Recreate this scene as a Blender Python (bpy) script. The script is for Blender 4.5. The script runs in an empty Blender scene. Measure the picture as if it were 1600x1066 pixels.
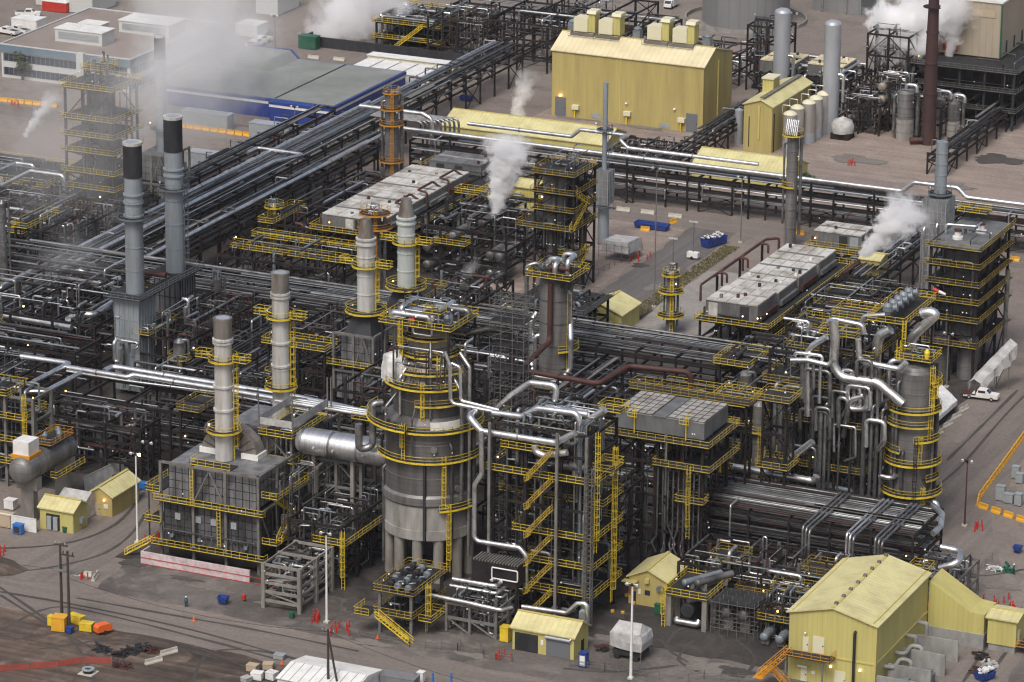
import bpy, math, random
from mathutils import Vector
random.seed(7)
R = math.radians
sc = bpy.context.scene
COL = sc.collection
# ------------------------------------------------------------------ camera, sky, sun, exposure
FPX, PITCH, ROLL, YAW, CAMH = 6201.57, R(17.8438), R(.5576), R(-24.3206), 233.0
def _basis():
    cp, sp = math.cos(PITCH), math.sin(PITCH)
    d = Vector((0, cp, -sp)); r = Vector((1, 0, 0)); u = r.cross(d)
    c, s = math.cos(ROLL), math.sin(ROLL)
    r, u = c*r + s*u, -s*r + c*u
    cy, sy = math.cos(YAW), math.sin(YAW)
    f = lambda v: Vector((cy*v.x + sy*v.y, -sy*v.x + cy*v.y, v.z))
    return f(r), f(u), f(d)
CR, CU, CD = _basis()
CAM = Vector((298.0948, -659.5743, CAMH))
cam_d = bpy.data.cameras.new('camera'); cam = bpy.data.objects.new('camera', cam_d); COL.objects.link(cam)
cam_d.sensor_width = 36; cam_d.lens = FPX*36/1600; cam_d.clip_start = 5; cam_d.clip_end = 6000
from mathutils import Matrix
cam.matrix_world = Matrix(((CR.x, CU.x, -CD.x, CAM.x), (CR.y, CU.y, -CD.y, CAM.y), (CR.z, CU.z, -CD.z, CAM.z), (0, 0, 0, 1)))
sc.camera = cam
SUN_EL, SUN_AZ = R(54), R(272)     # the light comes from the near side, behind the viewer
w = bpy.data.worlds.new('World'); sc.world = w; w.use_nodes = True
nt = w.node_tree; bg = nt.nodes['Background']
sky = nt.nodes.new('ShaderNodeTexSky'); sky.sky_type = 'NISHITA'; sky.sun_disc = False
sky.sun_elevation = SUN_EL; sky.air_density = 1.0; sky.dust_density = 6.0; sky.ozone_density = 1.0
hs = nt.nodes.new('ShaderNodeHueSaturation'); hs.inputs['Saturation'].default_value = .85
nt.links.new(sky.outputs[0], hs.inputs['Color']); nt.links.new(hs.outputs[0], bg.inputs[0]); bg.inputs[1].default_value = .095
sun_d = bpy.data.lights.new('sun', 'SUN'); sun_d.energy = 1.25; sun_d.angle = R(22); sun_d.color = (1, .985, .96)
sun = bpy.data.objects.new('sun', sun_d); COL.objects.link(sun)
sdir = Vector((math.cos(SUN_EL)*math.cos(SUN_AZ), math.cos(SUN_EL)*math.sin(SUN_AZ), math.sin(SUN_EL)))
sun.rotation_euler = sdir.to_track_quat('Z', 'Y').to_euler()
sky.sun_rotation = math.atan2(sdir.x, sdir.y)
sc.view_settings.view_transform = 'Standard'; sc.view_settings.look = 'None'; sc.view_settings.gamma = 1
sc.view_settings.exposure = 0.45
sc.cycles.filter_width = 1.25; sc.cycles.volume_step_rate = 1.0; sc.cycles.volume_max_steps = 128; sc.cycles.max_bounces = 10; sc.cycles.volume_bounces = 8
sc.cycles.diffuse_bounces = 3; sc.cycles.glossy_bounces = 3

# surveying helpers: a bearing in the photograph met with the ground (G), a plane y = const (V), a plane x = const (VX)
def ray(px, py): return CD + CR*((px-800)/FPX) - CU*((py-533)/FPX)
def G(px, py, z=0.0):
    v = ray(px, py); p = CAM + v*((z-CAMH)/v.z); return p.x, p.y
def V(px, py, y):
    v = ray(px, py); p = CAM + v*((y-CAM.y)/v.y); return (p.x, p.y, p.z)
def VX(px, py, x):
    v = ray(px, py); p = CAM + v*((x-CAM.x)/v.x); return (p.x, p.y, p.z)
def VZ(px, py, z): x, y = G(px, py, z); return (x, y, z)

# ------------------------------------------------------------------ materials
def lin(c):
    c /= 255; return c/12.92 if c <= .04045 else ((c+.055)/1.055)**2.4
def srgb(r, g, b): return (lin(r), lin(g), lin(b))
def mat(name, c, rough=.6, metal=0, c2=None, scale=.3, amt=.5, zst=1.0, bump=0, bscale=2.0, rib=None, ribd=.9, emit=0, lo=.4, hi=.65, spec=None, ribt=.8, ribb=.22, ribk=.90):
    m = bpy.data.materials.new(name); m.use_nodes = True; t = m.node_tree; b = t.nodes['Principled BSDF']
    b.inputs['Roughness'].default_value = rough; b.inputs['Metallic'].default_value = metal
    if spec is not None: b.inputs['Specular IOR Level'].default_value = spec
    b.inputs['Base Color'].default_value = (*c, 1)
    N = t.nodes.new; L = t.links.new
    if emit:
        b.inputs['Emission Color'].default_value = (*c, 1); b.inputs['Emission Strength'].default_value = emit; return m
    geo = N('ShaderNodeNewGeometry'); mp = N('ShaderNodeMapping'); mp.inputs['Scale'].default_value = (1, 1, zst); L(geo.outputs['Position'], mp.inputs[0])
    out = None
    if c2:
        n1 = N('ShaderNodeTexNoise'); n1.inputs['Scale'].default_value = scale; n1.inputs['Detail'].default_value = 6; n1.inputs['Roughness'].default_value = .65; L(mp.outputs[0], n1.inputs['Vector'])
        rp = N('ShaderNodeValToRGB'); rp.color_ramp.elements[0].position = lo; rp.color_ramp.elements[1].position = hi
        rp.color_ramp.elements[0].color = (*c, 1); rp.color_ramp.elements[1].color = (*[a*(1-amt)+b_*amt for a, b_ in zip(c, c2)], 1)
        L(n1.outputs[0], rp.inputs[0]); out = rp.outputs[0]; L(out, b.inputs['Base Color'])
    h = None
    if rib:
        sx = N('ShaderNodeSeparateXYZ'); L(geo.outputs['Position'], sx.inputs[0])
        if rib == 'xy':
            a = N('ShaderNodeMath'); a.operation = 'ADD'; L(sx.outputs[0], a.inputs[0]); L(sx.outputs[1], a.inputs[1]); s = a.outputs[0]
        elif rib == 'xyz':
            a = N('ShaderNodeMath'); a.operation = 'ADD'; L(sx.outputs[0], a.inputs[0]); L(sx.outputs[1], a.inputs[1]); a2 = N('ShaderNodeMath'); a2.operation = 'ADD'; L(a.outputs[0], a2.inputs[0]); L(sx.outputs[2], a2.inputs[1]); s = a2.outputs[0]
        else: s = sx.outputs['xyz'.index(rib)]
        d = N('ShaderNodeMath'); d.operation = 'MULTIPLY'; d.inputs[1].default_value = 2*math.pi/ribd; L(s, d.inputs[0])
        si = N('ShaderNodeMath'); si.operation = 'SINE'; L(d.outputs[0], si.inputs[0])
        pw = N('ShaderNodeMath'); pw.operation = 'GREATER_THAN'; pw.inputs[1].default_value = ribt; L(si.outputs[0], pw.inputs[0]); h = pw.outputs[0]
        mx = N('ShaderNodeMixRGB'); mx.blend_type = 'MULTIPLY'; mx.inputs[2].default_value = (ribk, ribk, ribk, 1); L(h, mx.inputs[0])
        if out: L(out, mx.inputs[1])
        else: mx.inputs[1].default_value = (*c, 1)
        L(mx.outputs[0], b.inputs['Base Color'])
        bp = N('ShaderNodeBump'); bp.inputs['Strength'].default_value = ribb; bp.inputs['Distance'].default_value = .04; L(si.outputs[0], bp.inputs['Height']); L(bp.outputs[0], b.inputs['Normal'])
    elif bump:
        n2 = N('ShaderNodeTexNoise'); n2.inputs['Scale'].default_value = bscale; n2.inputs['Detail'].default_value = 5; L(geo.outputs['Position'], n2.inputs['Vector'])
        bp = N('ShaderNodeBump'); bp.inputs['Strength'].default_value = bump; bp.inputs['Distance'].default_value = .3; L(n2.outputs[0], bp.inputs['Height']); L(bp.outputs[0], b.inputs['Normal'])
    return m
M = {}
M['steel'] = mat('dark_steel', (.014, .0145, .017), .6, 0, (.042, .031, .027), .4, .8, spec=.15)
M['grey'] = mat('grey_steel', (.17, .165, .155), .7, 0, (.10, .09, .08), .5, .8)
M['conc'] = mat('fireproofing', (.25, .235, .21), .85, 0, (.13, .115, .10), .35, .9, .4)
M['concp'] = mat('concrete_wall', (.30, .30, .29), .9, 0, (.17, .165, .155), .4, .9, .5)
M['grate'] = mat('grating', (.040, .041, .043), .8, 0, (.02, .02, .02), .6, .8, spec=.12)
M['yellow'] = mat('yellow_paint', (.74, .555, .035), .5, 0, (.50, .345, .03), .5, .8)
M['yellow2'] = mat('faded_yellow_paint', (.62, .48, .075), .6, 0, (.30, .20, .04), .6, .9)
M['yellow3'] = mat('dirty_yellow_paint', (.50, .36, .03), .6, 0, (.20, .13, .04), .5, .95)
M['orange'] = mat('orange_paint', (.60, .26, .015), .5, 0, (.40, .2, .03), .7, .6)
M['silver'] = mat('bright_cladding', (.84, .85, .86), .34, .92, (.44, .42, .40), .35, .85, lo=.42, hi=.72, rib='xyz', ribd=2.3, ribt=.97, ribb=.0, ribk=.72)
M['duct'] = mat('ringed_bright_cladding', (.78, .79, .80), .32, .9, (.42, .39, .36), .3, .85, lo=.42, hi=.72, rib='x', ribd=.9, ribt=.95, ribb=.0, ribk=.8)
M['alu'] = mat('dull_cladding', (.36, .37, .38), .36, .75, (.15, .145, .14), .4, .9, lo=.35, hi=.6, rib='xyz', ribd=2.1, ribt=.97, ribb=.0, ribk=.72)
M['mid'] = mat('weathered_grey_pipe', (.12, .122, .126), .40, .5, (.055, .052, .05), .5, .9, spec=.3)
M['dkpipe'] = mat('dark_pipe', (.035, .035, .037), .42, .3, (.06, .048, .042), .4, .8, spec=.3)
M['bluegrey'] = mat('bluegrey_pipe', (.20, .235, .265), .5, .25, (.12, .13, .14), .5, .7)
M['rust'] = mat('rust_pipe', (.075, .026, .020), .65, 0, (.04, .016, .014), .4, .9)
M['vessel'] = mat('vessel_cladding', (.235, .23, .226), .48, .35, (.11, .104, .10), .28, .95, .14, lo=.38, hi=.6, rib='z', ribd=1.5, ribt=.975, ribb=.0, ribk=.72)
M['vesseld'] = mat('dark_vessel_cladding', (.19, .184, .18), .46, .4, (.070, .066, .064), .25, .95, .12, lo=.36, hi=.6, rib='z', ribd=1.1, ribt=.975, ribb=.0, ribk=.7)
M['vessell'] = mat('pale_vessel_concrete', (.36, .35, .33), .75, .1, (.15, .135, .12), .3, .95, .22, lo=.42, hi=.68)
M['rustclad'] = mat('rusty_panels', (.27, .245, .21), .55, .3, (.13, .075, .045), .6, .95, .2, lo=.45, hi=.75)
M['stack'] = mat('bluegrey_stack', (.29, .33, .36), .5, .2, (.15, .16, .17), .3, .9, .12, lo=.45, hi=.72)
M['stackw'] = mat('pale_stack', (.62, .62, .60), .45, .25, (.27, .235, .19), .35, .95, .10, lo=.46, hi=.72)
M['stackg'] = mat('green_white_stack', (.54, .58, .56), .45, .2, (.30, .28, .24), .35, .9, .10, lo=.48, hi=.74)
M['bare'] = mat('heat_stained_steel', (.34, .32, .29), .45, .6, (.14, .11, .09), .4, .9, .2)
M['soot'] = mat('sooty_steel', (.045, .047, .052), .6, .2, (.022, .022, .024), .5, .8, .3, spec=.25)
M['brownst'] = mat('red_brown_stack', (.060, .027, .024), .6, 0, (.035, .02, .02), .2, .9, .3)
M['ylw_wall'] = mat('pale_yellow_siding', (.50, .45, .155), .6, 0, (.37, .325, .115), .4, .8, .12, lo=.42, hi=.75, rib='xy', ribd=.8, ribb=.10, ribk=.92)
M['ylw_wall2'] = mat('mustard_siding', (.42, .345, .125), .6, 0, (.27, .21, .08), .35, .8, .10, lo=.42, hi=.75, rib='xy', ribd=1.0, ribb=.06, ribk=.96)
M['ylw_rx'] = mat('yellow_roof_sheet', (.63, .58, .29), .5, 0, (.47, .42, .21), .3, .9, rib='x', ribd=.95)
M['ylw_ry'] = mat('yellow_roof_sheet_across', (.63, .58, .29), .5, 0, (.47, .42, .21), .3, .9, rib='y', ribd=.95)
M['crm_rx'] = mat('cream_roof_sheet', (.70, .62, .40), .5, 0, (.56, .48, .3), .15, .9, rib='x', ribd=1.3)
M['trim'] = mat('yellow_trim', (.50, .42, .14), .55)
M['beige'] = mat('beige_siding', (.40, .345, .26), .65, 0, (.32, .27, .2), .1, .9, .3, rib='xy', ribd=1.6)
M['cream'] = mat('cream_paint', (.62, .59, .42), .6)
M['white'] = mat('white_sheet', (.74, .74, .72), .55, 0, (.58, .57, .54), .5, .8)
M['tarp'] = mat('grey_tarpaulin', (.46, .46, .45), .7, 0, (.30, .29, .28), .8, .9, bump=.5, bscale=.9)
M['tarpw'] = mat('white_tarpaulin', (.72, .72, .71), .7, 0, (.5, .5, .49), .8, .9, bump=.6, bscale=.8)
M['blue'] = mat('royal_blue_siding', (.020, .045, .24), .5, 0, (.016, .035, .17), .2, .9, rib='xy', ribd=1.0)
M['bluep'] = mat('blue_paint', (.02, .055, .26), .5, 0, (.015, .03, .13), 1, .7)
M['ltblue'] = mat('bright_blue_paint', (.03, .16, .48), .5)
M['flatroof'] = mat('grey_green_roof_felt', (.235, .25, .235), .9, 0, (.17, .18, .17), .09, .9)
M['brnroof'] = mat('brown_roof_gravel', (.25, .205, .18), .9, 0, (.20, .165, .145), .08, .9)
M['offwall'] = mat('pale_office_panel', (.50, .51, .50), .7)
M['offband'] = mat('bluegrey_fascia', (.13, .185, .23), .6)
M['glassd'] = mat('dark_window', (.03, .035, .045), .15)
M['tank'] = mat('grey_tank', (.23, .235, .24), .6, .2, (.19, .19, .195), .1, .8, .3, rib='xy', ribd=3)
M['silo'] = mat('silver_grey_tank', (.42, .445, .48), .45, .35, (.33, .345, .37), .3, .9, .3)
M['shutter'] = mat('grey_shutter', (.13, .14, .155), .6, 0, None, rib='z', ribd=.4)
M['fin'] = mat('fan_deck_cladding', (.36, .35, .33), .75, 0, (.15, .125, .10), .45, .95, lo=.4, hi=.66)
M['finw'] = mat('pale_fan_deck', (.54, .53, .50), .7, 0, (.22, .19, .155), .3, .95, lo=.42, hi=.68)
M['finside'] = mat('grey_fan_casing', (.17, .18, .185), .6, .2, (.10, .10, .10), .4, .9, .4)
M['furn'] = mat('furnace_plate', (.125, .126, .135), .55, .25, (.030, .029, .030), .45, .95, .25, lo=.36, hi=.64, bump=.2, bscale=1.2)
M['furnl'] = mat('grey_furnace_plate', (.24, .245, .255), .55, .25, (.075, .074, .076), .4, .95, .25, lo=.38, hi=.66, bump=.2, bscale=1.2)
M['silow'] = mat('pale_silo_sheet', (.40, .39, .375), .5, .25, (.27, .245, .22), .3, .9, .2)
M['redp'] = mat('red_paint', (.45, .025, .015), .5)
M['orp'] = mat('safety_orange', (.70, .13, .02), .5)
M['barry'] = mat('yellow_plastic', (.68, .36, .03), .5, 0, (.6, .28, .02), 1, .5)
M['barc'] = mat('concrete_block', (.50, .48, .41), .85, 0, (.36, .34, .3), .8, .8)
M['green'] = mat('green_paint', (.015, .10, .055), .5)
M['wood'] = mat('pole_timber', (.045, .034, .03), .85, 0, (.07, .055, .045), .8, .8, .3)
M['black'] = mat('black_rubber', (.015, .015, .016), .7)
M['dbox'] = mat('grey_cabinet', (.30, .33, .34), .55, 0, (.22, .24, .25), 1, .6)
M['lampo'] = mat('lit_orange_lamp', (1, .48, .14), emit=9)
M['lampw'] = mat('lit_white_lamp', (1, .85, .6), emit=5)
M['fixt'] = mat('white_lamp_fixture', (.85, .85, .83), .4)
M['pink'] = mat('pink_white_wrap', (.58, .50, .50), .7, 0, (.40, .30, .31), .8, .9, bump=.4)
M['leaf'] = mat('dull_leaves', (.075, .10, .05), .8, 0, (.05, .06, .035), .8, .9)
M['bark'] = mat('bark', (.06, .05, .04), .9)
M['beigec'] = mat('tan_paint', (.42, .34, .24), .6)
M['scaff'] = mat('scaffold_tube', (.22, .22, .215), .5, .5, (.14, .13, .12), .5, .8)

# ------------------------------------------------------------------ mesh building
class MB:
    def __init__(s): s.v = []; s.f = []; s.s = []
    def quadstrip(s, rings, smooth=True, closed=True):
        n = len(rings[0]); b = len(s.v)
        for r_ in rings: s.v += r_
        for i in range(len(rings)-1):
            for j in range(n if closed else n-1):
                k = (j+1) % n
                s.f.append((b+i*n+j, b+i*n+k, b+(i+1)*n+k, b+(i+1)*n+j)); s.s.append(smooth)
        return s
    def poly(s, pts):
        b = len(s.v); s.v += [tuple(p) for p in pts]; s.f.append(tuple(range(b, b+len(pts)))); s.s.append(False); return s
    def box(s, x0, x1, y0, y1, z0, z1):
        b = len(s.v)
        s.v += [(x0, y0, z0), (x1, y0, z0), (x1, y1, z0), (x0, y1, z0), (x0, y0, z1), (x1, y0, z1), (x1, y1, z1), (x0, y1, z1)]
        for q in ((0, 3, 2, 1), (4, 5, 6, 7), (0, 1, 5, 4), (1, 2, 6, 5), (2, 3, 7, 6), (3, 0, 4, 7)): s.f.append(tuple(b+i for i in q)); s.s.append(False)
        return s
    def prism(s, poly, axis, a0, a1):
        # poly of 2D points (in the two other axes, in order) extruded along axis
        def P(p, a): return {'x': (a, p[0], p[1]), 'y': (p[0], a, p[1]), 'z': (p[0], p[1], a)}[axis]
        n = len(poly); A = [P(p, a0) for p in poly]; B = [P(p, a1) for p in poly]
        s.poly(A[::-1]); s.poly(B)
        for i in range(n): s.poly([A[i], A[(i+1) % n], B[(i+1) % n], B[i]])
        return s
    def bar(s, p, q, w_=.1, h=None):
        p, q = Vector(p), Vector(q); d = q-p
        if d.length < 1e-6: return s
        d.normalize(); h = h or w_
        a = d.cross(Vector((0, 0, 1)))
        a = Vector((1, 0, 0)) if a.length < 1e-3 else a.normalized()
        c = a.cross(d); a *= w_/2; c *= h/2; b = len(s.v)
        for e in (p, q):
            for k, l in ((-1, -1), (1, -1), (1, 1), (-1, 1)): s.v.append(tuple(e+a*k+c*l))
        for f_ in ((0, 1, 2, 3), (7, 6, 5, 4), (0, 4, 5, 1), (1, 5, 6, 2), (2, 6, 7, 3), (3, 7, 4, 0)): s.f.append(tuple(b+i for i in f_)); s.s.append(False)
        return s
    def lathe(s, o, axis, prof, n=20, cap=True):
        o = Vector(o); ax = Vector(axis).normalized()
        a = ax.cross(Vector((0, 0, 1)))
        a = Vector((1, 0, 0)) if a.length < 1e-3 else a.normalized()
        c = ax.cross(a)
        cs = [(math.cos(2*math.pi*i/n), math.sin(2*math.pi*i/n)) for i in range(n)]
        ring = lambda t, r_: [tuple(o+ax*t+(a*x+c*y)*r_) for x, y in cs]
        for (t0, r0), (t1, r1) in zip(prof, prof[1:]):
            s.quadstrip([ring(t0, r0), ring(t1, r1)])
        if cap:
            if prof[0][1] > .02: s.poly(ring(*prof[0])[::-1])
            if prof[-1][1] > .02: s.poly(ring(*prof[-1]))
        return s
    def slathe(s, o, axis, prof, n=20):
        # smooth lathe (domes): shared rings
        o = Vector(o); ax = Vector(axis).normalized(); a = ax.cross(Vector((0, 0, 1)))
        a = Vector((1, 0, 0)) if a.length < 1e-3 else a.normalized()
        c = ax.cross(a)
        s.quadstrip([[tuple(o+ax*t+(a*math.cos(2*math.pi*i/n)+c*math.sin(2*math.pi*i/n))*max(r_, .01)) for i in range(n)] for t, r_ in prof]); return s
    def tube(s, pts, r, n=8, bend=None, cap=True):
        P = [Vector(p) for p in pts]
        bend = r*2.2 if bend is None else bend
        Q = [P[0]]
        for i in range(1, len(P)-1):
            a, b = P[i-1]-P[i], P[i+1]-P[i]; la, lb = a.length, b.length
            if la < 1e-4 or lb < 1e-4: continue
            a.normalize(); b.normalize(); ang = a.angle(b, math.pi)
            if ang > 3.05 or bend <= 0: Q.append(P[i]); continue
            t = min(bend/max(math.tan(ang/2), .05), la*.49, lb*.49)
            k = 4
            for j in range(k+1):
                u = j/k; Q.append((P[i]+a*t)*(1-u)**2 + P[i]*2*u*(1-u) + (P[i]+b*t)*u*u)
        Q.append(P[-1])
        t0 = (Q[1]-Q[0]).normalized(); nrm = t0.cross(Vector((.31, .2, 1))).normalized(); rings = []
        for i, q in enumerate(Q):
            if i == 0: t = Q[1]-Q[0]
            elif i == len(Q)-1: t = Q[-1]-Q[-2]
            else: t = (Q[i+1]-Q[i]).normalized()+(Q[i]-Q[i-1]).normalized()
            if t.length < 1e-5: continue
            t.normalize(); nrm = (nrm-t*nrm.dot(t)).normalized(); bi = t.cross(nrm)
            rings.append([tuple(q+(nrm*math.cos(2*math.pi*j/n)+bi*math.sin(2*math.pi*j/n))*r) for j in range(n)])
        s.quadstrip(rings)
        if cap: s.poly(rings[0][::-1]); s.poly(rings[-1])
        return s
    def annulus(s, x, y, z, r0, r1, a0=0, a1=360, th=.15, n=36):
        k = max(3, int(n*abs(a1-a0)/360)); rings = []
        for i in range(k+1):
            a = R(a0+(a1-a0)*i/k); c, q = math.cos(a), math.sin(a)
            rings.append([(x+r0*c, y+r0*q, z-th), (x+r1*c, y+r1*q, z-th), (x+r1*c, y+r1*q, z), (x+r0*c, y+r0*q, z)])
        s.quadstrip(rings, False)
        if abs(a1-a0) < 359: s.poly(rings[0]); s.poly(rings[-1][::-1])
        return s
    def sphere(s, c, r, n=10):
        return s.slathe((c[0], c[1], c[2]), (0, 0, 1), [(-r*math.cos(math.pi*i/6), r*math.sin(math.pi*i/6)) for i in range(7)], n)
    def rail(s, pts, hgt=1.1, step=1.5, w_=.062):
        up = Vector((0, 0, 1))
        for p, q in zip(pts, pts[1:]):
            p, q = Vector(p), Vector(q); L_ = (q-p).length; k = max(1, round(L_/step))
            for i in range(k+1):
                b = p.lerp(q, i/k); s.bar(b, b+up*hgt, w_*.8)
            for z_, ww in ((hgt, w_), (hgt*.52, w_*.8)): s.bar(p+up*z_, q+up*z_, ww)
            s.bar(p+up*.08, q+up*.08, .03, .12)
        return s
    def ladder(s, x, y, z0, z1, ang, cage=True):
        ca, sa = math.cos(ang), math.sin(ang); tx, ty = -sa, ca
        for k in (-.28, .28): s.bar((x+tx*k, y+ty*k, z0), (x+tx*k, y+ty*k, z1+1), .09)
        z = z0+.4
        while z < z1: s.bar((x-tx*.28, y-ty*.28, z), (x+tx*.28, y+ty*.28, z), .05); z += .6
        if cage:
            z = z0+2.3
            while z < z1+1:
                pts = [(x+tx*.38*math.cos(a)+ca*.75*math.sin(a), y+ty*.38*math.cos(a)+sa*.75*math.sin(a), z) for a in [math.pi*i/5 for i in range(6)]]
                for a, b in zip(pts, pts[1:]): s.bar(a, b, .05, .09)
                z += 1.3
            for a in (math.pi/4, math.pi/2, 3*math.pi/4):
                px, py = x+tx*.38*math.cos(a)+ca*.75*math.sin(a), y+ty*.38*math.cos(a)+sa*.75*math.sin(a); s.bar((px, py, z0+2.3), (px, py, z1+1), .05)
        return s
    def stair(s, p, q, w_=.9):
        # a flight from p (low) to q (high): two stringers, treads, hand rails
        p, q = Vector(p), Vector(q); d = q-p; h = Vector((d.x, d.y, 0)).normalized(); n = Vector((-h.y, h.x, 0))*(w_/2)
        for k in (-1, 1):
            s.bar(p+n*k, q+n*k, .07, .17); s.bar(p+n*k+Vector((0, 0, 1)), q+n*k+Vector((0, 0, 1)), .085); s.bar(p+n*k+Vector((0, 0, .55)), q+n*k+Vector((0, 0, .55)), .06)
            m = max(2, int(d.length/1.3))
            for i in range(m+1): b = p.lerp(q, i/m)+n*k; s.bar(b, b+Vector((0, 0, 1)), .07)
        m = max(3, int(abs(d.z)/.3))
        for i in range(1, m): b = p.lerp(q, i/m); s.bar(b-n, b+n, .22, .05)
        return s
    def build(s, name, material, parent=None):
        me = bpy.data.meshes.new(name); me.from_pydata(s.v, [], s.f); me.materials.append(material if not isinstance(material, str) else M[material])
        me.polygons.foreach_set('use_smooth', s.s)
        me.update()
        o = bpy.data.objects.new(name, me); COL.objects.link(o)
        if parent:
            o.parent = parent
            if parent.type == 'EMPTY': o.location = -parent.location
        return o
def root(name, label, cat, x, y, z=0, group=None):
    o = bpy.data.objects.new(name, None); COL.objects.link(o); o.location = (x, y, z); o.empty_display_size = .5
    o['label'] = label; o['category'] = cat
    if group: o['group'] = group
    return o
def part(name, mb, m, parent): return mb.build(name, m, parent)
def solo(name, label, cat, mb, m, group=None, kind=None):
    xs = [p[0] for p in mb.v]; ys = [p[1] for p in mb.v]; z0 = min(p[2] for p in mb.v)
    c = ((min(xs)+max(xs))/2, (min(ys)+max(ys))/2, z0)
    mb.v = [(p[0]-c[0], p[1]-c[1], p[2]-c[2]) for p in mb.v]
    o = mb.build(name, m); o.location = c
    if label: o['label'] = label; o['category'] = cat
    if group: o['group'] = group
    if kind: o['kind'] = kind
    return o
def struct(name, mb, m): return solo(name, None, None, mb, m, kind='structure')
def kids(o): return [c for c in bpy.data.objects if c.parent == o]
def clone(src, x, y, rz=0.0, label=None, group=None, z=None):
    r_ = src.copy(); COL.objects.link(r_); r_.location = (x, y, src.location.z if z is None else z); r_.rotation_euler = (0, 0, rz)
    if label: r_['label'] = label
    if group: r_['group'] = group
    def rec(a, b):
        for ch in kids(a):
            c = ch.copy(); COL.objects.link(c); c.parent = b; rec(ch, c)
    rec(src, r_); return r_

# ------------------------------------------------------------------ recurring kinds of thing
PIPEM = ['silver', 'alu', 'alu', 'mid', 'mid', 'dkpipe', 'dkpipe', 'dkpipe', 'bluegrey', 'rust']
def pipe(rt, pts, r, m='silver', n=8, bend=None):
    return part('pipe', MB().tube(pts, r, n, bend), m, rt)
def pipething(label, pts, r, m='silver', n=12, bend=None, group=None, supports=()):
    x, y, z = pts[0]
    o = root('overhead_pipe', label, 'pipe', x, y, 0, group)
    part('pipe_run', MB().tube(pts, r, n, bend), m, o)
    for q in supports:
        part('support_post', MB().box(q[0]-.2, q[0]+.2, q[1]-.2, q[1]+.2, 0, q[2]-r), 'steel', o)
    # flange collars along the run
    P = [Vector(p) for p in pts]; k = 0
    for a, b in zip(P, P[1:]):
        L_ = (b-a).length
        if L_ > 12 and k < 4:
            k += 1; d = (b-a)/L_; part('flange', MB().lathe(a+d*L_*.5, d, [(-.12, r*1.25), (.12, r*1.25)], n), 'alu' if m != 'rust' else 'rust', o)
    return o
def lamps(rt, pts, lit=.10):
    for p in pts:
        q = random.random()
        part('lamp', MB().sphere(p, random.uniform(.10, .17), 8), 'fixt' if q > lit else ('lampo' if q < lit*.7 else 'lampw'), rt)
def clutter(rt, x0, x1, y0, y1, zs, n, rmax=.3, mats=PIPEM, long=1.0, off=(.25, 1.6)):
    rs = [r_ for r_ in (.08, .10, .12, .12, .15, .18, .22, .28, .36, .45) if r_ <= rmax]
    for _ in range(n):
        z = random.choice(zs)+random.uniform(*off); x = random.uniform(x0, x1); y = random.uniform(y0, y1)
        pts = [(x, y, z)]; ax = random.choice('xyxz')
        for k in range(random.choice((2, 3, 3, 4, 5))):
            if ax == 'x':
                x = random.uniform(x0, x1) if random.random() < long*.6 else min(max(x+random.uniform(-4, 4), x0), x1); ax = random.choice('yzz')
            elif ax == 'y':
                y = random.uniform(y0, y1) if random.random() < long*.6 else min(max(y+random.uniform(-4, 4), y0), y1); ax = random.choice('xzz')
            else:
                z2 = random.choice(zs)+random.uniform(*off)
                if abs(z2-z) < .8: z2 = max(.6, z-random.uniform(1, 3))
                z = z2; ax = random.choice('xy')
            if (Vector(pts[-1])-Vector((x, y, z))).length > .5: pts.append((x, y, z))
        if len(pts) > 1: pipe(rt, pts, random.choice(rs), random.choice(mats), 7)
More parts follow.
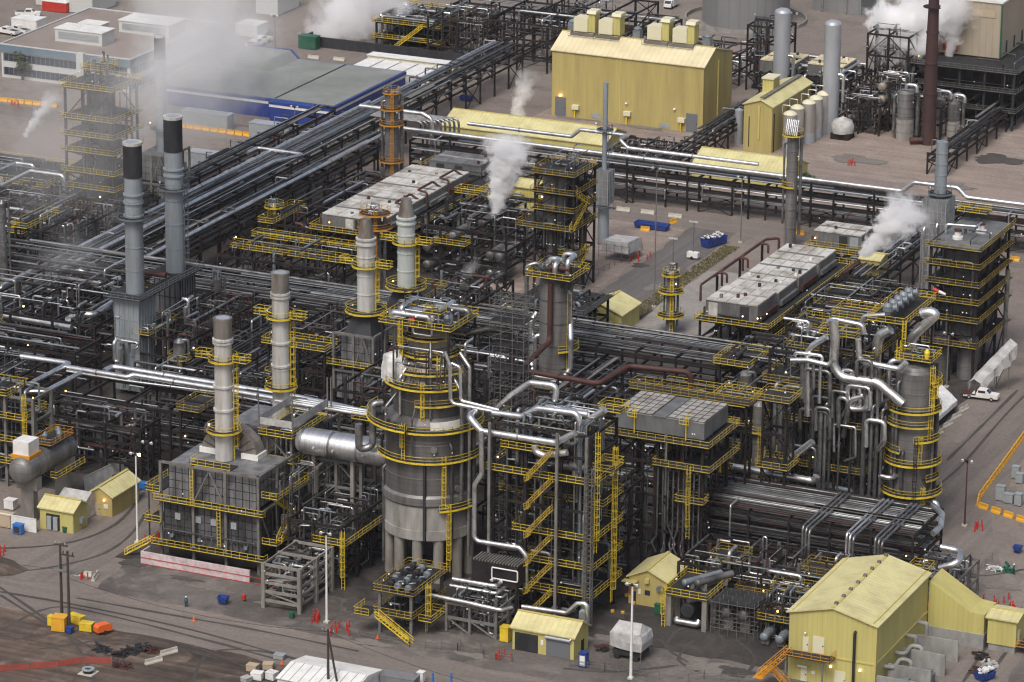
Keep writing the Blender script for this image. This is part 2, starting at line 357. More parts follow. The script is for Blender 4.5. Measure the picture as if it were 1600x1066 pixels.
def frame(name, label, cat, xs, ys, zs, m='steel', cw=.4, decks=(), rails=True, brace=.5, railm='yellow', base=0, nclut=0, rmax=.3, lampn=6, deckm='grate', mats=PIPEM, ladders=(), longc=1.0, clutz=None, railsides='bfrl'):
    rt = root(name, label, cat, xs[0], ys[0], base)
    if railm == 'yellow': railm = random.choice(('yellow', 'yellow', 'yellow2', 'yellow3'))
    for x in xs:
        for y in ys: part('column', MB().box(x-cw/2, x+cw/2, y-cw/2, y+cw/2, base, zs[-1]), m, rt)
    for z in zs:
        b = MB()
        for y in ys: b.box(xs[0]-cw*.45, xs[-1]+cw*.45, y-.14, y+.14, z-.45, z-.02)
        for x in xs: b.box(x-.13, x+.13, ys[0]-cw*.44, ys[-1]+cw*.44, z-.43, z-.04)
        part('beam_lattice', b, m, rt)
    za = [base]+list(zs)
    for z0, z1 in zip(za, za[1:]):
        for y in (ys[0], ys[-1]):
            for xa, xb in zip(xs, xs[1:]):
                if random.random() < brace:
                    if random.random() < .5: xa, xb = xb, xa
                    part('brace', MB().bar((xa, y, z0), (xb, y, z1-.3), .2), m, rt)
        for x in (xs[0], xs[-1]):
            for ya, yb in zip(ys, ys[1:]):
                if random.random() < brace:
                    if random.random() < .5: ya, yb = yb, ya
                    part('brace', MB().bar((x, ya, z0), (x, yb, z1-.3), .2), m, rt)
    for dk in decks:
        if not isinstance(dk, tuple): dk = (dk, xs[0]-.9, xs[-1]+.9, ys[0]-.9, ys[-1]+.9)
        z, xa, xb, ya, yb = dk
        d = part('platform', MB().box(xa, xb, ya, yb, z, z+.08), deckm, rt)
        if rails:
            r_ = MB(); segs = {'f': [(xa, ya, z+.08), (xb, ya, z+.08)], 'r': [(xb, ya, z+.08), (xb, yb, z+.08)], 'b': [(xb, yb, z+.08), (xa, yb, z+.08)], 'l': [(xa, yb, z+.08), (xa, ya, z+.08)]}
            for k in railsides: r_.rail(segs[k])
            part('railing', r_, railm, d)
    for (x, y, z0, z1, a) in ladders: part('ladder', MB().ladder(x, y, z0, z1, a), railm, rt)
    if nclut: nclut = min(97, int(nclut*1.55)); clutter(rt, xs[0]+.3, xs[-1]-.3, ys[0]+.3, ys[-1]-.3, clutz or za, nclut, rmax, mats, longc)
    lamps(rt, [(random.choice((xs[0], xs[-1]))+.4, random.uniform(ys[0], ys[-1]), random.choice(zs)+1.8) if random.random() < .5 else (random.uniform(xs[0], xs[-1]), ys[0]-.4, random.choice(zs)+1.8) for _ in range(lampn)])
    return rt
def rack(label, ax, a0, a1, b0, b1, zs, step, npipe, seed, m='steel', bright=.25, cw=.35, rs=(.1, .12, .15, .18, .22, .28), loops=.25, rnd=.3, lampn=4, base=0, top=0):
    random.seed(seed)
    T = (lambda a, b, z: (a, b, z)) if ax == 'x' else (lambda a, b, z: (b, a, z))
    rt = root('pipe_rack', label, 'pipe rack', *T(a0, b0, 0)[:2], base)
    k = max(1, round((a1-a0)/step)); As = [a0+(a1-a0)*i/k for i in range(k+1)]
    def bx(mb, a_0, a_1, b_0, b_1, z0, z1):
        p, q = T(a_0, b_0, 0), T(a_1, b_1, 0); return mb.box(min(p[0], q[0]), max(p[0], q[0]), min(p[1], q[1]), max(p[1], q[1]), z0, z1)
    for a in As:
        for b in (b0, b1): part('column', bx(MB(), a-cw/2, a+cw/2, b-cw/2, b+cw/2, base, zs[-1]+top), m, rt)
    for z in zs:
        mb = MB()
        for a in As: bx(mb, a-.15, a+.15, b0-cw*.6, b1+cw*.6, z-.5, z-.02)
        for b in (b0, b1): bx(mb, a0-.2, a1+.2, b-.12, b+.12, z-1.0, z-.55)
        part('beam_lattice', mb, m, rt)
    for i in range(len(As)-1):
        if i % 3 == 0:
            for b in (b0, b1): part('brace', MB().bar(T(As[i], b, base), T(As[i+1], b, zs[0]-.5), .18).bar(T(As[i+1], b, base), T(As[i], b, zs[0]-.5), .18), m, rt)
    for z in zs:
        n = npipe if isinstance(npipe, int) else npipe[zs.index(z)]
        for i in range(n):
            r_ = random.choice(rs); b = b0+.4+(b1-b0-.8)*(i+.5)/n+random.uniform(-.1, .1)
            s, e = a0, a1
            if random.random() < rnd: s = random.uniform(a0, a0+(a1-a0)*.5)
            if random.random() < rnd: e = random.uniform(a0+(a1-a0)*.5, a1)
            if e-s < 4: continue
            zz = z+r_+.02; q = random.random()
            mm = 'silver' if q < bright*.35 else 'alu' if q < bright*.35+.2 else random.choice(('dkpipe', 'dkpipe', 'dkpipe', 'mid', 'mid', 'steel', 'rust', 'bluegrey'))
            pts = [T(s, b, zz), T(e, b, zz)]
            if s > a0 and random.random() < .6: pts.insert(0, T(s, b, zz-random.uniform(1.5, 3.5)))
            if e < a1 and random.random() < .6: pts.append(T(e, b, zz-random.uniform(1.5, 3.5)))
            if random.random() < loops and e-s > 24:
                c = random.uniform(s+8, e-12); d = random.uniform(1.2, 2.6)*random.choice((-1, 1)); h = random.uniform(.9, 1.5)
                pts = [T(s, b, zz), T(c, b, zz), T(c, b, zz+h), T(c, b+d, zz+h), T(c+random.uniform(2, 4), b+d, zz+h)]
                c2 = pts[-1][0 if ax == 'x' else 1]; pts += [T(c2, b, zz+h), T(c2, b, zz), T(e, b, zz)]
            pipe(rt, pts, r_, mm, 7)
    for i in range(max(2, int((a1-a0)/9))):
        a = random.uniform(a0+1, a1-1); z = random.choice(zs)+.5; e = random.choice((-1.1, -.8, -1.6)); r_ = random.choice((.09, .12, .16, .2)); zl = random.uniform(.5, 2.5); k2 = random.choice((0, 0, 2.5, -2.5))
        pipe(rt, [T(a, b0+random.uniform(.5, (b1-b0)*.6), z+.4), T(a, b0+e, z+.4), T(a, b0+e, zl+1), T(a+k2, b0+e, zl+.99)] if k2 else [T(a, b0+random.uniform(.5, (b1-b0)*.6), z+.4), T(a, b0+e, z+.4), T(a, b0+e, zl)], r_, random.choice(('alu', 'mid', 'dkpipe', 'silver')), 7)
    for i in range(int((a1-a0)/26)+1):
        a = random.uniform(a0, a1-8); e = min(a1, a+random.uniform(8, 30)); b = b0+(b1-b0)*random.uniform(.1, .9)
        part('cable_tray', bx(MB(), a, e, b-.35, b+.35, zs[-1]+.75, zs[-1]+.9), random.choice(('grey', 'mid', 'steel')), rt)
    lamps(rt, [T(random.uniform(a0, a1), b0-.4, random.choice(zs)-1) for _ in range(lampn)], .4)
    return rt
def ringdeck(rt, x, y, z, r0, r1, a0, a1, railm='yellow', hgt=1.1):
    d = part('platform', MB().annulus(x, y, z, r0, r1, a0, a1, .14), 'grate', rt)
    k = max(4, int(abs(a1-a0)/360*(2*math.pi*r1)/1.5)); pts = [(x+(r1-.06)*math.cos(R(a0+(a1-a0)*i/k)), y+(r1-.06)*math.sin(R(a0+(a1-a0)*i/k)), z) for i in range(k+1)]
    part('railing', MB().rail(pts, hgt, 3), railm, d)
    part('kick_plate', MB().annulus(x, y, z+.02, r1-.02, r1+.05, a0, a1, .17), railm, d)
    return d
def column(name, label, x, y, prof, m, n=28, bands=3, decks=(), lads=(), railm='yellow', riser=None, cat='column', group=None, shellname='shell', skirt=None, bandm=None):
    """prof: [(z, r), ...]; decks: (z, extra radius, a0, a1); lads: (angle, z0, z1)"""
    rt = root(name, label, cat, x, y, 0, group)
    part(shellname, MB().lathe((x, y, 0), (0, 0, 1), prof, n), m, rt)
    def rad(z):
        for (z0, r0), (z1, r1) in zip(prof, prof[1:]):
            if z0 <= z <= z1: return r0+(r1-r0)*(z-z0)/max(z1-z0, 1e-6)
        return prof[-1][1]
    zb, zt = prof[0][0], prof[-1][0]
    if bands:
        b = MB()
        for i in range(bands): z = zb+(zt-zb)*(i+1)/(bands+1); b.lathe((x, y, 0), (0, 0, 1), [(z-.1, rad(z)+.09), (z+.1, rad(z)+.09)], n, True)
        part('band_trim', b, bandm or m, rt)
    for (z, ex, a0, a1) in decks: ringdeck(rt, x, y, z, rad(z)-.02, rad(z)+ex, a0, a1, railm)
    for (a, z0, z1) in lads:
        rr = max(rad(z0), rad(z1))+.35; part('ladder', MB().ladder(x+rr*math.cos(R(a)), y+rr*math.sin(R(a)), z0, z1, R(a)), railm, rt)
    for q in riser or ():
        a, z0, z1, r_, mm = q; rr = max(rad(z0), rad(z1))+r_+.25
        part('riser_pipe', MB().tube([(x+rr*math.cos(R(a)), y+rr*math.sin(R(a)), z0), (x+rr*math.cos(R(a)), y+rr*math.sin(R(a)), z1), (x, y, z1)], r_, 8), mm, rt)
    return rt
def drum(name, label, p, q, r, m='vessel', group=None, legs=True, cat='drum', z0=None, bands=2, n=18):
    p, q = Vector(p), Vector(q); L_ = (q-p).length; ax = (q-p)/L_
    rt = root(name, label, cat, (p.x+q.x)/2, (p.y+q.y)/2, z0 if z0 is not None else p.z-r-.6, group)
    dome = [(-.5*r*math.cos(math.pi/2*i/4), r*math.sin(math.pi/2*i/4)) for i in range(5)]
    part('shell', MB().slathe(p, ax, dome[:], n).lathe(p, ax, [(0, r), (L_, r)], n, False).slathe(q, -ax, dome[:], n), m, rt)
    b = MB()
    for i in range(bands): b.lathe(p+ax*L_*(i+1)/(bands+1), ax, [(-.1, r+.07), (.1, r+.07)], n)
    part('band_trim', b, m, rt)
    if legs:
        for t in (.2, .8):
            c = p+ax*L_*t; s = Vector((-ax.y, ax.x, 0))*r*.8; zz = z0 if z0 is not None else p.z-r-.6
            mb = MB(); b_ = [c-s-ax*.25, c+s-ax*.25, c+s+ax*.25, c-s+ax*.25]
            mb.quadstrip([[(v.x, v.y, zz) for v in b_], [(v.x, v.y, p.z-r*.35) for v in b_]], False).poly([(v.x, v.y, p.z-r*.35) for v in b_])
            part('saddle', mb, 'conc', rt)
    return rt
def panel(rt, name, face, u0, u1, z0, z1, at, m, th=.08):
    """a flat part on the -y face ('f', at = y of the wall) or the +x face ('r', at = x of the wall)"""
    mb = MB().box(u0, u1, at-th, at+.02, z0, z1) if face == 'f' else MB().box(at-.02, at+th, u0, u1, z0, z1)
    return part(name, mb, m, rt)
def gable(name, label, x0, x1, y0, y1, h, rise, ridge='y', wall='ylw_wall', roof=None, over=.35, base=0, cat='building', trim='trim', rpos=.5):
    rt = root(name, label, cat, (x0+x1)/2, (y0+y1)/2, base); th = .22
    roof = roof or ('ylw_ry' if ridge == 'y' else 'ylw_rx')
    if ridge == 'y':
        xm = x0+(x1-x0)*rpos
        part('wall', MB().prism([(x0, base), (x1, base), (x1, h), (xm, h+rise), (x0, h)], 'y', y0, y1), wall, rt)
        k0, k1 = rise/(xm-x0), rise/(x1-xm)
        part('roof', MB().prism([(x0-over, h-over*k0+.03), (xm, h+rise+.03), (x1+over, h-over*k1+.03), (x1+over, h-over*k1+.03+th), (xm, h+rise+th+.05), (x0-over, h-over*k0+.03+th)], 'y', y0-over, y1+over), roof, rt)
        part('ridge_cap', MB().box(xm-.25, xm+.25, y0-over-.02, y1+over+.02, h+rise+th-.02, h+rise+th+.1), trim, rt)
    else:
        ym = y0+(y1-y0)*rpos
        part('wall', MB().prism([(y0, base), (y1, base), (y1, h), (ym, h+rise), (y0, h)], 'x', x0, x1), wall, rt)
        k0, k1 = rise/(ym-y0), rise/(y1-ym)
        part('roof', MB().prism([(y0-over, h-over*k0+.03), (ym, h+rise+.03), (y1+over, h-over*k1+.03), (y1+over, h-over*k1+.03+th), (ym, h+rise+th+.05), (y0-over, h-over*k0+.03+th)], 'x', x0-over, x1+over), roof, rt)
        part('ridge_cap', MB().box(x0-over-.02, x1+over+.02, ym-.25, ym+.25, h+rise+th-.02, h+rise+th+.1), trim, rt)
    return rt
def finfan(label, x0, x1, y0, y1, z0, z1, nx=4, roof='finw', group=None, gap=None):
    rt = root('fan_cooler', label, 'fin fan cooler', (x0+x1)/2, (y0+y1)/2, z0, group)
    part('casing', MB().box(x0, x1, y0, y1, z0, z1-.25), 'finside', rt)
    k = (x1-x0)/nx
    for i in range(nx):
        part('roof_panel', MB().box(x0+k*i+.06, x0+k*(i+1)-.06, y0-.15, y1+.15, z1-.25, z1), roof, rt)
    part('header_box', MB().box(x0-.7, x0, y0+.3, y1-.3, z0+.4, z0+1.6), 'rust', rt)
    b = MB()
    for i in range(nx*2+1): x = x0+(x1-x0)*i/(nx*2)+random.uniform(-.1, .1); b.box(x-.06, x+.06, y0-.09, y0, z0, z1-.3)
    part('rib_trim', b, 'grey', rt)
    b = MB(); ya = y0+(y1-y0)*random.uniform(.3, .6); b.box(x0+.3, x1-.3, ya-.35, ya+.35, z1+.004, z1+.10); part('roof_walkway', b, random.choice(('finside', 'grey', 'fin')), rt)
    for i in range(random.randint(2, 5)):
        x = random.uniform(x0+.6, x1-.6); y = random.uniform(y0+.5, y1-.5); h = random.uniform(.3, .8); part('vent_stub', MB().box(x-.25, x+.25, y-.25, y+.25, z1+.003, z1+h), random.choice(('rust', 'grey', 'white', 'soot')), rt)
    for i in range(2):
        x = x0+(x1-x0)*random.uniform(.1, .9); part('casing_panel', MB().box(x-.9, x+.9, y0-.13, y0-.095, z0+.3, z1-.6), random.choice(('finw', 'dbox', 'soot')), rt)
    part('header_box', MB().box(x1, x1+.6, y0+.5, y1-.5, z0+.3, z0+1.3), random.choice(('grey', 'rust', 'finside')), rt)
    return rt
# ------------------------------------------------------------------ ground and roads
def groundmat(name, c1, c2, c3, s1=.012, s2=.08, s3=1.2, track=None, rough=.95, amp=.12):
    m = bpy.data.materials.new(name); m.use_nodes = True; t = m.node_tree; b = t.nodes['Principled BSDF']; b.inputs['Roughness'].default_value = rough; b.inputs['Specular IOR Level'].default_value = .25
    N = t.nodes.new; L = t.links.new; geo = N('ShaderNodeNewGeometry')
    def noise(s, det=6, vec=None, dist=0):
        n = N('ShaderNodeTexNoise'); n.inputs['Scale'].default_value = s; n.inputs['Detail'].default_value = det; n.inputs['Roughness'].default_value = .62; n.inputs['Distortion'].default_value = dist
        L(vec or geo.outputs['Position'], n.inputs['Vector']); return n.outputs[0]
    def ramp(f, a, b_, ca, cb):
        r_ = N('ShaderNodeValToRGB'); r_.color_ramp.elements[0].position = a; r_.color_ramp.elements[1].position = b_; r_.color_ramp.elements[0].color = (*ca, 1); r_.color_ramp.elements[1].color = (*cb, 1); L(f, r_.inputs[0]); return r_.outputs[0]
    def mix(f, a, b_, mode='MIX'):
        x = N('ShaderNodeMixRGB'); x.blend_type = mode; L(f, x.inputs[0]) if not isinstance(f, float) else setattr(x.inputs[0], 'default_value', f); L(a, x.inputs[1]); L(b_, x.inputs[2]); return x.outputs[0]
    a = ramp(noise(s1, 4, None, .6), .38, .62, c1, c2)
    bb = mix(ramp(noise(s2, 8, None, 1.2), .45, .62, (0, 0, 0), (1, 1, 1)), a, ramp(noise(s2*2.3), .3, .7, c3, c2))
    fine = ramp(noise(s3, 8), .3, .7, (.84, .84, .84), (1.13, 1.13, 1.13))
    col = mix(1.0, bb, fine, 'MULTIPLY')
    if track:
        mp = N('ShaderNodeMapping'); L(geo.outputs['Position'], mp.inputs[0])
        mp.inputs['Scale'].default_value = (.02, .5, 1) if track == 'x' else (.5, .02, 1)
        tr = ramp(noise(1.0, 5, mp.outputs[0], .3), .38, .66, (1-amp, 1-amp, 1-amp), (1+amp, 1+amp, 1+amp)); col = mix(1.0, col, tr, 'MULTIPLY')
    L(col, b.inputs['Base Color'])
    bp = N('ShaderNodeBump'); bp.inputs['Strength'].default_value = .5; bp.inputs['Distance'].default_value = .25; L(noise(.9, 8), bp.inputs['Height']); L(bp.outputs[0], b.inputs['Normal'])
    return m
M['g_far'] = groundmat('yard_dirt', (0.186, 0.156, 0.139), (0.229, 0.195, 0.171), (0.132, 0.114, 0.103))
M['g_process'] = groundmat('oily_paving', (0.029, 0.027, 0.027), (0.053, 0.048, 0.044), (0.086, 0.076, 0.070), .03, .16)
M['g_apron'] = groundmat('dusty_concrete', (0.150, 0.134, 0.122), (0.073, 0.065, 0.061), (0.232, 0.209, 0.190), .035, .10)
M['g_road'] = groundmat('worn_asphalt', (0.174, 0.151, 0.136), (0.203, 0.175, 0.157), (0.152, 0.132, 0.119), .02, .05, 1.5, 'x')
M['g_roady'] = groundmat('worn_asphalt_along', (0.166, 0.145, 0.130), (0.191, 0.165, 0.148), (0.145, 0.126, 0.114), .02, .05, 1.5, 'y')
M['g_mid'] = groundmat('grey_asphalt', (0.121, 0.112, 0.110), (0.139, 0.129, 0.126), (0.108, 0.098, 0.095), .02, .05, 1.5, 'y')
M['g_mud'] = groundmat('rutted_mud', (0.136, 0.100, 0.078), (0.063, 0.050, 0.043), (0.215, 0.162, 0.128), .025, .11, .8, 'x', amp=.34)
M['g_slab'] = groundmat('pale_concrete_slab', (.30, .285, .265), (.25, .235, .22), (.21, .195, .18), .03, .12)
M['g_tan'] = groundmat('tan_dirt', (0.288, 0.232, 0.199), (0.224, 0.182, 0.160), (0.341, 0.280, 0.243), .02, .07, 1.2, 'x')
def sheet(name, pts, z, m):
    # ground sheets get an uneven, wandering outline
    out = []
    for (a, b) in zip(pts, pts[1:]+pts[:1]):
        L_ = math.hypot(b[0]-a[0], b[1]-a[1]); k = max(1, int(L_/3))
        for i in range(k):
            t = i/k; j = .55 if i else 0; out.append((a[0]+(b[0]-a[0])*t+random.uniform(-j, j), a[1]+(b[1]-a[1])*t+random.uniform(-j, j), z))
    return struct(name, MB().poly(out), m)
struct('ground', MB().box(-1500, 1500, -1500, 1700, -2, 0), 'g_far')
sheet('process_pavement', [(-125, -110), (-24, -110), (-22, -134), (50, -134), (66, -132), (122, -132), (112, -96), (96, -76), (91, -52), (89, 34), (14, 30), (1, 15), (-4, 60), (-4, 86), (-125, 86)], .012, 'g_process')
sheet('apron_pavement', [(-6, -147), (50, -149.5), (140, -152), (140, -100), (124, -100), (122, -131), (66, -131.5), (50, -133.5), (-8, -133.5)], .024, 'g_apron')
sheet('front_road', [(-120, -150.5), (-9, -150), (45, -151), (160, -152), (160, -166), (60, -163), (-17, -159.8), (-120, -158)], .036, 'g_road')
sheet('side_road', [(-24, -150), (-11, -148), (-9, -112), (-10, -70), (-20, -70), (-23, -112)], .030, 'g_roady')
sheet('east_road', [(96, 120), (108, 120), (109, -20), (112, -50), (124, -80), (136, -104), (140, -152), (128, -152), (126, -105), (114, -80), (97.5, -50), (95.5, 0)], .042, 'g_roady')
sheet('inner_road', [(3, 12), (13, 14), (11.5, 88), (1.5, 88)], .030, 'g_mid')
sheet('cross_road', [(-30, 88), (-30, 99), (110, 103), (110, 90)], .034, 'g_road')
sheet('concrete_pad_ground', [(16.5, 14), (33, 16), (33, 62), (16.5, 60)], .024, 'g_slab')
sheet('inner_yard_ground', [(-22, 28), (1, 30), (1, 86), (-22, 86)], .026, 'g_tan')
sheet('muddy_ground', [(-120, -160), (-17, -160.3), (30, -161.3), (60, -163.5), (160, -167), (160, -260), (-120, -260)], .022, 'g_mud')
sheet('tank_yard_ground', [(-40, 108), (140, 112), (140, 230), (-10, 200), (-14, 178), (-66, 178), (-66, 140), (-40, 140)], .016, 'g_tan')
sheet('west_road', [(-300, 98), (-90, 103), (-90, 114), (-300, 110)], .03, 'g_road')
# patches of weeds beside the inner road
def tufts(name, x0, x1, y0, y1, n, h=.5, z=0):
    mb = MB()
    for _ in range(n):
        x, y = random.uniform(x0, x1), random.uniform(y0, y1)
        for k in range(5):
            a = random.uniform(0, 6.28); l = random.uniform(.15, .5); hh = random.uniform(.3, 1)*h; c, s = math.cos(a), math.sin(a)
            mb.poly([(x-s*.08, y+c*.08, z), (x+s*.08, y-c*.08, z), (x+c*l, y+s*l, z+hh)])
    o = solo(name, None, None, mb, 'leaf', kind='stuff'); return o
M['weed'] = mat('dry_weeds', (.12, .12, .045), .9, 0, (.16, .12, .06), .5, .9)
tufts('grass', 12.8, 16.2, 24, 78, 1500).data.materials[0] = M['weed']
tufts('weeds', 40, 62, 104, 118, 500, .7).data.materials[0] = M['weed']

# worn wheel tracks, oil stains and puddles, each a thin sheet of its own shape
M['track'] = groundmat('dark_wheel_track', (.060, .054, .050), (.085, .076, .070), (.05, .045, .042), .05, .3); M['oil'] = groundmat('oil_stain', (.052, .049, .046), (.085, .078, .072), (.06, .056, .053), .1, .4, rough=.8); M['dust'] = groundmat('pale_dust', (.19, .172, .155), (.15, .135, .122), (.21, .19, .172), .05, .2)
def strip(name, pts, w_, z, m):
    P = [Vector((p[0], p[1], 0)) for p in pts]; L_, R_ = [], []
    Q = []
    for i in range(len(P)-1):
        for k in range(5):
            t = k/5; a = P[max(i-1, 0)]; b = P[i]; c = P[i+1]; d = P[min(i+2, len(P)-1)]
            Q.append(.5*((2*b)+(c-a)*t+(2*a-5*b+4*c-d)*t*t+(3*b-a-3*c+d)*t**3))
    Q.append(P[-1])
    for i, q in enumerate(Q):
        d = (Q[min(i+1, len(Q)-1)]-Q[max(i-1, 0)]); n = Vector((-d.y, d.x, 0)).normalized(); ww = w_*random.uniform(.35, .75)
        L_.append((q.x+n.x*ww, q.y+n.y*ww, z)); R_.append((q.x-n.x*ww, q.y-n.y*ww, z))
    return struct(name, MB().quadstrip([[a, b] for a, b in zip(L_, R_)], False, False), m)
def gp(*q): return [G(*p) for p in q]
zz = .048
for q in (((-20, 905), (60, 960), (120, 1010), (150, 1070)), ((0, 930), (90, 985), (180, 1030), (240, 1066)), ((20, 1000), (150, 985), (300, 1010), (420, 1060)), ((60, 1015), (200, 1000), (340, 1030)), ((0, 985), (80, 950), (160, 960), (320, 1000), (430, 1030)), ((300, 1066), (330, 1020), (420, 1020), (520, 1050)),
          ((1040, 1010), (1060, 985), (1100, 980), (1130, 1000), (1110, 1030)), ((1000, 1010), (1030, 1000), (1050, 1020), (1075, 1035)), ((1085, 1000), (1060, 1030), (1090, 1050)), ((1150, 1000), (1180, 1030), (1160, 1060)), ((880, 1045), (960, 1050), (1060, 1040)), ((1505, 1066), (1560, 990), (1640, 940)), ((1540, 1066), (1590, 1000), (1660, 960)), ((1480, 880), (1530, 900), (1600, 890)),
          ((1480, 720), (1530, 670), (1590, 610)), ((1450, 770), (1500, 730), (1570, 650), (1620, 600)), ((230, 800), (200, 840), (150, 870), (60, 890), (-20, 895)), ((225, 770), (180, 820), (100, 850), (-20, 858)), ((120, 935), (260, 960), (400, 985), (560, 1018)), ((0, 925), (140, 950), (300, 985), (460, 1030))):
    strip('wheel_track', gp(*q), .5, zz, 'track'); zz += .0012
for (px, py, rx, ry, m) in ((330, 900+20, 5, 1.2, 'dust'), (430, 945, 4, 1.4, 'dust'), (580, 1005, 4, 1.5, 'dust'), (740, 1025, 4, 1.2, 'dust'), (960, 1000, 4, 2.2, 'dust'), (1110, 1045, 4, 3, 'dust'), (1080, 965, 3, 1.6, 'oil'), (1150, 1050, 3.4, 2.2, 'oil'), (960, 960, 3, 2, 'oil'), (700, 985, 2.4, 1.4, 'oil'), (560, 945, 3.4, 3, 'oil'), (210, 880, 3, 2, 'oil'), (290, 905, 3.4, 1, 'oil'), (1560, 915, 4, 2, 'dust'), (1500, 960, 2, 1.2, 'dust'), (1450, 700, 2, 1, 'oil'), (1020, 450, 2, 3, 'dust'), (1000, 415, 2, 2, 'oil'), (1340, 250, 8, 4, 'dust'), (1480, 290, 8, 3, 'dust'), (1560, 250, 7, 5, 'oil'), (900, 185, 6, 2, 'dust'), (1010, 200, 6, 2, 'dust'), (390, 195, 6, 2, 'dust')):
    x, y = G(px, py); zz += .0012
    struct('ground_patch', MB().poly([(lambda k_: (x+rx*k_*math.cos(a*.1309), y+ry*k_*math.sin(a*.1309), zz))(.8+.14*math.sin(a*.1309*3+px)+.1*math.sin(a*.1309*5+py)+.06*math.sin(a*.1309*11+px*2)+random.uniform(-.03, .03)) for a in range(48)]), m)
# ------------------------------------------------------------------ buildings
random.seed(11)
def door(rt, face, at, u0, u1, z0, z1, m='cream', handle=True):
    d = panel(rt, 'door', face, u0, u1, z0, z1, at, m, .09)
    if handle:
        hb = MB(); a, b = u1-.25, u1-.1; zz = z0+(z1-z0)*.45
        hb.box(a, b, at-.16, at-.08, zz, zz+.18) if face == 'f' else hb.box(at+.08, at+.16, a, b, zz, zz+.18)
        part('handle', hb, 'black', d)
    return d
# large yellow compressor building
b = gable('compressor_building', 'largest mustard yellow windowless building with four yellow stub vents along its ridge', -62.9, -25.1, 160.3, 178.2, 15.6, 3.0, 'x', 'ylw_wall2', 'crm_rx', rpos=.36)
door(b, 'f', 160.3, -62, -59.3, 0, 4.6, 'shutter'); door(b, 'f', 160.3, -29.2, -26.4, 0, 4.4, 'shutter')
panel(b, 'vent_louver', 'f', -52.6, -50.6, .5, 1.8, 160.3, 'dbox'); panel(b, 'vent_louver', 'f', -35.8, -33.2, .4, 1.4, 160.3, 'dbox')
for x in (-57.5, -44.5, -31): 
    h = panel(b, 'intake_hood', 'f', x, x+1.7, 2.2, 3.2, 160.3, 'cream', .9); part('support_bracket', MB().box(x+.5, x+.8, 159.7, 160.2, 0, 2.2), 'yellow', h)
panel(b, 'joint_trim', 'f', -45.9, -45.7, 0, 15.5, 160.3, 'trim', .06); panel(b, 'drain_pipe', 'r', 169.0, 169.3, 0, 15.5, -25.1, 'trim', .25)
for x, lit in ((-60.6, 1), (-44, 0), (-32, 0)): part('lamp', MB().box(x-.25, x+.25, 159.8, 160.2, 4.9, 5.2), 'lampo' if lit else 'fixt', b)
for i, x in enumerate((-57.5, -51.2, -39.0, -32.7)):
    r_ = root('roof_vent', ('yellow boxed roof vent at the pipe rack end of the big building ridge', 'second yellow roof vent from the pipe rack on the big building', 'third yellow roof vent from the pipe rack on the big building', 'yellow boxed roof vent at the tank end of the big building ridge')[i], 'roof vent', x, 168, 18.7, 'yellow vents on the big building roof')
    part('plenum', MB().box(x-2.6, x+.9, 166.0, 169.6, 19.2, 22.4), 'cream', r_); part('stub_duct', MB().box(x+.9, x+2.6, 166.4, 169.2, 19.2, 23.6), 'ylw_wall', r_)
    part('duct_cap', MB().prism([(166.0, 23.61), (169.6, 23.61), (169.2, 24.3), (166.4, 24.3)], 'x', x+.6, x+2.9), 'cream', r_); part('skid_frame', MB().box(x-3.2, x+2.8, 165.4, 165.7, 18.3, 19).box(x-3.2, x+2.8, 169.9, 170.2, 18.3, 19).box(x-3.2, x-2.9, 165.7, 169.9, 18.9, 19.2).box(x+2.5, x+2.8, 165.7, 169.9, 18.9, 19.2), 'grey', r_)
    part('railing', MB().rail([(x-3.4, 164.6, 18.2), (x+3, 164.6, 18.2)], 1.0, 1.5, .06), 'grey', r_)
for x, l in ((-61.4, 'blue grey fan unit on the big building ridge end beside the pipe rack'), (-45, 'blue grey fan unit midway along the big building ridge'), (-27.6, 'blue grey fan unit on the big building ridge end beside the tanks')):
    r_ = root('roof_fan', l, 'roof fan', x, 168.5, 18.6); part('casing', MB().box(x-.9, x+.9, 167.6, 169.4, 18.6, 20.4), 'bluegrey', r_); part('hood', MB().lathe((x, 168.5, 20.4), (0, 0, 1), [(0, .9), (.5, 1.0), (.9, .5)], 12), 'bluegrey', r_)
# low yellow shed in front of it
b = gable('storage_shed', 'long low yellow shed in front of the largest yellow building', -76.5, -36.5, 129.8, 142.5, 3.2, 2.2, 'x', 'ylw_wall', 'ylw_rx'); door(b, 'r', -36.5, 135, 137, 0, 2.3)
# tall yellow building with the row of silos
b = gable('pump_house', 'tall narrow yellow building beside the row of grey silos', -11.5, -4.7, 151, 176, 10.7, 1.3, 'y', 'ylw_wall2', 'ylw_ry', rpos=.6)
panel(b, 'ladder', 'f', -8.0, -7.6, 3, 10.6, 151, 'trim', .3); panel(b, 'cable_tray', 'f', -10.3, -10.1, 1, 8, 151, 'black'); panel(b, 'drain_pipe', 'r', 152, 152.2, 0, 9, -4.7, 'black', .2)
part('ridge_walkway', MB().box(-8.0, -6.9, 151.5, 175.5, 12.35, 12.55), 'grey', b); part('penthouse', MB().box(-11.0, -8.4, 161, 165, 11.2, 14.4), 'ylw_wall', b); part('penthouse_roof', MB().box(-11.2, -8.2, 160.7, 165.3, 14.42, 14.75), 'cream', b)
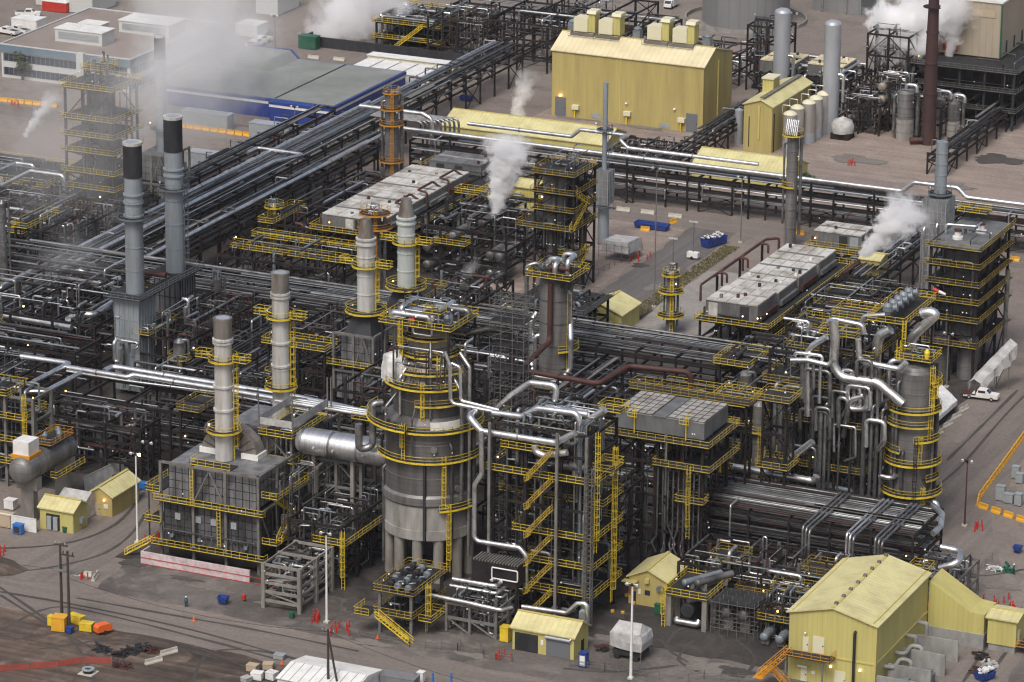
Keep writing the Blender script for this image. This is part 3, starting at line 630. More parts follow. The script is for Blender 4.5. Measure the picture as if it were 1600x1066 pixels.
# low yellow shelters near the cross rack
b = gable('valve_shelter', 'low yellow roofed shelter behind the cross rack below the silos', -11.2, 11, 119.6, 132, 4.2, 2.4, 'x', 'ylw_wall', 'ylw_rx', rpos=.5)
b = gable('analyser_hut', 'small yellow hut beside the steel tower with steam plume', -37.5, -31.2, 83.4, 89.5, 5.2, .9, 'x', 'ylw_wall', 'ylw_rx'); door(b, 'f', 83.4, -33.6, -32.6, 0, 2.2); panel(b, 'wall_vent', 'f', -37, -36, 3.4, 4.2, 83.4, 'cream', .4)
b = gable('instrument_hut', 'small yellow hut below the inner road beside a slim column', 8.4, 17.0, 13.5, 22.5, 3.6, 1.7, 'y', 'ylw_wall', 'ylw_ry'); door(b, 'f', 13.5, 14, 15, 0, 2.2); panel(b, 'window', 'f', 10.2, 11.6, 1.4, 2.2, 13.5, 'glassd')
b = gable('sample_hut', 'small flat yellow hut beside the grey banded column', -6.5, -.8, 6, 12, 3.2, .8, 'y', 'ylw_wall', 'ylw_ry')
b = gable('switch_hut', 'small yellow hut roof behind the steelwork of the fan cooler', 70, 76.5, -58, -49, 4.5, 1.2, 'y', 'ylw_wall', 'ylw_ry')
b = gable('meter_hut', 'upright mustard yellow cabin under the steam jet beside the clad furnace', 51.5, 55.5, 52.5, 57.5, 9.2, .5, 'x', 'ylw_wall2', 'ylw_rx', base=3.5)
for q in ((51.7, 52.8), (55.3, 52.8), (51.7, 57.2), (55.3, 57.2)): part('leg', MB().box(q[0]-.15, q[0]+.15, q[1]-.15, q[1]+.15, 0, 3.5), 'steel', b)
# garage with two shutters
b = gable('garage', 'low yellow garage with one raised black and one grey roller shutter', 64.4, 74.7, -141.2, -135.6, 3.7, 1.5, 'x', 'ylw_wall', 'ylw_rx')
s1 = panel(b, 'roller_shutter', 'f', 64.8, 68.7, .05, 3.0, -141.2, 'shutter', .06); s1.data.materials[0] = M['black']
for k in range(7): part('slat', MB().box(64.85, 68.65, -141.30, -141.27, .2+k*.4, .52+k*.4), 'soot', s1)
s2 = panel(b, 'roller_shutter', 'f', 70.1, 74.1, .05, 3.0, -141.2, 'shutter', .07); part('shutter_drum', MB().lathe((70, -141.4, 3.1), (1, 0, 0), [(0, .28), (4.2, .28)], 10), 'silo', s2)
panel(b, 'notice', 'f', 69.2, 69.6, 1.6, 2.4, -141.2, 'white'); panel(b, 'door', 'r', -138.4, -137.3, 0, 2.2, 74.7, 'black', .05); part('lamp', MB().sphere((74.3, -141.6, 3.4), .16, 8), 'fixt', b)
# hut in the middle yard
b = gable('control_hut', 'yellow hut with small dark window and round wall fan in the front yard', 73.0, 79.6, -115.6, -107.4, 4.6, 1.5, 'y', 'ylw_wall2', 'ylw_ry')
b.children[1].data.materials[0] = M['ylw_ry']; door(b, 'f', -115.6, 73.5, 74.3, 0, 2.2, 'black', False); panel(b, 'window', 'f', 75.8, 76.7, 1.9, 2.7, -115.6, 'glassd'); panel(b, 'notice', 'f', 74.6, 75.1, 1.9, 2.7, -115.6, 'white')
panel(b, 'notice', 'f', 73.1, 73.35, 1.6, 2.6, -115.6, 'redp', .1); panel(b, 'air_intake', 'f', 75.9, 76.6, 4.0, 4.7, -115.6, 'ylw_wall', .5); part('wall_fan', MB().lathe((78.4, -115.6, 3.4), (0, -1, 0), [(0, .5), (.5, .5)], 12), 'bluegrey', b)
part('porch_roof', MB().box(72.3, 74.7, -117.0, -115.7, 4.0, 4.15), 'trim', b)
# huts in the yard below the horizontal drum
b = gable('analyser_hut', 'yellow hut with open doors and two grey cabinets inside by the side road', -28.4, -22.0, -127.2, -122.6, 3.8, 1.2, 'x', 'ylw_wall', 'ylw_rx')
d = panel(b, 'doorway', 'f', -27.2, -24.6, .1, 2.9, -127.2, 'black', .05)
for x in (-26.9, -25.7): part('cabinet', MB().box(x, x+.8, -127.6, -127.27, .2, 2.5), 'dbox', d)
panel(b, 'wall_fan', 'r', -125.2, -124.2, 1.2, 2.2, -22.0, 'dbox', .5)
b = gable('tool_hut', 'brownish yellow hut with lit lamp behind the grey tarpaulin shelter', -24.8, -20.2, -117.5, -108.5, 3.6, 1.4, 'y', 'ylw_wall2', 'ylw_ry'); door(b, 'f', -117.5, -23.4, -22.5, 0, 2.2, 'beigec'); panel(b, 'notice', 'f', -21.8, -21, 1.4, 2.1, -117.5, 'white'); part('lamp', MB().sphere((-21.6, -117.8, 2.9), .16, 8), 'lampo', b)
mb = MB().prism([(-120.5, .1), (-116.6, .1), (-116.6, 3.4), (-118.6, 4.4), (-120.5, 3.4)], 'x', -28.8, -23.4)
solo('tarpaulin_shelter', 'grey white tarpaulin shelter between the two yellow huts', 'shelter', mb, 'tarp')
# big yellow building, lower right
b = gable('substation_building', 'large pale yellow building with ridge hooks and outside metal stair', 106.8, 120.7, -133.5, -109.4, 10.8, 1.75, 'y', 'ylw_wall', 'ylw_ry', .4)
part('belt_trim', MB().box(106.7, 120.86, -133.62, -133.5, 4.5, 4.75).box(120.7, 120.83, -133.5, -109.4, 4.5, 4.75), 'trim', b)
part('corner_trim', MB().box(120.55, 120.82, -133.64, -133.36, .05, 10.6), 'trim', b)
for i in range(8): part('ridge_hook', MB().box(113.5, 114.0, -132.6+i*3.2, -132.0+i*3.2, 12.7, 13.2), 'grey', b)
for x in (107.3, 120.2): part('roof_walkway_rib', MB().box(x-.08, x+.08, -133.6, -109.3, 11.1 if x < 110 else 11.1, 11.3), 'trim', b)
door(b, 'f', -133.5, 109.1, 110.0, 4.9, 7.2); door(b, 'f', -133.5, 110.7, 112.5, 4.9, 7.6); door(b, 'f', -133.5, 108.9, 109.9, 0, 2.3); door(b, 'f', -133.5, 114.3, 116.1, 0, 2.6)
panel(b, 'porch_hood', 'f', 108.6, 110.1, 2.5, 2.8, -133.5, 'cream', .8); panel(b, 'notice', 'f', 110.6, 111.2, 1.4, 1.9, -133.5, 'white')
part('drain_pipe', MB().tube([(117.4, -133.3, 9.4), (117.4, -133.9, 9.4), (117.4, -133.9, .1)], .22, 8), 'black', b)
for x, z in ((113.7, 3.2), (118.4, 3.4), (109.5, 7.9)): part('lamp', MB().sphere((x, -133.8, z), .17, 8), 'lampw' if z < 4 else 'fixt', b)
p_ = part('platform', MB().box(107, 114.4, -136.2, -133.6, 4.7, 4.85), 'grate', b); part('railing', MB().rail([(107, -136.2, 4.85), (114.4, -136.2, 4.85), (114.4, -133.7, 4.85)]), 'orange', p_)
for x in (107.3, 113.2): part('support_post', MB().box(x-.12, x+.12, -136, -135.76, 0, 4.7), 'grey', b)
part('stair', MB().stair((104.9, -140.6, 2.5), (107.4, -134.9, 4.85)).stair((108.2, -136.9, 0), (104.9, -136.6, 2.5)).box(104, 105.6, -141.2, -136, 2.4, 2.5), 'orange', b)
for k in (0, 1, 2, 3):   # ducts on the transformer side
    y = -129.6+k*5.1; z = 2.4+k*.35
    part('bus_duct', MB().tube([(120.8, y, z+1.2), (122.3, y, z+1.2), (122.3, y, z+.9), (122.3, y, .3)] if k > 1 else [(120.8, y, z+.6), (122.4, y, z+.6), (122.4, y+2.6, z+1.1), (124.2, y+2.6, z+1.1), (124.2, y+2.6, .3)], .34, 8), 'concp', b)
# wing and hut on its far side
mb = MB().prism([(120.9, 2.4), (130.0, 2.4), (130.0, 5.6), (127.6, 5.8), (120.9, 9.8)], 'y', -109.6, -103.5)
o = root('lean_to_wing', 'yellow lean-to wing with sloping top against the large pale yellow building', 'wing', 125, -106, 0); part('wall', mb, 'ylw_wall', o); part('base_wall', MB().box(120.95, 130.1, -109.8, -103.4, 0, 2.4), 'concp', o)
b = gable('transformer_hut', 'small yellow raised hut with orange steps beside the lean-to wing', 130.6, 135.2, -109.6, -104.4, 5.4, .5, 'x', 'ylw_wall', 'ylw_rx', base=1.2); door(b, 'r', 135.2, -108.6, -107.6, 1.3, 3.6)
part('stilt_base', MB().box(130.8, 135, -109.4, -104.6, 0, 1.2), 'concp', b); p_ = part('landing', MB().box(135.3, 137.3, -109.4, -106.4, 1.2, 1.3), 'grate', b); part('railing', MB().rail([(135.3, -109.4, 1.3), (137.3, -109.4, 1.3), (137.3, -106.4, 1.3)]), 'orange', p_); part('stair', MB().stair((137.0, -103.4, 0), (137, -106.4, 1.3)), 'orange', b)
for i, y in enumerate((-134.6, -129.4, -122.6, -116.4)):
    solo('blast_wall', ('grey concrete blast wall nearest the building gable end', 'second grey concrete blast wall from the building gable', 'third grey concrete blast wall from the building gable', 'grey concrete blast wall nearest the lean-to wing')[i], 'wall', MB().box(121.4, 128.2, y-.15, y+.15, 0, 3.5), 'concp', 'concrete blast walls between the ducts')
for i, (x, y) in enumerate(((124.6, -131.6), (126.6, -127))):
    r_ = root('transformer', ('grey blue finned transformer in the bay nearest the gable end', 'grey blue finned transformer in the second bay')[i], 'transformer', x, y, 0); part('tank', MB().box(x-.8, x+.8, y-.9, y+.9, .1, 2.4), 'bluegrey', r_)
    f_ = MB()
    for k in range(6): f_.box(x+.8, x+1.25, y-.85+k*.3, y-.75+k*.3, .4, 2.1)
    part('radiator', f_, 'bluegrey', r_)
# office block, far left
b = root('office_block', 'wide two storey grey office with brown flat roof and window bands', 'building', -178, 135, 0)
part('wall', MB().box(-196, -160.6, 134.6, 177, 0, 6.3), 'offwall', b); part('fascia', MB().box(-196.3, -160.3, 134.3, 177.3, 6.3, 8), 'offband', b); part('roof', MB().box(-195.8, -160.8, 134.8, 176.8, 7.5, 8.06), 'brnroof', b)
part('parapet', MB().box(-196.3, -160.3, 134.3, 134.7, 8.06, 8.3).box(-160.7, -160.3, 134.7, 177.3, 8.06, 8.3).box(-196.3, -195.9, 134.7, 177.3, 8.06, 8.3).box(-195.9, -160.7, 176.9, 177.3, 8.06, 8.3), 'offwall', b)
for z0, z1 in ((.8, 2.6), (4.2, 6.0)):
    for s in ('f', 'r'):
        wd = part('window_band', MB().box(-195.4, -161.4, 134.5, 134.7, z0, z1) if s == 'f' else MB().box(-160.7, -160.5, 135.4, 176, z0, z1), 'glassd', b); mu = MB()
        for k in range(27):
            if s == 'f': mu.box(-195.2+k*1.27, -195.08+k*1.27, 134.4, 134.52, z0, z1)
            else: mu.box(-160.52, -160.4, 135.6+k*1.5, 135.72+k*1.5, z0, z1)
        part('mullion', mu, 'offband', wd)
part('stair_tower', MB().box(-174.5, -172.6, 133.2, 134.5, 0, 8.5), 'offwall', b)
for x0, x1, y0, y1, h, l in ((-186, -173, 143, 149, 3.2, 'pale plant room box nearest the front of the office roof'), (-177, -163, 158, 166, 3, 'long pale plant room box near the back of the office roof'), (-187, -181, 156, 160, 1.6, 'low pale plant box behind others on the office roof')):
    r_ = root('plant_room', l, 'plant room', (x0+x1)/2, (y0+y1)/2, 8.1); part('casing', MB().box(x0, x1, y0, y1, 8.1, 8+h), 'offwall', r_); part('lid', MB().box(x0-.2, x1+.2, y0-.2, y1+.2, 8+h+.01, 8.2+h), 'white', r_); part('louver', MB().box(x0+1, x1-1, y0-.12, y0, 9, 7.4+h), 'dbox', r_)
# blue building
b = root('blue_warehouse', 'low royal blue building with a white band and grey green flat roof', 'building', -125, 128.5, 0)
part('wall', MB().box(-147.4, -103.5, 128.8, 166, 0, 3.3), 'blue', b); part('white_band', MB().box(-147.5, -103.4, 128.7, 166.1, 3.3, 3.95), 'white', b); part('fascia', MB().box(-147.6, -103.3, 128.6, 166.2, 3.95, 4.6), 'bluep', b)
part('roof', MB().box(-147.0, -103.9, 129.2, 165.6, 4.4, 4.68), 'flatroof', b); part('bay_wall', MB().box(-119.2, -103.5, 126.6, 128.75, 0, 3.3), 'blue', b); part('bay_band', MB().box(-119.3, -103.4, 126.5, 128.55, 3.3, 3.95), 'white', b); part('bay_fascia', MB().box(-119.4, -103.3, 126.4, 128.5, 3.96, 4.62), 'bluep', b)
part('roof_step', MB().prism([(-146.8, 4.7), (-132, 4.7), (-134, 6.6), (-145.4, 6.6)], 'y', 152, 165.4), 'flatroof', b); part('roof_gully', MB().box(-119.3, -118.9, 129.3, 165.5, 4.69, 4.78), 'soot', b)
part('step_fascia', MB().prism([(-147.2, 4.7), (-131.6, 4.7), (-133.8, 6.75), (-145.6, 6.75)], 'y', 165.42, 165.9), 'bluep', b)
# trailers behind the blue building
for i, (x, y, l) in enumerate(((-118, 171, 'cream flat roofed trailer behind the blue building'),)):
    r_ = root('site_trailer', l, 'trailer', x, y, 0); part('body', MB().box(-121, -98, 181, 184.2, .5, 3.4), 'cream', r_); part('roof', MB().box(-121.2, -97.8, 180.8, 184.4, 3.42, 3.6), 'white', r_); part('skirting', MB().box(-120.8, -98.2, 181.2, 184, 0, .5), 'dbox', r_)
for i in range(5):
    x = -118+i*4.6; r_ = root('white_trailer', 'white roofed trailer end with sooty roof patch, one of a row behind the blue building', 'trailer', x, 174, 0, 'white trailers parked in a row'); part('body', MB().box(x-2, x+2, 169, 179.4, .5, 3), 'offwall', r_); part('roof', MB().box(x-2.1, x+2.1, 168.8, 179.6, 3.02, 3.2), 'white', r_)
# grey storage containers along the yellow barriers
def container(name, label, x0, x1, y0, y1, h, m='dbox', cat='container', roofm='silo', group=None):
    r_ = root(name, label, cat, (x0+x1)/2, (y0+y1)/2, 0, group); part('body', MB().box(x0, x1, y0, y1, .15, h), m, r_); part('roof', MB().box(x0-.1, x1+.1, y0-.1, y1+.1, h+.01, h+.16), roofm, r_)
    part('door', MB().box(x1, x1+.06, y0+.2, y1-.2, .25, h-.2), m, r_); rb = MB(); n = int((x1-x0)/.6)
    for k in range(n): rb.box(x0+.2+k*.6, x0+.4+k*.6, y0-.05, y0, .25, h-.15)
    part('corrugation', rb, m, r_); return r_
def cxy(px, py): return G(px, py)
for (px, py, L_, l) in ((283, 197, 12, 'grey storage container nearest the two tall blue grey stacks'), (389, 216, 11.5, 'grey storage container nearer the pipe rack behind the yellow barriers'), (292, 262, 13, 'grey container half hidden behind the silver pipe loop')):
    x, y = G(px, py); container('storage_container', l, x, x+L_, y, y+3.2, 3.6)
# beige building on legs, top right
b = root('beige_plant_hall', 'beige sheet clad hall raised on dark steelwork behind the red brown stack', 'building', 22, 206, 14)
part('wall', MB().box(12.1, 31, 205, 245, 14, 27), 'beige', b); part('roof', MB().prism([(11.8, 27.02), (31.3, 27.02), (31.3, 27.4), (21.5, 28.6), (11.8, 27.4)], 'y', 204.7, 245), 'white', b); part('corner_trim', MB().box(30.8, 31.15, 204.86, 205.2, 14, 26.9), 'green', b); part('corner_trim', MB().box(12.6, 12.9, 204.9, 205.0, 14, 26.9), 'green', b)
part('graffiti_panel', MB().box(17, 20.6, 204.88, 205, 14.6, 17.2), 'redp', b); part('louver', MB().box(24, 29.4, 204.85, 205, 23.5, 25), 'beigec', b)
for k in range(5): part('window', MB().box(31, 31.08, 209+k*6, 210+k*6, 14.6, 17.4), 'glassd', b)
# tanks at the top edge
x, y = G(1142, 45); r_ = root('storage_tank', 'large round grey storage tank at the top edge of the yard', 'tank', x, y+10.5, 0); part('shell', MB().lathe((x, y+10.5, 0), (0, 0, 1), [(0, 11.2), (11, 11.2)], 48), 'tank', r_); part('roof', MB().lathe((x, y+10.5, 0), (0, 0, 1), [(11, 11.3), (12.2, .3)], 48), 'tank', r_)
bw = MB(); 
for k in range(40):
    a0, a1 = R(k*9), R(k*9+9); bw.bar((x+15.5*math.cos(a0), y+10.5+15.5*math.sin(a0), .5), (x+15.5*math.cos(a1), y+10.5+15.5*math.sin(a1), .5), .3, 1.0)
solo('bund_wall', 'low curved bund wall around the large round tank', 'wall', bw, 'concp')
x, y = G(1268, 16); r_ = root('square_tank', 'grey square tank house at the top edge left of the steam', 'building', x+6, y+6, 0); part('wall', MB().box(x, x+13.5, y, y+12, 0, 9), 'tank', r_); part('roof', MB().box(x-.2, x+13.7, y-.2, y+12.2, 9.02, 9.3), 'silo', r_)
for k in (3, 9.5): part('vent_pipe', MB().tube([(x+k, y-.4, .2), (x+k, y-.4, 5), (x+k+1, y-.4, 5)], .25), 'silver', r_)
# white and orange blocks in the far corner
for (px, py, px2, h, d, m_, l, nm) in ((56, 8, 103, 4.5, 10, 'offwall', 'white cabin in the far corner beside the orange roofed shed', 'site_cabin'), (66, 17, 104, 2.6, 7, 'redp', 'orange red open shed before the white cabins', 'open_shed'), (103, 19, 145, 5.2, 12, 'offwall', 'tall white cabin behind the office block', 'site_cabin'), (18, 46, 58, 2.8, 5, 'white', 'white box trailer beside the office block corner', 'box_trailer'), (400, 22, 434, 7, 12, 'offwall', 'white block building in the steam at the top edge', 'white_block'), (368, 56, 402, 3, 6, 'white', 'white flat roofed hut in the drifting steam', 'site_hut')):
    x0, y0 = G(px, py); x1 = G(px2, py+(px2-px)*.11)[0]; container(nm, l, x0, x1, y0, y0+d, h, m_, 'cabin', 'white')
x, y = G(466, 76); container('green_container', 'dark green container on the bank behind the blue building', x, x+4.8, y, y+2.6, 3.2, 'green', 'container', 'green')
# ------------------------------------------------------------------ furnaces, stacks, vessels and columns
random.seed(21)
def ribs(mb, x0, x1, y0, y1, z0, z1, sx=1.25, sz=1.5, d=.06):
    n = max(1, round((x1-x0)/sx))
    for i in range(n+1): x = x0+(x1-x0)*i/n; mb.box(x-.045, x+.045, y0-d, y0-.002, z0, z1)
    n = max(1, round((y1-y0)/sx))
    for i in range(n+1): y = y0+(y1-y0)*i/n; mb.box(x1+.002, x1+d, y-.06, y+.06, z0, z1)
    n = max(1, round((z1-z0)/sz))
    for i in range(1, n): z = z0+(z1-z0)*i/n; mb.box(x0, x1, y0-d*.9, y0-.004, z-.035, z+.035).box(x1+.004, x1+d*.9, y0, y1, z-.035, z+.035)
    return mb
def deckrail(rt, x0, x1, y0, y1, z, sides, railm='yellow'):
    d = part('platform', MB().box(x0, x1, y0, y1, z, z+.1), 'grate', rt)
    segs = {'f': [(x0, y0, z+.1), (x1, y0, z+.1)], 'r': [(x1, y0, z+.1), (x1, y1, z+.1)], 'b': [(x1, y1, z+.1), (x0, y1, z+.1)], 'l': [(x0, y1, z+.1), (x0, y0, z+.1)]}
    r_ = MB()
    for s in sides: r_.rail(segs[s])
    part('railing', r_, railm, d); return d
def furnace(label, x0, x1, y0, y1, zt, m='furn', split=.55, posts=4, z0=3.0):
    rt = root('process_furnace', label, 'furnace', x0, y0, 0); zm = z0+(zt-z0)*split
    part('firebox', MB().box(x0, x1, y0, y1, z0, zm-.35), m, rt); part('convection_box', MB().box(x0+.7, x1-.7, y0+.5, y1-.5, zm+.35, zt), 'furnl' if m == 'furn' else m, rt); part('floor_frame', MB().box(x0+.5, x1-.5, y0+.5, y1-.5, .5, z0-.02), 'steel', rt); part('mid_band', MB().box(x0+1, x1-1, y0+.8, y1-.8, zm-.33, zm+.33), 'steel', rt)
    part('rib_trim', ribs(ribs(MB(), x0, x1, y0, y1, z0, zm-.36), x0+.7, x1-.7, y0+.5, y1-.5, zm+.36, zt-.02), 'steel', rt)
    for i in range(posts):
        x = x0-.25+(x1-x0+.5)*i/(posts-1); part('column', MB().box(x-.22, x+.22, y0-.75, y0-.31, 0, zt+.6), 'grey', rt)
    for y in (y0+(y1-y0)*.5, y1): part('column', MB().box(x1+.15, x1+.55, y-.2, y+.2, 0, zt+.6), 'grey', rt)
    b = MB()
    for z in (zm, zt+.4): b.box(x0-.5, x1+.6, y0-.7, y0-.36, z-.2, z+.2); b.box(x1+.18, x1+.5, y0-.3, y1+.1, z-.2, z+.2)
    w_ = (x1-x0+.5)/(posts-1)
    for i in (1,): 
        xa = x0-.25+w_*i; xb = xa+w_; xm = (xa+xb)/2
        b.bar((xa, y0-.55, zm+.2), (xm, y0-.55, zt), .22); b.bar((xb, y0-.55, zm+.2), (xm, y0-.55, zt), .22)
    part('frame_lattice', b, 'grey', rt); return rt, zm
def stack(label, x, y, z0, z1, r, m, dark=None, decks=(), wing=(), cone=None, railm='yellow', lad=20, collar=(), n=26):
    rt = root('exhaust_stack', label, 'stack', x, y, z0)
    zd = z1-dark if dark else z1
    if cone: prof = [(z0, r*1.03), (z1-cone, r)]; part('shaft', MB().lathe((x, y, 0), (0, 0, 1), prof, n), m, rt); part('cone_tip', MB().lathe((x, y, 0), (0, 0, 1), [(z1-cone, r*.98), (z1, r*.58)], n), 'bare', rt)
    else:
        part('shaft', MB().lathe((x, y, 0), (0, 0, 1), [(z0, r*1.05), (zd, r)], n), m, rt)
        if dark:
            t = part('tip', MB().lathe((x, y, 0), (0, 0, 1), [(zd, r*1.06), (z1-.6, r*1.06), (z1, r*1.02)], n), 'soot' if m == 'stack' else 'bare', rt); part('rim', MB().annulus(x, y, z1+.04, r*.8, r*1.1, 0, 360, .5, n), 'stackw' if m == 'stack' else 'bare', t); part('mouth', MB().lathe((x, y, 0), (0, 0, 1), [(z1+.0, r*.8), (z1+.02, r*.8)], n), 'silo', t)
    k = 5
    for i in range(1, k): z = z0+(zd-z0)*i/k; part('seam_ring', MB().lathe((x, y, 0), (0, 0, 1), [(z-.09, r*1.05+.05), (z+.09, r*1.05+.05)], n), m, rt)
    for z in collar: part('collar', MB().lathe((x, y, 0), (0, 0, 1), [(z-.16, r+.28), (z+.16, r+.28)], n), m, rt)
    for z, ex in decks: ringdeck(rt, x, y, z, r, r+ex, 0, 360, railm)
    for z, ex in wing:
        ringdeck(rt, x, y, z, r, r+.95, 0, 360, railm)
        for s in (1, -1):
            d = part('platform', MB().box(*(sorted((x+s*(r+.7), x+s*(r+ex)))), y-.9, y+.9, z+.01, z+.12), 'grate', rt)
            part('railing', MB().rail([(x+s*(r+.8), y-.9, z+.1), (x+s*(r+ex), y-.9, z+.1), (x+s*(r+ex), y+.9, z+.1), (x+s*(r+.8), y+.9, z+.1)], 1.1, 1.2), railm, d)
    zz = [d_[0] for d_ in decks]+[d_[0] for d_ in wing]
    if zz: part('ladder', MB().ladder(x+(r+.25)*math.cos(R(lad)), y+(r+.25)*math.sin(R(lad)), z0, max(zz), R(lad)), railm, rt)
    lamps(rt, [(x-1.2, y-r-1.4, z+1.6) for z in zz], .1)
    return rt
# front furnace with two ring ducts
fA, zm = furnace('front dark plated furnace with an arched duct on its roof', -3.2, 14.2, -129.8, -118.2, 16.3)
deckrail(fA, -4.6, 16.2, -131.9, -130.6, 2.75, 'frl'); deckrail(fA, -4.4, 15.8, -131.4, -130.6, zm-.05, 'frl'); deckrail(fA, 14.9, 17.8, -130, -119, zm+2.8, 'frb'); deckrail(fA, 14.9, 17.6, -130, -119, 5.2, 'frb'); deckrail(fA, -6.4, -3.3, -131, -126, 6.2, 'fl'); deckrail(fA, -6, -3.3, -131, -122, 11.5, 'fl'); deckrail(fA, 1.2, 8.6, -129, -126.2, 16.4, 'fl')
part('stair', MB().stair((-9.5, -131.6, .1), (-5.2, -131.4, 2.8)), 'yellow', fA)
part('stair', MB().stair((17.2, -128.6, 5.3), (17.2, -123.5, 9.2)).stair((16.2, -123.5, 9.2), (16.2, -128.4, 12.6)), 'yellow', fA)
part('ladder', MB().ladder(2.6, -131.0, 10, 15.4, R(-90), False), 'yellow', fA); part('ladder', MB().ladder(7.6, -131.2, 4, 10, R(-90), False), 'yellow', fA)
for x in (-.6, 3.2, 6.0, 9.7): part('peep_door', MB().box(x-.5, x+.5, -130.05, -129.8, 7.0, 8.1), 'silo', fA)
for x in (-1.6, 3.5, 8.2, 12): part('burner', MB().lathe((x, -129.9, 4.2), (0, -1, 0), [(0, .35), (.5, .35)], 10), 'bluegrey', fA)
lamps(fA, [(-1.5, -131.5, 5.0), (4.6, -131.5, 4.6), (8.8, -131.5, 4.4), (12, -131.5, 11), (1, -131, 12)], 0)
cx = 4.9; rings = []; k = 22
for i in range(k+1):
    a = math.pi*i/k; c, s = math.cos(a), math.sin(a)
    rings.append([(cx+5.2*c, -122.4, 16.4+5.0*s), (cx+5.2*c, -119.6, 16.4+5.0*s), (cx+2.5*c, -119.6, 16.4+2.4*s), (cx+2.5*c, -122.4, 16.4+2.4*s)])
dct = part('arch_duct', MB().quadstrip(rings, False), 'bare', fA); jb = MB()
for i in range(1, k, 2):
    a = math.pi*i/k; c, s = math.cos(a), math.sin(a); jb.bar((cx+2.5*c, -122.46, 16.4+2.4*s), (cx+5.2*c, -122.46, 16.4+5.0*s), .1)
part('joint_trim', jb, 'soot', dct)
for q in (cx-5.4, cx+2.3): part('end_box', MB().box(q, q+3.1, -122.6, -119.4, 16.35, 17.3), 'white', fA)
stack('pale front stack rising before the arched duct', 4.9, -124, 16.4, 40.5, 1.42, 'stackw', 3.2, [(21.4, 1.4)], [(33.4, 3.3)], collar=(36.4, 36.9, 25, 29))
struct_wrap = solo('wrapped_barrier', 'pinkish white sheeted barrier along the foot of the front furnace', 'barrier', MB().box(-5.2, 14.8, -134.3, -134.0, 0, 2.2).box(-5.2, -4.95, -134.0, -131.5, 0, 2.2), 'pink')
solo('warning_tape', 'red warning tape strung along the wrapped barrier', 'tape', MB().box(-5.2, 22, -134.42, -134.36, 1.15, 1.24).box(-5.2, 22, -134.42, -134.36, .1, .18), 'redp')
fB, zb = furnace('second dark furnace behind the front one in line with its stack', -2.5, 13, -111, -99.5, 17.5, posts=4)
stack('pale stack of the second furnace with stained flanks', 5.4, -105, 17.5, 43, 1.4, 'stackw', 3.4, [(23.2, 1.3)], [(35.4, 3.2)], collar=(38.9, 39.5, 27, 31))
# furnaces with conical stacks
for (y, l, l2, m, tb) in ((-48.5, 'grey panelled furnace under the sooty conical stack', 'stained conical tipped stack beside the orange caged column', 'stackw', 36), (-32, 'dark furnace under the greenish white conical stack', 'greenish white conical tipped stack, clean flanked', 'stackg', 35.6)):
    f_, z_ = furnace(l, -11, -3.6, y-4, y+4, 15, 'furnl' if y < -40 else 'furn', .45, 3)
    part('flare_hood', MB().quadstrip([[(-10, y-3, 15.02), (-4.4, y-3, 15.02), (-4.4, y+3, 15.02), (-10, y+3, 15.02)], [(-8.4, y-1.6, 19), (-5.6, y-1.6, 19), (-5.6, y+1.6, 19), (-8.4, y+1.6, 19)]], False), 'soot', f_)
    deckrail(f_, -12.4, -2.6, y-5.4, y-4.2, 9.5, 'frl')
    stack(l2, -7, y, 18.6, tb, 1.58, m, None, [(18.9, 2.2)], [(27.3, 3.4)], 3.4, 'yellow', 10, (tb-3.6, tb-4.6))
# twin blue grey stacks
tw = root('furnace_casing', 'twin tall blue grey furnace casings joined by a dark walkway', 'furnace', -49.5, -57, 0)
for (xa, xb, ya, yb) in ((-52.2, -47.2, -60.6, -54.4), (-52.6, -47.2, -45, -39.4)):
    part('casing', MB().box(xa, xb, ya, yb, 1, 18), 'stack' if ya < -50 else 'furnl', tw); part('rib_trim', ribs(MB(), xa, xb, ya, yb, 1, 18, 1.0, 3.2, .12), 'dbox' if ya < -50 else 'steel', tw); part('top_hood', MB().box(xa-.3, xb+.3, ya-.3, yb+.3, 18.02, 18.6), 'dbox', tw)
part('lower_shell', MB().lathe((-50, -42.2, 0), (0, 0, 1), [(.5, 3.9), (11, 3.9)], 24), 'soot', tw); d = part('walkway', MB().box(-53.6, -46, -62, -54, 18.7, 18.9).box(-49, -46, -53.99, -45.01, 18.7, 18.9).box(-53.6, -46, -45, -38, 18.7, 18.9), 'grate', tw); part('railing', MB().rail([(-53.6, -62, 18.9), (-46, -62, 18.9), (-46, -38, 18.9), (-53.6, -38, 18.9)]), 'bluegrey', d)
part('duct', MB().lathe((-51.8, -50, 20.4), (1, 0, 0), [(0, .55), (4.5, .55)], 12), 'rust', tw)
clutter(tw, -45.5, -43.5, -62, -38, [2, 6, 10, 14], 14, .36, ['silver', 'alu', 'silver']); clutter(tw, -52, -46, -64.5, -62, [2, 6, 10, 15], 10, .36, ['silver', 'alu', 'silver'])
stack('nearer of the two tall blue grey stacks with black tip', -49.7, -57.2, 18.9, 47.2, 1.62, 'stack', 6.5, [], [], railm='bluegrey', collar=(36, 37.5, 33.5))
stack('farther of the two tall blue grey stacks with black tip', -49.6, -42.4, 18.9, 48.6, 1.65, 'stack', 6.6, [(35, 1.3)], [], railm='bluegrey', collar=(37.4, 38.6))
for o in bpy.data.objects:
    if o.get('label', '').startswith('nearer of the two tall blue'): ringdeck(o, -49.7, -57.2, 33.2, 1.62, 3.0, 0, 360, 'bluegrey')
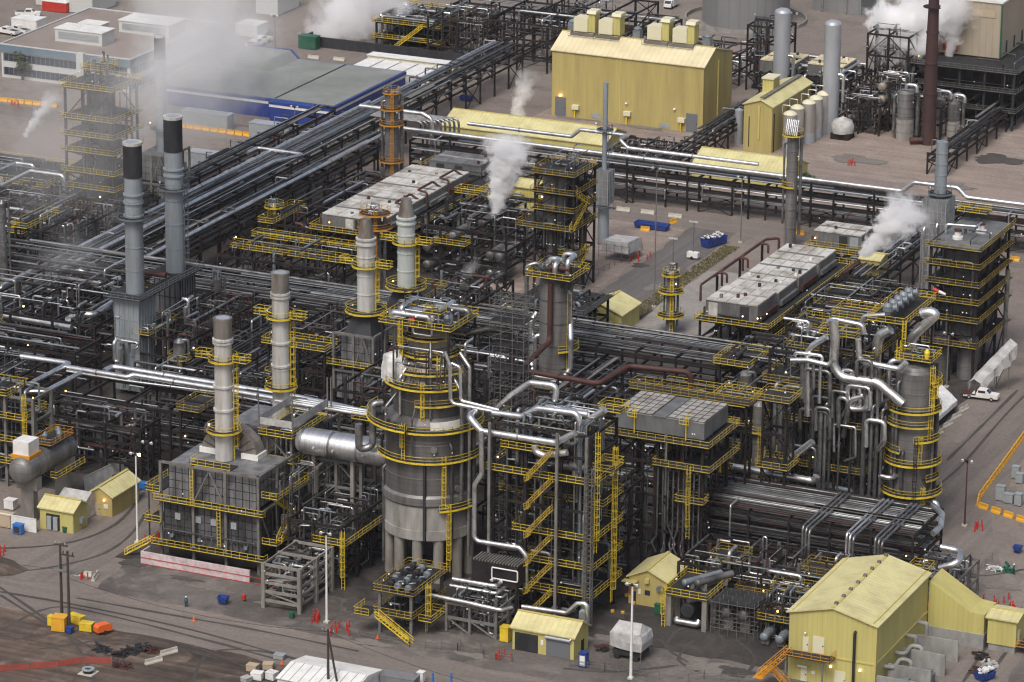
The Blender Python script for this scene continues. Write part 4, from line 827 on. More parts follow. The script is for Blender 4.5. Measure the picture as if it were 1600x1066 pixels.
# ---- the great cracking vessel
FX, FY = 37.8, -115.3
v = root('cracking_vessel', 'largest round vessel on concrete legs, stepped in to a rusty cone', 'vessel', FX, FY, 0)
for i in range(12):
    a = R(i*30+8); part('leg', MB().lathe((FX+6.6*math.cos(a), FY+6.6*math.sin(a), 0), (0, 0, 1), [(0, .85), (7.7, .85)], 14), 'conc', v)
ax0 = (FX, FY, 0)
part('skirt', MB().lathe(ax0, (0, 0, 1), [(7.4, 7.55), (9.0, 7.55), (9.02, 7.4), (13.0, 7.4)], 56), 'vessell', v)
part('lip_ring', MB().lathe(ax0, (0, 0, 1), [(13.0, 7.45), (13.4, 7.8), (14.6, 7.8), (15.0, 7.45)], 56), 'vessel', v)
part('shell', MB().lathe(ax0, (0, 0, 1), [(15.0, 7.4), (20.6, 7.4), (20.62, 7.3), (26.6, 7.3)], 56), 'vesseld', v)
part('shoulder', MB().lathe(ax0, (0, 0, 1), [(26.6, 7.3), (27.6, 6.1)], 56), 'vesseld', v)
part('upper_shell', MB().lathe(ax0, (0, 0, 1), [(27.4, 5.9), (32.6, 5.9)], 48), 'vesseld', v)
part('cone', MB().lathe(ax0, (0, 0, 1), [(32.6, 5.95), (33.4, 5.9), (36.2, 4.3)], 48), 'rustclad', v)
part('neck', MB().lathe(ax0, (0, 0, 1), [(36.2, 3.7), (38.4, 3.6)], 40), 'vessel', v)
part('dome', MB().slathe(ax0, (0, 0, 1), [(38.4, 3.3), (40.5, 3.0), (41.9, 2.0), (42.4, .1)], 36), 'rustclad', v)
b = MB()
for z, r_ in ((17.8, 7.45), (23.4, 7.36), (24.0, 7.36), (30.2, 5.97)): b.lathe(ax0, (0, 0, 1), [(z-.08, r_+.04), (z+.08, r_+.04)], 56)
part('band_trim', b, 'vessel', v)
b = MB()
for k in range(22):
    a = R(k*16.4); c, s = math.cos(a), math.sin(a); b.bar((FX+5.98*c, FY+5.98*s, 33.3), (FX+4.36*c, FY+4.36*s, 36.2), .1)
part('seam_trim', b, 'rust', v)
ringdeck(v, FX, FY, 20.8, 7.3, 8.6, 190, 390); ringdeck(v, FX, FY, 25.8, 7.3, 8.7, 270, 400); ringdeck(v, FX, FY, 26.4, 7.3, 10.2, 172, 272); ringdeck(v, FX, FY, 32.6, 5.9, 7.5, 165, 330); ringdeck(v, FX, FY, 37.2, 3.6, 4.9, 150, 400); ringdeck(v, FX, FY, 12.6, 7.4, 8.5, 306, 352)
part('riser_plate', MB().box(FX+2.35, FX+2.75, FY-7.5, FY-7.1, 7.5, 20.4), 'soot', v)
for (a, z0, z1, rr) in ((262, 20.9, 26, 7.4), (312, 12.7, 20.8, 7.45), (285, 25.9, 32.6, 6.1), (308, 32.6, 37.2, 5.9), (318, 2, 12.6, 7.5)): part('ladder', MB().ladder(FX+(rr+.4)*math.cos(R(a)), FY+(rr+.4)*math.sin(R(a)), z0, z1, R(a)), 'yellow', v)
for a, z, rr in ((222, 27.9, 7.4), (300, 23, 7.3), (290, 34.2, 5.4), (330, 16, 7.4), (250, 34, 5.5)): c, s = math.cos(R(a)), math.sin(R(a)); part('manway', MB().lathe((FX+rr*c, FY+rr*s, z), (c, s, 0), [(0, .42), (.5, .42), (.5, .55), (.65, .55)], 14), 'vessel', v)
tq = [[(FX-6.9, FY-3.6), (FX-5.0, FY-5.3), (FX-2.2, FY-5.0), (FX-2.4, FY-2.0), (FX-5.4, FY-.9)]]; trg = []
for z, k in ((32.8, 1.0), (34.2, 1.04), (35.6, .96), (36.8, .9), (37.1, .5)): trg.append([((p[0]-FX+4.4)*k*random.uniform(.94, 1.06)+FX-4.4, (p[1]-FY+3.3)*k*random.uniform(.94, 1.06)+FY-3.3, z+random.uniform(-.3, .3)) for p in tq[0]])
part('tarpaulin', MB().quadstrip(trg, False).poly(trg[-1]), 'tarpw', v)
part('insulation_patch', MB().annulus(FX, FY, 27.4, 7.31, 7.5, 296, 340, 1.3), 'white', v)
lamps(v, [(FX+8.6*math.cos(R(a)), FY+8.6*math.sin(R(a)), z) for a, z in ((240, 28), (290, 27.5), (320, 22.5), (300, 22.4), (265, 34.5), (310, 34.6))], 0)
hook = [(FX-6.4, FY-4.2, 28.6), (FX-7.7, FY-5.2, 28.6), (FX-7.7, FY-5.2, 21.3), (FX-9.6, FY-6.4, 20.8), (FX-9.6, FY-6.4, 25.2)]
part('loop_pipe', MB().tube(hook, .62, 12, 1.3), 'alu', v)
tp = root('vessel_top_platform', 'yellow railed platform with silver pipework crowning the largest vessel', 'platform', FX, FY, 42)
deckrail(tp, 31.4, 44.2, -121.2, -110.6, 42.6, 'frlb')
for q in ((32, -120.8), (43.6, -120.8), (32, -111), (43.6, -111)): part('column', MB().box(q[0]-.15, q[0]+.15, q[1]-.15, q[1]+.15, 37.3, 42.6), 'steel', tp)
for (x0, y0, x1, y1, z, r_, m) in ((33, -119, 39.5, -119, 43.9, .55, 'silver'), (33, -116.5, 42, -116.5, 44.0, .45, 'bluegrey'), (38, -114, 43.8, -114, 44.2, .6, 'alu'), (34.5, -113, 34.5, -119, 45.0, .35, 'silver'), (40.4, -120, 40.4, -112, 44.8, .4, 'silver')):
    part('transfer_pipe', MB().tube([(x0, y0, z-1), (x0, y0, z), (x1, y1, z), (x1, y1, z-1)], r_, 10), m, tp)
clutter(tp, 32, 43.6, -120.6, -111, [42.7, 44, 45.5], 20, .22, ['silver', 'silver', 'alu', 'bluegrey', 'dkpipe'], off=(.1, .9))
for q in ((36, -118.6, 43.2), (41.6, -117, 43.1)): part('valve', MB().lathe((q[0], q[1], q[2]-.5), (0, 0, 1), [(0, .6), (1, .7), (1.6, .35), (2.0, .5)], 10), 'bluegrey', tp)
part('valve', MB().lathe((36.4, -120, 43.4), (1, 0, 0), [(0, .3), (.9, .3)], 8), 'redp', tp)
deckrail(tp, 39.2, 42.4, -121, -119, 45.2, 'frl'); lamps(tp, [(33, -121, 44.5), (38, -121, 44.4), (43.8, -120, 46), (42, -113, 46)], 0)
part('ladder', MB().ladder(35.6, -121.5, 37.5, 42.6, R(-90)), 'yellow', tp)
# big silver duct from the furnace side into the vessel
o = root('flue_duct', 'very wide silver duct running into the flank of the largest vessel', 'duct', 16, -117.5, 17)
part('shell', MB().lathe((15.4, -117.6, 19.3), (1, 0, 0), [(0, 1.7), (.8, 2.15), (16.6, 2.15)], 28), 'duct', o)
rb = MB()
for x in (16.4, 21.5, 26.6): rb.lathe((x, -117.6, 19.3), (1, 0, 0), [(-.13, 2.32), (.13, 2.32)], 28)
part('rib_trim', rb, 'alu', o); part('top_rail', MB().tube([(17, -117.6, 21.7), (30, -117.6, 21.7)], .08, 6), 'alu', o)
for x in (19, 22.5, 28): part('nozzle', MB().lathe((x, -119.7, 19.2), (0, -1, -.5), [(0, .22), (.6, .22)], 8), 'silver', o)
for x in (18, 25): part('support_post', MB().box(x-.3, x+.3, -117.9, -117.3, 0, 17.3), 'conc', o)
# ---- banded grey column behind (main column) and its brown pipe
CX, CY = 23.6, -33.0
c = column('distillation_column', 'wide grey banded column with a red brown pipe down its face', CX, CY, [(0, 3.05), (24.4, 3.05), (25.4, 2.3)], 'vessel', 34, 5, [(5, 1.2, 150, 330), (12, 1.2, 300, 400)], [(335, 5, 22)], bandm='vesseld', riser=[(335, 4, 23.4, .42, 'alu'), (205, 2, 14, .45, 'silver')])
part('overhead_loop', MB().tube([(CX-3.6, CY-.6, 18), (CX-4.2, CY-1.6, 16.5), (CX-4.2, CY-1.6, 9.5), (CX-2.6, CY-3.9, 7), (CX+2.9, CY-3.7, 7), (CX+4.1, CY-2.6, 9), (CX+4.1, CY-2.6, 14.5), (CX+3.2, CY-1, 18)], .5, 10, 1.4), 'silver', c)
tp = root('column_top_platform', 'platform with silver overhead pipes on top of the banded grey column', 'platform', CX, CY, 25.5); deckrail(tp, CX-4.2, CX+4.6, CY-4.4, CY+4.4, 25.8, 'frlb')
for (pts, r_, m) in (([(-1.5, 0, 26), (-1.5, 0, 28.4), (1, 0, 28.4), (1, -3, 28.4), (1, -3, 26.6)], .5, 'silver'), ([(.5, 2, 26), (.5, 2, 29), (3, 2, 29), (3, -2, 29), (3, -2, 26.5)], .45, 'silver'), ([(-.5, -2, 26), (-.5, -2, 27.4), (3.5, -2, 27.4)], .5, 'rust'), ([(-3, -1, 25.9), (-3, -1, 27.6), (-5, -2, 27), (-5, -2, 18)], .4, 'alu')): part('overhead_pipe', MB().tube([(p[0]+CX, p[1]+CY, p[2]) for p in pts], r_, 10), m, tp)
clutter(tp, CX-3.6, CX+4.2, CY-4, CY+4, [25.9, 27], 14, .2, ['silver', 'alu', 'dkpipe', 'bluegrey'], off=(.1, .8)); lamps(tp, [(CX-4, CY-4, 27), (CX+4.4, CY-4, 27)], 0)
zb_ = V(871, 535, CY-3.8)[2]; bp_ = [(CX+.5, CY-3.8, 25)]+[VZ(a, b_, zb_) for a, b_ in ((871, 535), (812, 578), (935, 600), (983, 572), (1080, 582))]; bp_.append((bp_[-1][0], bp_[-1][1], 8))
bp_[1] = (CX+.5, CY-3.8, zb_)
pipething('long red brown pipe with square bends running from the banded grey column', bp_, .5, 'rust', 12, 1.4, supports=((bp_[2][0], bp_[2][1]+4, zb_), ((bp_[2][0]+bp_[3][0])/2, bp_[3][1], zb_), (bp_[4][0], bp_[4][1]-3, zb_), (bp_[5][0]-5, bp_[5][1], zb_)))
# ---- right hand column with ring platforms
RX, RY = 102.6, -65
c = column('fractionating_column', 'grey column wrapped in yellow ring platforms beside the east road', RX, RY, [(0, 3.25), (28.4, 3.25), (29.4, 2.7), (30, 1.2)], 'vessel', 36, 5, [(22, 1.3, 150, 400), (17, 1.2, 290, 400), (12.9, 1.6, 150, 400), (7.6, 1.9, 140, 400), (26.5, 1.2, 330, 420)], [(335, 17, 29), (308, 12.9, 17), (350, 22, 27), (320, 0, 8)], bandm='vessel', riser=[(240, 10, 27, .3, 'alu'), (200, 2, 20, .45, 'dkpipe'), (228, 1, 24, .38, 'alu'), (214, 1, 18, .3, 'mid'), (262, 1, 15, .26, 'mid'), (345, 1, 19, .3, 'alu'), (10, 2, 24, .34, 'mid')])
for z, a0, a1 in ((3.8, 150, 330), (10.2, 320, 420), (15, 170, 260), (19.6, 200, 320)): ringdeck(c, RX, RY, z, 3.23, 4.6, a0, a1, 'yellow2')
part('lattice_ladder', MB().ladder(RX+2.0, RY-4.4, .5, 17, R(-75)), 'steel', c)
part('overhead_elbow', MB().tube([(RX-1.6, RY-1, 29.2), (RX-1.6, RY-1.5, 30.4), (RX-3.9, RY-2.2, 30), (RX-3.9, RY-2.2, 24)], .45, 12, 1.1), 'silver', c)
part('side_elbow', MB().tube([(RX+3, RY-1, 6.4), (RX+5.2, RY-1.6, 6.4), (RX+5.2, RY-1.6, 1)], .5, 12, 1.2), 'silver', c); part('side_elbow', MB().tube([(RX-1.5, RY-3, 10.5), (RX-2.2, RY-4.6, 10.5), (RX-4.2, RY-4.2, 10.5)], .4, 12, 1), 'silver', c)
tp = root('column_top_platform', 'yellow platform with small valves above the ring platformed column', 'platform', RX, RY, 30); deckrail(tp, 99.6, 106, -67.5, -62, 30.6, 'frlb'); clutter(tp, 100, 105.6, -67, -62.5, [30.7, 31.5], 9, .2, ['silver', 'alu', 'bluegrey'], off=(.1, .6)); part('post', MB().box(102.3, 102.9, -65.3, -64.7, 29, 30.6), 'steel', tp)
part('valve', MB().lathe((104.6, -65.6, 30.8), (0, 0, 1), [(0, .4), (1.0, .5), (1.6, .2)], 8), 'yellow', tp)
part('ladder', MB().ladder(100.4, -67.9, 30.6, 33, R(-90), False), 'yellow', tp)
# ---- slimmer columns
def slim(label, px, py, pytop, r, m='vessel', decks=(), railm='yellow', gear=True, lad=True):
    x, y = G(px, py); lo, hi = 0, 120
    k = -CU.z; 
    for _ in range(40):
        z = (lo+hi)/2; q = Vector((x, y, z))-CAM; yy = 533-FPX*q.dot(CU)/q.dot(CD)
        if yy > pytop: lo = z
        else: hi = z
    h = lo
    c_ = column('process_column', label, x, y, [(0, r), (h-.7, r), (h, r*.5)], m, 22, 5, [(h*f, e, a, a2) for f, e, a, a2 in decks], [(300, 0, h*max([d_[0] for d_ in decks]))] if decks and lad else (), railm, riser=[(30, h*.1, h-.2, r*.28, 'alu'), (205, h*.2, h*.9, r*.2, 'alu')])
    if gear: clutter(c_, x-r, x+r, y-r, y+r, [h-.5, h+.6], 7, .15, ['silver', 'alu', 'bluegrey'], off=(.1, .8))
    lamps(c_, [(x-r-.6, y-r-.6, h*.6), (x+r+.5, y-r, h*.8)], .1)
    return c_, x, y, h
slim('grey column with orange ring platforms where the pipe racks meet', 612, 290, 143, 1.5, 'vessel', [(.82, 1.0, 90, 400), (.66, 1.2, 100, 400), (.27, 1.3, 90, 400), (.99, 1.0, 0, 360)], 'orange')
c_, x, y, h = slim('tall grey column with silver overhead bundle beside the cross rack', 1234, 385, 205, 1.2, 'vessel', [(.97, 1.0, 0, 360), (.53, 1.0, 130, 300)], 'yellow', lad=False)
for k in range(7): part('overhead_bundle', MB().tube([(x-1.2+k*.4, y-1.4, h-.6), (x-1.2+k*.4, y-.2, h+2.6), (x-1.0+k*.3, y+1.2, h+1.6)], .14, 7), 'silver', c_)
slim('small column with close ring platforms below the inner road', 1047, 520, 421, .85, 'vessel', [(.92, 1.0, 0, 360), (.66, 1.6, 0, 360), (.28, 1.8, 0, 360)])
slim('short column with yellow basket platform at the fan coolers end', 429, 384, 318, .9, 'alu', [(.93, 1.2, 0, 360), (.55, 1.1, 200, 400)])
slim('orange caged column standing behind the sooty conical stack', 586, 470, 330, 1.3, 'vesseld', [(.98, 2.1, 0, 360), (.83, 2.1, 0, 360)], 'orange')
for (px, py, pt, r_, l) in ((1413, 218, 140, 1.95, 'grey banded reactor beside the red brown stack, silver elbow on top'), (1488, 212, 156, 1.6, 'shorter grey reactor on the far side of the red brown stack'), (1466, 212, 150, 1.5, 'grey reactor partly behind the red brown stack')):
    c_, x, y, h = slim(l, px, py, pt, r_, 'vessel', (), gear=True); part('overhead_elbow', MB().tube([(x, y, h-.2), (x, y, h+1.2), (x+2.6, y, h+1.2), (x+2.6, y, h-.4)], .4, 10, .8), 'silver', c_)
    part('skirt', MB().lathe((x, y, 0), (0, 0, 1), [(0, r_+.08), (h*.42, r_+.08)], 24), 'vessell', c_)
# slim lattice-free stack on grey casing, mid yard
x, y = -10.2, 68.0
o = stack('thin grey stack on a square grey casing beside the steel tower', x, y, 16, 34.5, .52, 'stack', None, [(24.6, 1.2)], [], railm='bluegrey')
part('casing', MB().box(x-1.5, x+1.5, y-1.6, y+1.6, 8.8, 16), 'furnl', o); part('rib_trim', ribs(MB(), x-1.5, x+1.5, y-1.6, y+1.6, 8.8, 16, .9, 1.8, .1), 'dbox', o); part('lower_shell', MB().lathe((x, y, 0), (0, 0, 1), [(0, 1.15), (8.8, 1.15)], 20), 'stack', o); deckrail(o, x-2.2, x+3.4, y-2.8, y-1.7, 8.6, 'frl', 'bluegrey')
# stack on its casing at the right
x, y = 64.6, 61
o = stack('pale grey stack on a tall ribbed grey casing beside the right hand tower', x, y, 21.5, 32.6, 1.15, 'stack', None, [(22.2, 1.2)], [], railm='bluegrey')
part('casing', MB().box(x-2.6, x+2.2, y-2.8, y+2.6, 2, 21.4), 'furnl', o); part('rib_trim', ribs(MB(), x-2.6, x+2.2, y-2.8, y+2.6, 2, 21.4, .8, 2.4, .12), 'dbox', o); part('base_frame', MB().box(x-2.3, x+1.9, y-2.5, y+2.3, 0, 2), 'steel', o)
for q in ((-2, 15), (-.6, 12), (.6, 16)): part('side_pipe', MB().tube([(x+q[0], y-3.2, 1), (x+q[0], y-3.2, q[1]), (x+q[0], y-2.8, q[1]+.6)], .24, 8), 'silver', o)
# red brown stack
x, y = 24.3, 174.8
o = root('brown_stack', 'red brown tapering stack taller than the picture beside the beige hall', 'stack', x, y, 0); part('shaft', MB().lathe((x, y, 0), (0, 0, 1), [(0, 1.75), (8, 1.6), (20, 1.45), (32, 1.2), (46, 1.1)], 24), 'brownst', o); b = MB()
for z in (6, 12, 19, 26, 32): b.lathe((x, y, 0), (0, 0, 1), [(z-.2, 1.72 if z < 20 else 1.5), (z+.2, 1.72 if z < 20 else 1.5)], 24)
part('flange_trim', b, 'brownst', o); part('platform', MB().annulus(x, y, 32, 1.2, 2.4, 100, 330, .15), 'steel', o); part('base_elbow', MB().tube([(x-1, y-1, 1), (x-3.5, y-2.5, 1)], .7, 10), 'rust', o)
# pale grey tanks
for (px, py, pt, r_, l) in ((1219, 165, 30, 1.95, 'pale grey domed tank nearer the largest yellow building'), (1296, 207, 40, 1.95, 'pale grey domed tank beside the row of silos')):
    x, y = G(px, py); h = 25.5 if px > 1250 else 22.5
    o = root('storage_column', l, 'tank', x, y, 0); part('shell', MB().lathe((x, y, 0), (0, 0, 1), [(0, r_), (h, r_)], 28), 'silo', o); part('dome', MB().slathe((x, y, h), (0, 0, 1), [(0, r_), (.5, r_*.9), (.9, r_*.5), (1.05, .02)], 28), 'silo', o); part('nozzle_pipe', MB().tube([(x+r_, y-.6, h*.55), (x+r_+1.2, y-.6, h*.55), (x+r_+1.2, y-.6, h*.3)], .38, 10), 'silver', o); part('base_ring', MB().lathe((x, y, 0), (0, 0, 1), [(0, r_+.12), (3, r_+.12)], 28), 'dbox', o)
SL = ['grey silo nearest the viewer in the row beside the tall yellow building', 'second silo along from the near end of the row', 'third silo along the row, tallest looking', 'fourth silo along the row', 'fifth silo along the row', 'silo at the far end of the row beside the pale tank']
for i, (px, py) in enumerate(((1233, 236), (1244, 226), (1262, 222), (1273, 215), (1285, 208))):
    x, y = G(px, py); o = root('silo', SL[i], 'silo', x, y, 0, 'silos beside the tall yellow building'); h = 9.2 if i > 1 else 8.6
    part('shell', MB().lathe((x, y, 0), (0, 0, 1), [(2.4, 1.6), (h, 1.6)], 22), 'silow', o); part('base_ring', MB().lathe((x, y, 0), (0, 0, 1), [(0, 1.64), (2.4, 1.64)], 22), 'silo', o); part('dome', MB().slathe((x, y, h), (0, 0, 1), [(0, 1.6), (.35, 1.35), (.7, .7), (.8, .02)], 22), 'cream', o); part('vent_pipe', MB().tube([(x, y, h+.5), (x, y, h+1.9), (x-1.9, y, h+1.9), (x-1.9, y, h-.5)], .13, 8), 'silver', o)
x, y = G(1154, 225); o = root('silo', 'single grey silo before the gable of the tall yellow building', 'silo', x, y, 0); part('shell', MB().lathe((x, y, 0), (0, 0, 1), [(0, 1.0), (8, 1.0)], 20), 'silo', o); part('dome', MB().slathe((x, y, 8), (0, 0, 1), [(0, 1.0), (.5, .02)], 20), 'silo', o)
# horizontal drum on piers, left yard
o = drum('horizontal_drum', 'big grey horizontal drum on two concrete piers at the left edge', (-32, -127, 9.4), (-32, -112.5, 9.4), 2.25, 'vessel', None, False, 'drum', 0, 4, 28)
for y in (-124.5, -113.5): part('pier', MB().box(-34, -30, y-.8, y+.8, 5.6, 7.8).box(-33.2, -30.8, y-.7, y+.7, 0, 5.58), 'conc', o)
deckrail(o, -33.6, -29.9, -120.5, -113.2, 12.0, 'frlb', 'orange'); deckrail(o, -29.9, -28.6, -121, -112, 6.6, 'fr', 'yellow'); part('control_box', MB().box(-34, -31, -126, -122.6, 11.9, 14.2), 'white', o); part('box_plinth', MB().box(-34.3, -30.7, -126.3, -122.3, 11.3, 11.9), 'orange', o)
for q in ((-32.6, -118), (-31, -116), (-32, -114.6)): part('valve', MB().lathe((q[0], q[1], 12.1), (0, 0, 1), [(0, .4), (.8, .5), (1.4, .2)], 8), 'bluegrey', o)

slim('tall thin grey vessel at the extreme left edge beside dark frames', 9, 505, 312, .75, 'alu', [(.3, .9, 0, 360)], 'yellow', gear=False)
slim('short grey column with cap behind the narrower pipe rack', 342, 545, 430, .8, 'vesseld', [(.6, .9, 0, 360)], 'yellow2')

# casing and stack half lost in the steam behind the farther blue grey stack
gx, gy = G(256, 345)
hf, _z = furnace('grey panelled casing behind the farther blue grey stack, partly in steam', gx-4.5, gx+3.5, gy-3.5, gy+4.5, 15, 'furnl', .5, 3)
stack('dark slender stack lost in the drifting steam behind the twin stacks', gx-.5, gy+.5, 15, 40, 1.1, 'stack', 5, [(20, 1.2)], [], railm='bluegrey')
part('ladder', MB().ladder(gx+4.3, gy-3, 2, 14, R(0), False), 'grey', hf); deckrail(hf, gx+3.6, gx+5.4, gy-4, gy+4, 9, 'frb', 'bluegrey')
# ------------------------------------------------------------------ pipe racks
rack('long pipe rack climbing past the blue building to the top edge', 'y', -62, 186, -90, -82, [6.3, 9.0], 8, [12, 13], 101, bright=.22, loops=.12)
rack('narrower pipe rack parallel to and nearer than the longest rack', 'y', -46, 98, -78, -73.2, [6.4, 8.8], 8, [7, 7], 102, bright=.35, loops=.3)
rack('cross pipe rack running in front of the low yellow shed and shelters', 'x', -70, 120, 99.5, 106, [3.2, 5.4, 7.8], 7.5, [9, 9, 9], 103, bright=.32, loops=.08, lampn=10)
rack('central pipe rack crossing the plant behind the banded grey column', 'x', -112, 76, -27, -14.5, [5, 8, 11.2], 8, [10, 12, 15], 104, bright=.08, loops=.2, lampn=10, rnd=.7)
rack('dense many layered rack before the ring platformed column', 'x', 71, 113, -94.5, -80, [4, 6.2, 8.4, 10.7], 7, [14, 14, 16, 26], 105, bright=.05, loops=.0, rnd=.12)
rack('rack of silver lines between the side road and the largest vessel', 'x', -48, 29, -93.5, -83, [4.5, 8.2, 11.8], 8.5, [8, 9, 6], 106, bright=.08, rnd=.7, loops=.2)
rack('short sloping view rack dropping from the cross rack to the right tower', 'y', 44, 99, 50, 57.5, [6, 8.2], 8, [9, 10], 107, bright=.3, loops=.1)
rack('rack of rusty and grey lines beside the largest yellow building', 'y', 118, 196, -19.5, -14.5, [4.4, 5.6], 8, [5, 6], 108, bright=.1, loops=.1)
rack('rack along the top edge behind the steaming pump deck', 'x', -118, -60, 228, 233, [5, 8], 8, [6, 6], 109, bright=.4, loops=.2)
rack('low rack at the west edge beneath the dark tower', 'x', -135, -84, 12, 19, [5, 8.2], 8, [7, 8], 110, bright=.4, loops=.2)
rack('rack at the left edge between the twin stacks and the drum', 'x', -96, -54, -72, -63, [4.5, 8, 11], 8, [8, 8, 9], 111, bright=.15, loops=.3, rnd=.7)
rack('rack along the right edge under the beige hall', 'y', 150, 200, 32.5, 37, [3.6, 5], 7, [4, 5], 112, bright=.1, loops=0)
rack('rack behind the ring platformed column beneath the right tower', 'x', 48, 80, -6, 4, [5, 7.5], 8, [9, 10], 113, bright=.15, loops=.1)
rack('branch rack between the fan coolers and the cracking vessel', 'y', -82, -27, 29, 36, [5, 8.5], 8, [9, 10], 114, bright=.1, loops=.2, rnd=.6)
rack('branch rack below the twin stacks towards the second furnace', 'y', -78, -28, -36, -27, [5, 9], 8, [9, 10], 115, bright=.1, loops=.3, rnd=.6)
rack('slender rack past the storage containers to the dark tower', 'y', 20, 120, -104, -99, [4.5, 7], 9, [5, 5], 116, bright=.3, loops=.2)
random.seed(31)
# ------------------------------------------------------------------ open steel structures full of equipment
F = frame
GS = ['silver', 'alu', 'alu', 'dkpipe', 'dkpipe', 'bluegrey']
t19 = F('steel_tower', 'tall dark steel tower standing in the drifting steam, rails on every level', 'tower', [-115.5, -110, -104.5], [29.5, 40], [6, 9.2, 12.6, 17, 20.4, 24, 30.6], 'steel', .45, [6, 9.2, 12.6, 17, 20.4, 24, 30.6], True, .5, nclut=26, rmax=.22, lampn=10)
column('tower_vessel', 'dark column standing inside the tall steel tower in the steam', -109.5, 35, [(0, 2.3), (30.4, 2.3)], 'vesseld', 24, 6, cat='column')
clutter(t19, -112, -106, 31, 38, [31, 33, 35], 14, .2, GS)
for dk in ((-112.5, -107, 31, 37, 34.2),): deckrail(t19, *dk[:4], dk[4], 'frlb')
F('steel_structure', 'steel frame of silver pipes left of the tall tower in the steam', 'steelwork', [-150, -141, -132, -122], [30, 38, 46], [4.2, 8.0], decks=[8.0], nclut=40, rmax=.36, lampn=6, mats=GS)
F('steel_structure', 'steel frame with upright silver pipe loops at the foot of the tall tower', 'steelwork', [-122, -114, -106], [-2, 8, 20], [4, 8, 11], decks=[(8, -118, -107, -2.5, 4)], nclut=40, rmax=.42, lampn=6, mats=['silver', 'alu', 'alu', 'dkpipe'])
F('steel_structure', 'dark steel frame at the left edge full of silver elbows', 'steelwork', [-94, -85, -76, -67, -58], [-58, -50, -40, -31], [4, 8, 11.5], nclut=70, rmax=.42, lampn=8, mats=GS, brace=.3)
F('steel_structure', 'steel frame below the twin stacks by the silver lines', 'steelwork', [-72, -64, -56], [-97, -89, -78], [4, 8, 11], decks=[(8, -66, -56, -97.5, -90)], nclut=44, rmax=.42, lampn=5, mats=GS)
F('steel_structure', 'black steel frame filling the corner beside the horizontal drum', 'steelwork', [-28, -22, -16, -11], [-82, -76, -70], [4.5, 8.5, 12], nclut=30, rmax=.3, lampn=4)
F('steel_structure', 'black steel frame between the side road and the furnaces', 'steelwork', [-44, -38, -31, -24], [-101, -97, -94.5], [3.5, 7, 10], nclut=34, rmax=.3, lampn=5)
F('platform_tower', 'platform tower with stepped yellow rails at the left edge above the drum', 'tower', [-50, -44, -38.5], [-112, -106], [4.4, 8.4, 12.6, 16.6], 'grey', .5, [4.4, (8.4, -50.9, -38, -112.9, -105), (12.6, -51, -40, -113, -105), (16.6, -51, -43, -113, -106)], True, .3, nclut=26, rmax=.36, lampn=6, ladders=[(-39.4, -113.2, 4.4, 16.6, R(-90))], mats=GS)
F('steel_structure', 'steel frame with a yellow walkway between fan coolers and central rack', 'steelwork', [-66, -58, -50, -42], [4, 12, 20], [4, 7.6], decks=[(7.6, -66, -41, 9, 12), (7.6, -66, -41, 18, 20.6)], nclut=44, rmax=.3, lampn=6)
w_ = F('fan_cooler_stand', 'steel legs carrying the row of fan coolers beyond the conical stacks', 'steelwork', [-56, -48, -40.2], [27, 37, 48, 59, 70, 84], [4.2, 8.2], decks=[(8.2, -57, -37.4, 26, 85)], nclut=34, rmax=.25, lampn=10)
for i, y in enumerate((28, 38.5, 49, 59.5)): finfan(('pale roofed fan cooler nearest the orange caged column', 'second pale fan cooler of the long row', 'third pale fan cooler of the long row', 'fourth pale fan cooler of the long row')[i], -55, -41.5, y, y+9.6, 8.6, 11.4, 4, 'finw', 'fan coolers in the long row')
finfan('dull grey fan cooler at the far end of the long row', -54, -42, 76, 84, 8.4, 11.0, 3, 'finside')
for i, y in enumerate((37, 47.6, 58)): part('header_pipe', MB().tube([(-41, y, 9), (-41, y, 12.4), (-43.5, y+1, 12.4), (-43.5, y+8, 12.4), (-41.5, y+8.6, 11)], .25, 8), 'rust', w_)
F('steel_structure', 'open exchanger frame under the brightest steam plume', 'steelwork', [-37, -30, -23, -15.5], [31, 40, 49, 57], [4, 7.6, 11], decks=[(7.6, -31, -24, 30, 33), (11, -38, -14.8, 54.5, 57.6)], nclut=60, rmax=.42, lampn=10, mats=['silver', 'alu', 'alu', 'alu', 'dkpipe', 'dkpipe', 'rust'])
EX = ['alu', 'vessel', 'bluegrey', 'vesseld']
def exch(label, grp, spots, L_=6, r_=.75, ax='y'):
    for (x, y, z) in spots:
        q = (x, y+L_, z) if ax == 'y' else (x+L_, y, z)
        drum('heat_exchanger', label, (x, y, z), q, r_, random.choice(EX[:2]), grp, True, 'heat exchanger', z-r_-.5, 1, 14)
exch('grey horizontal exchanger lying in the open frame below the brightest steam plume', 'exchangers in the open frame', [(-34, 33, 5.6), (-27.5, 31.5, 9.2), (-20, 33, 5.6), (-18, 33, 5.6), (-20, 33, 1.8), (-18, 33, 1.8), (-34, 33, 1.8), (-26, 42, 9.2)], 6, .95)
T20 = F('steel_tower', 'dark steel tower with yellow railed floors beside the thin grey stack', 'tower', [-9.5, -5, -1.2], [31.5, 37, 42], [4.5, 8.5, 13.6, 17.2, 20.8, 24.6], 'steel', .4, [(13.6, -13, -.7, 30, 42.4)]+[(z_, -10.2, -.7, 30.7, 42.4) for z_ in (17.2, 20.8, 24.6)]+[(8.5, -4, .2, 30.6, 36)], True, .7, nclut=30, rmax=.3, lampn=14)
column('tower_vessel', 'grey column inside the tower beside the thin grey stack', -6.6, 35, [(0, 1.7), (13, 1.7), (13.02, 2.6), (24, 2.6)], 'vessel', 22, 5, cat='column')
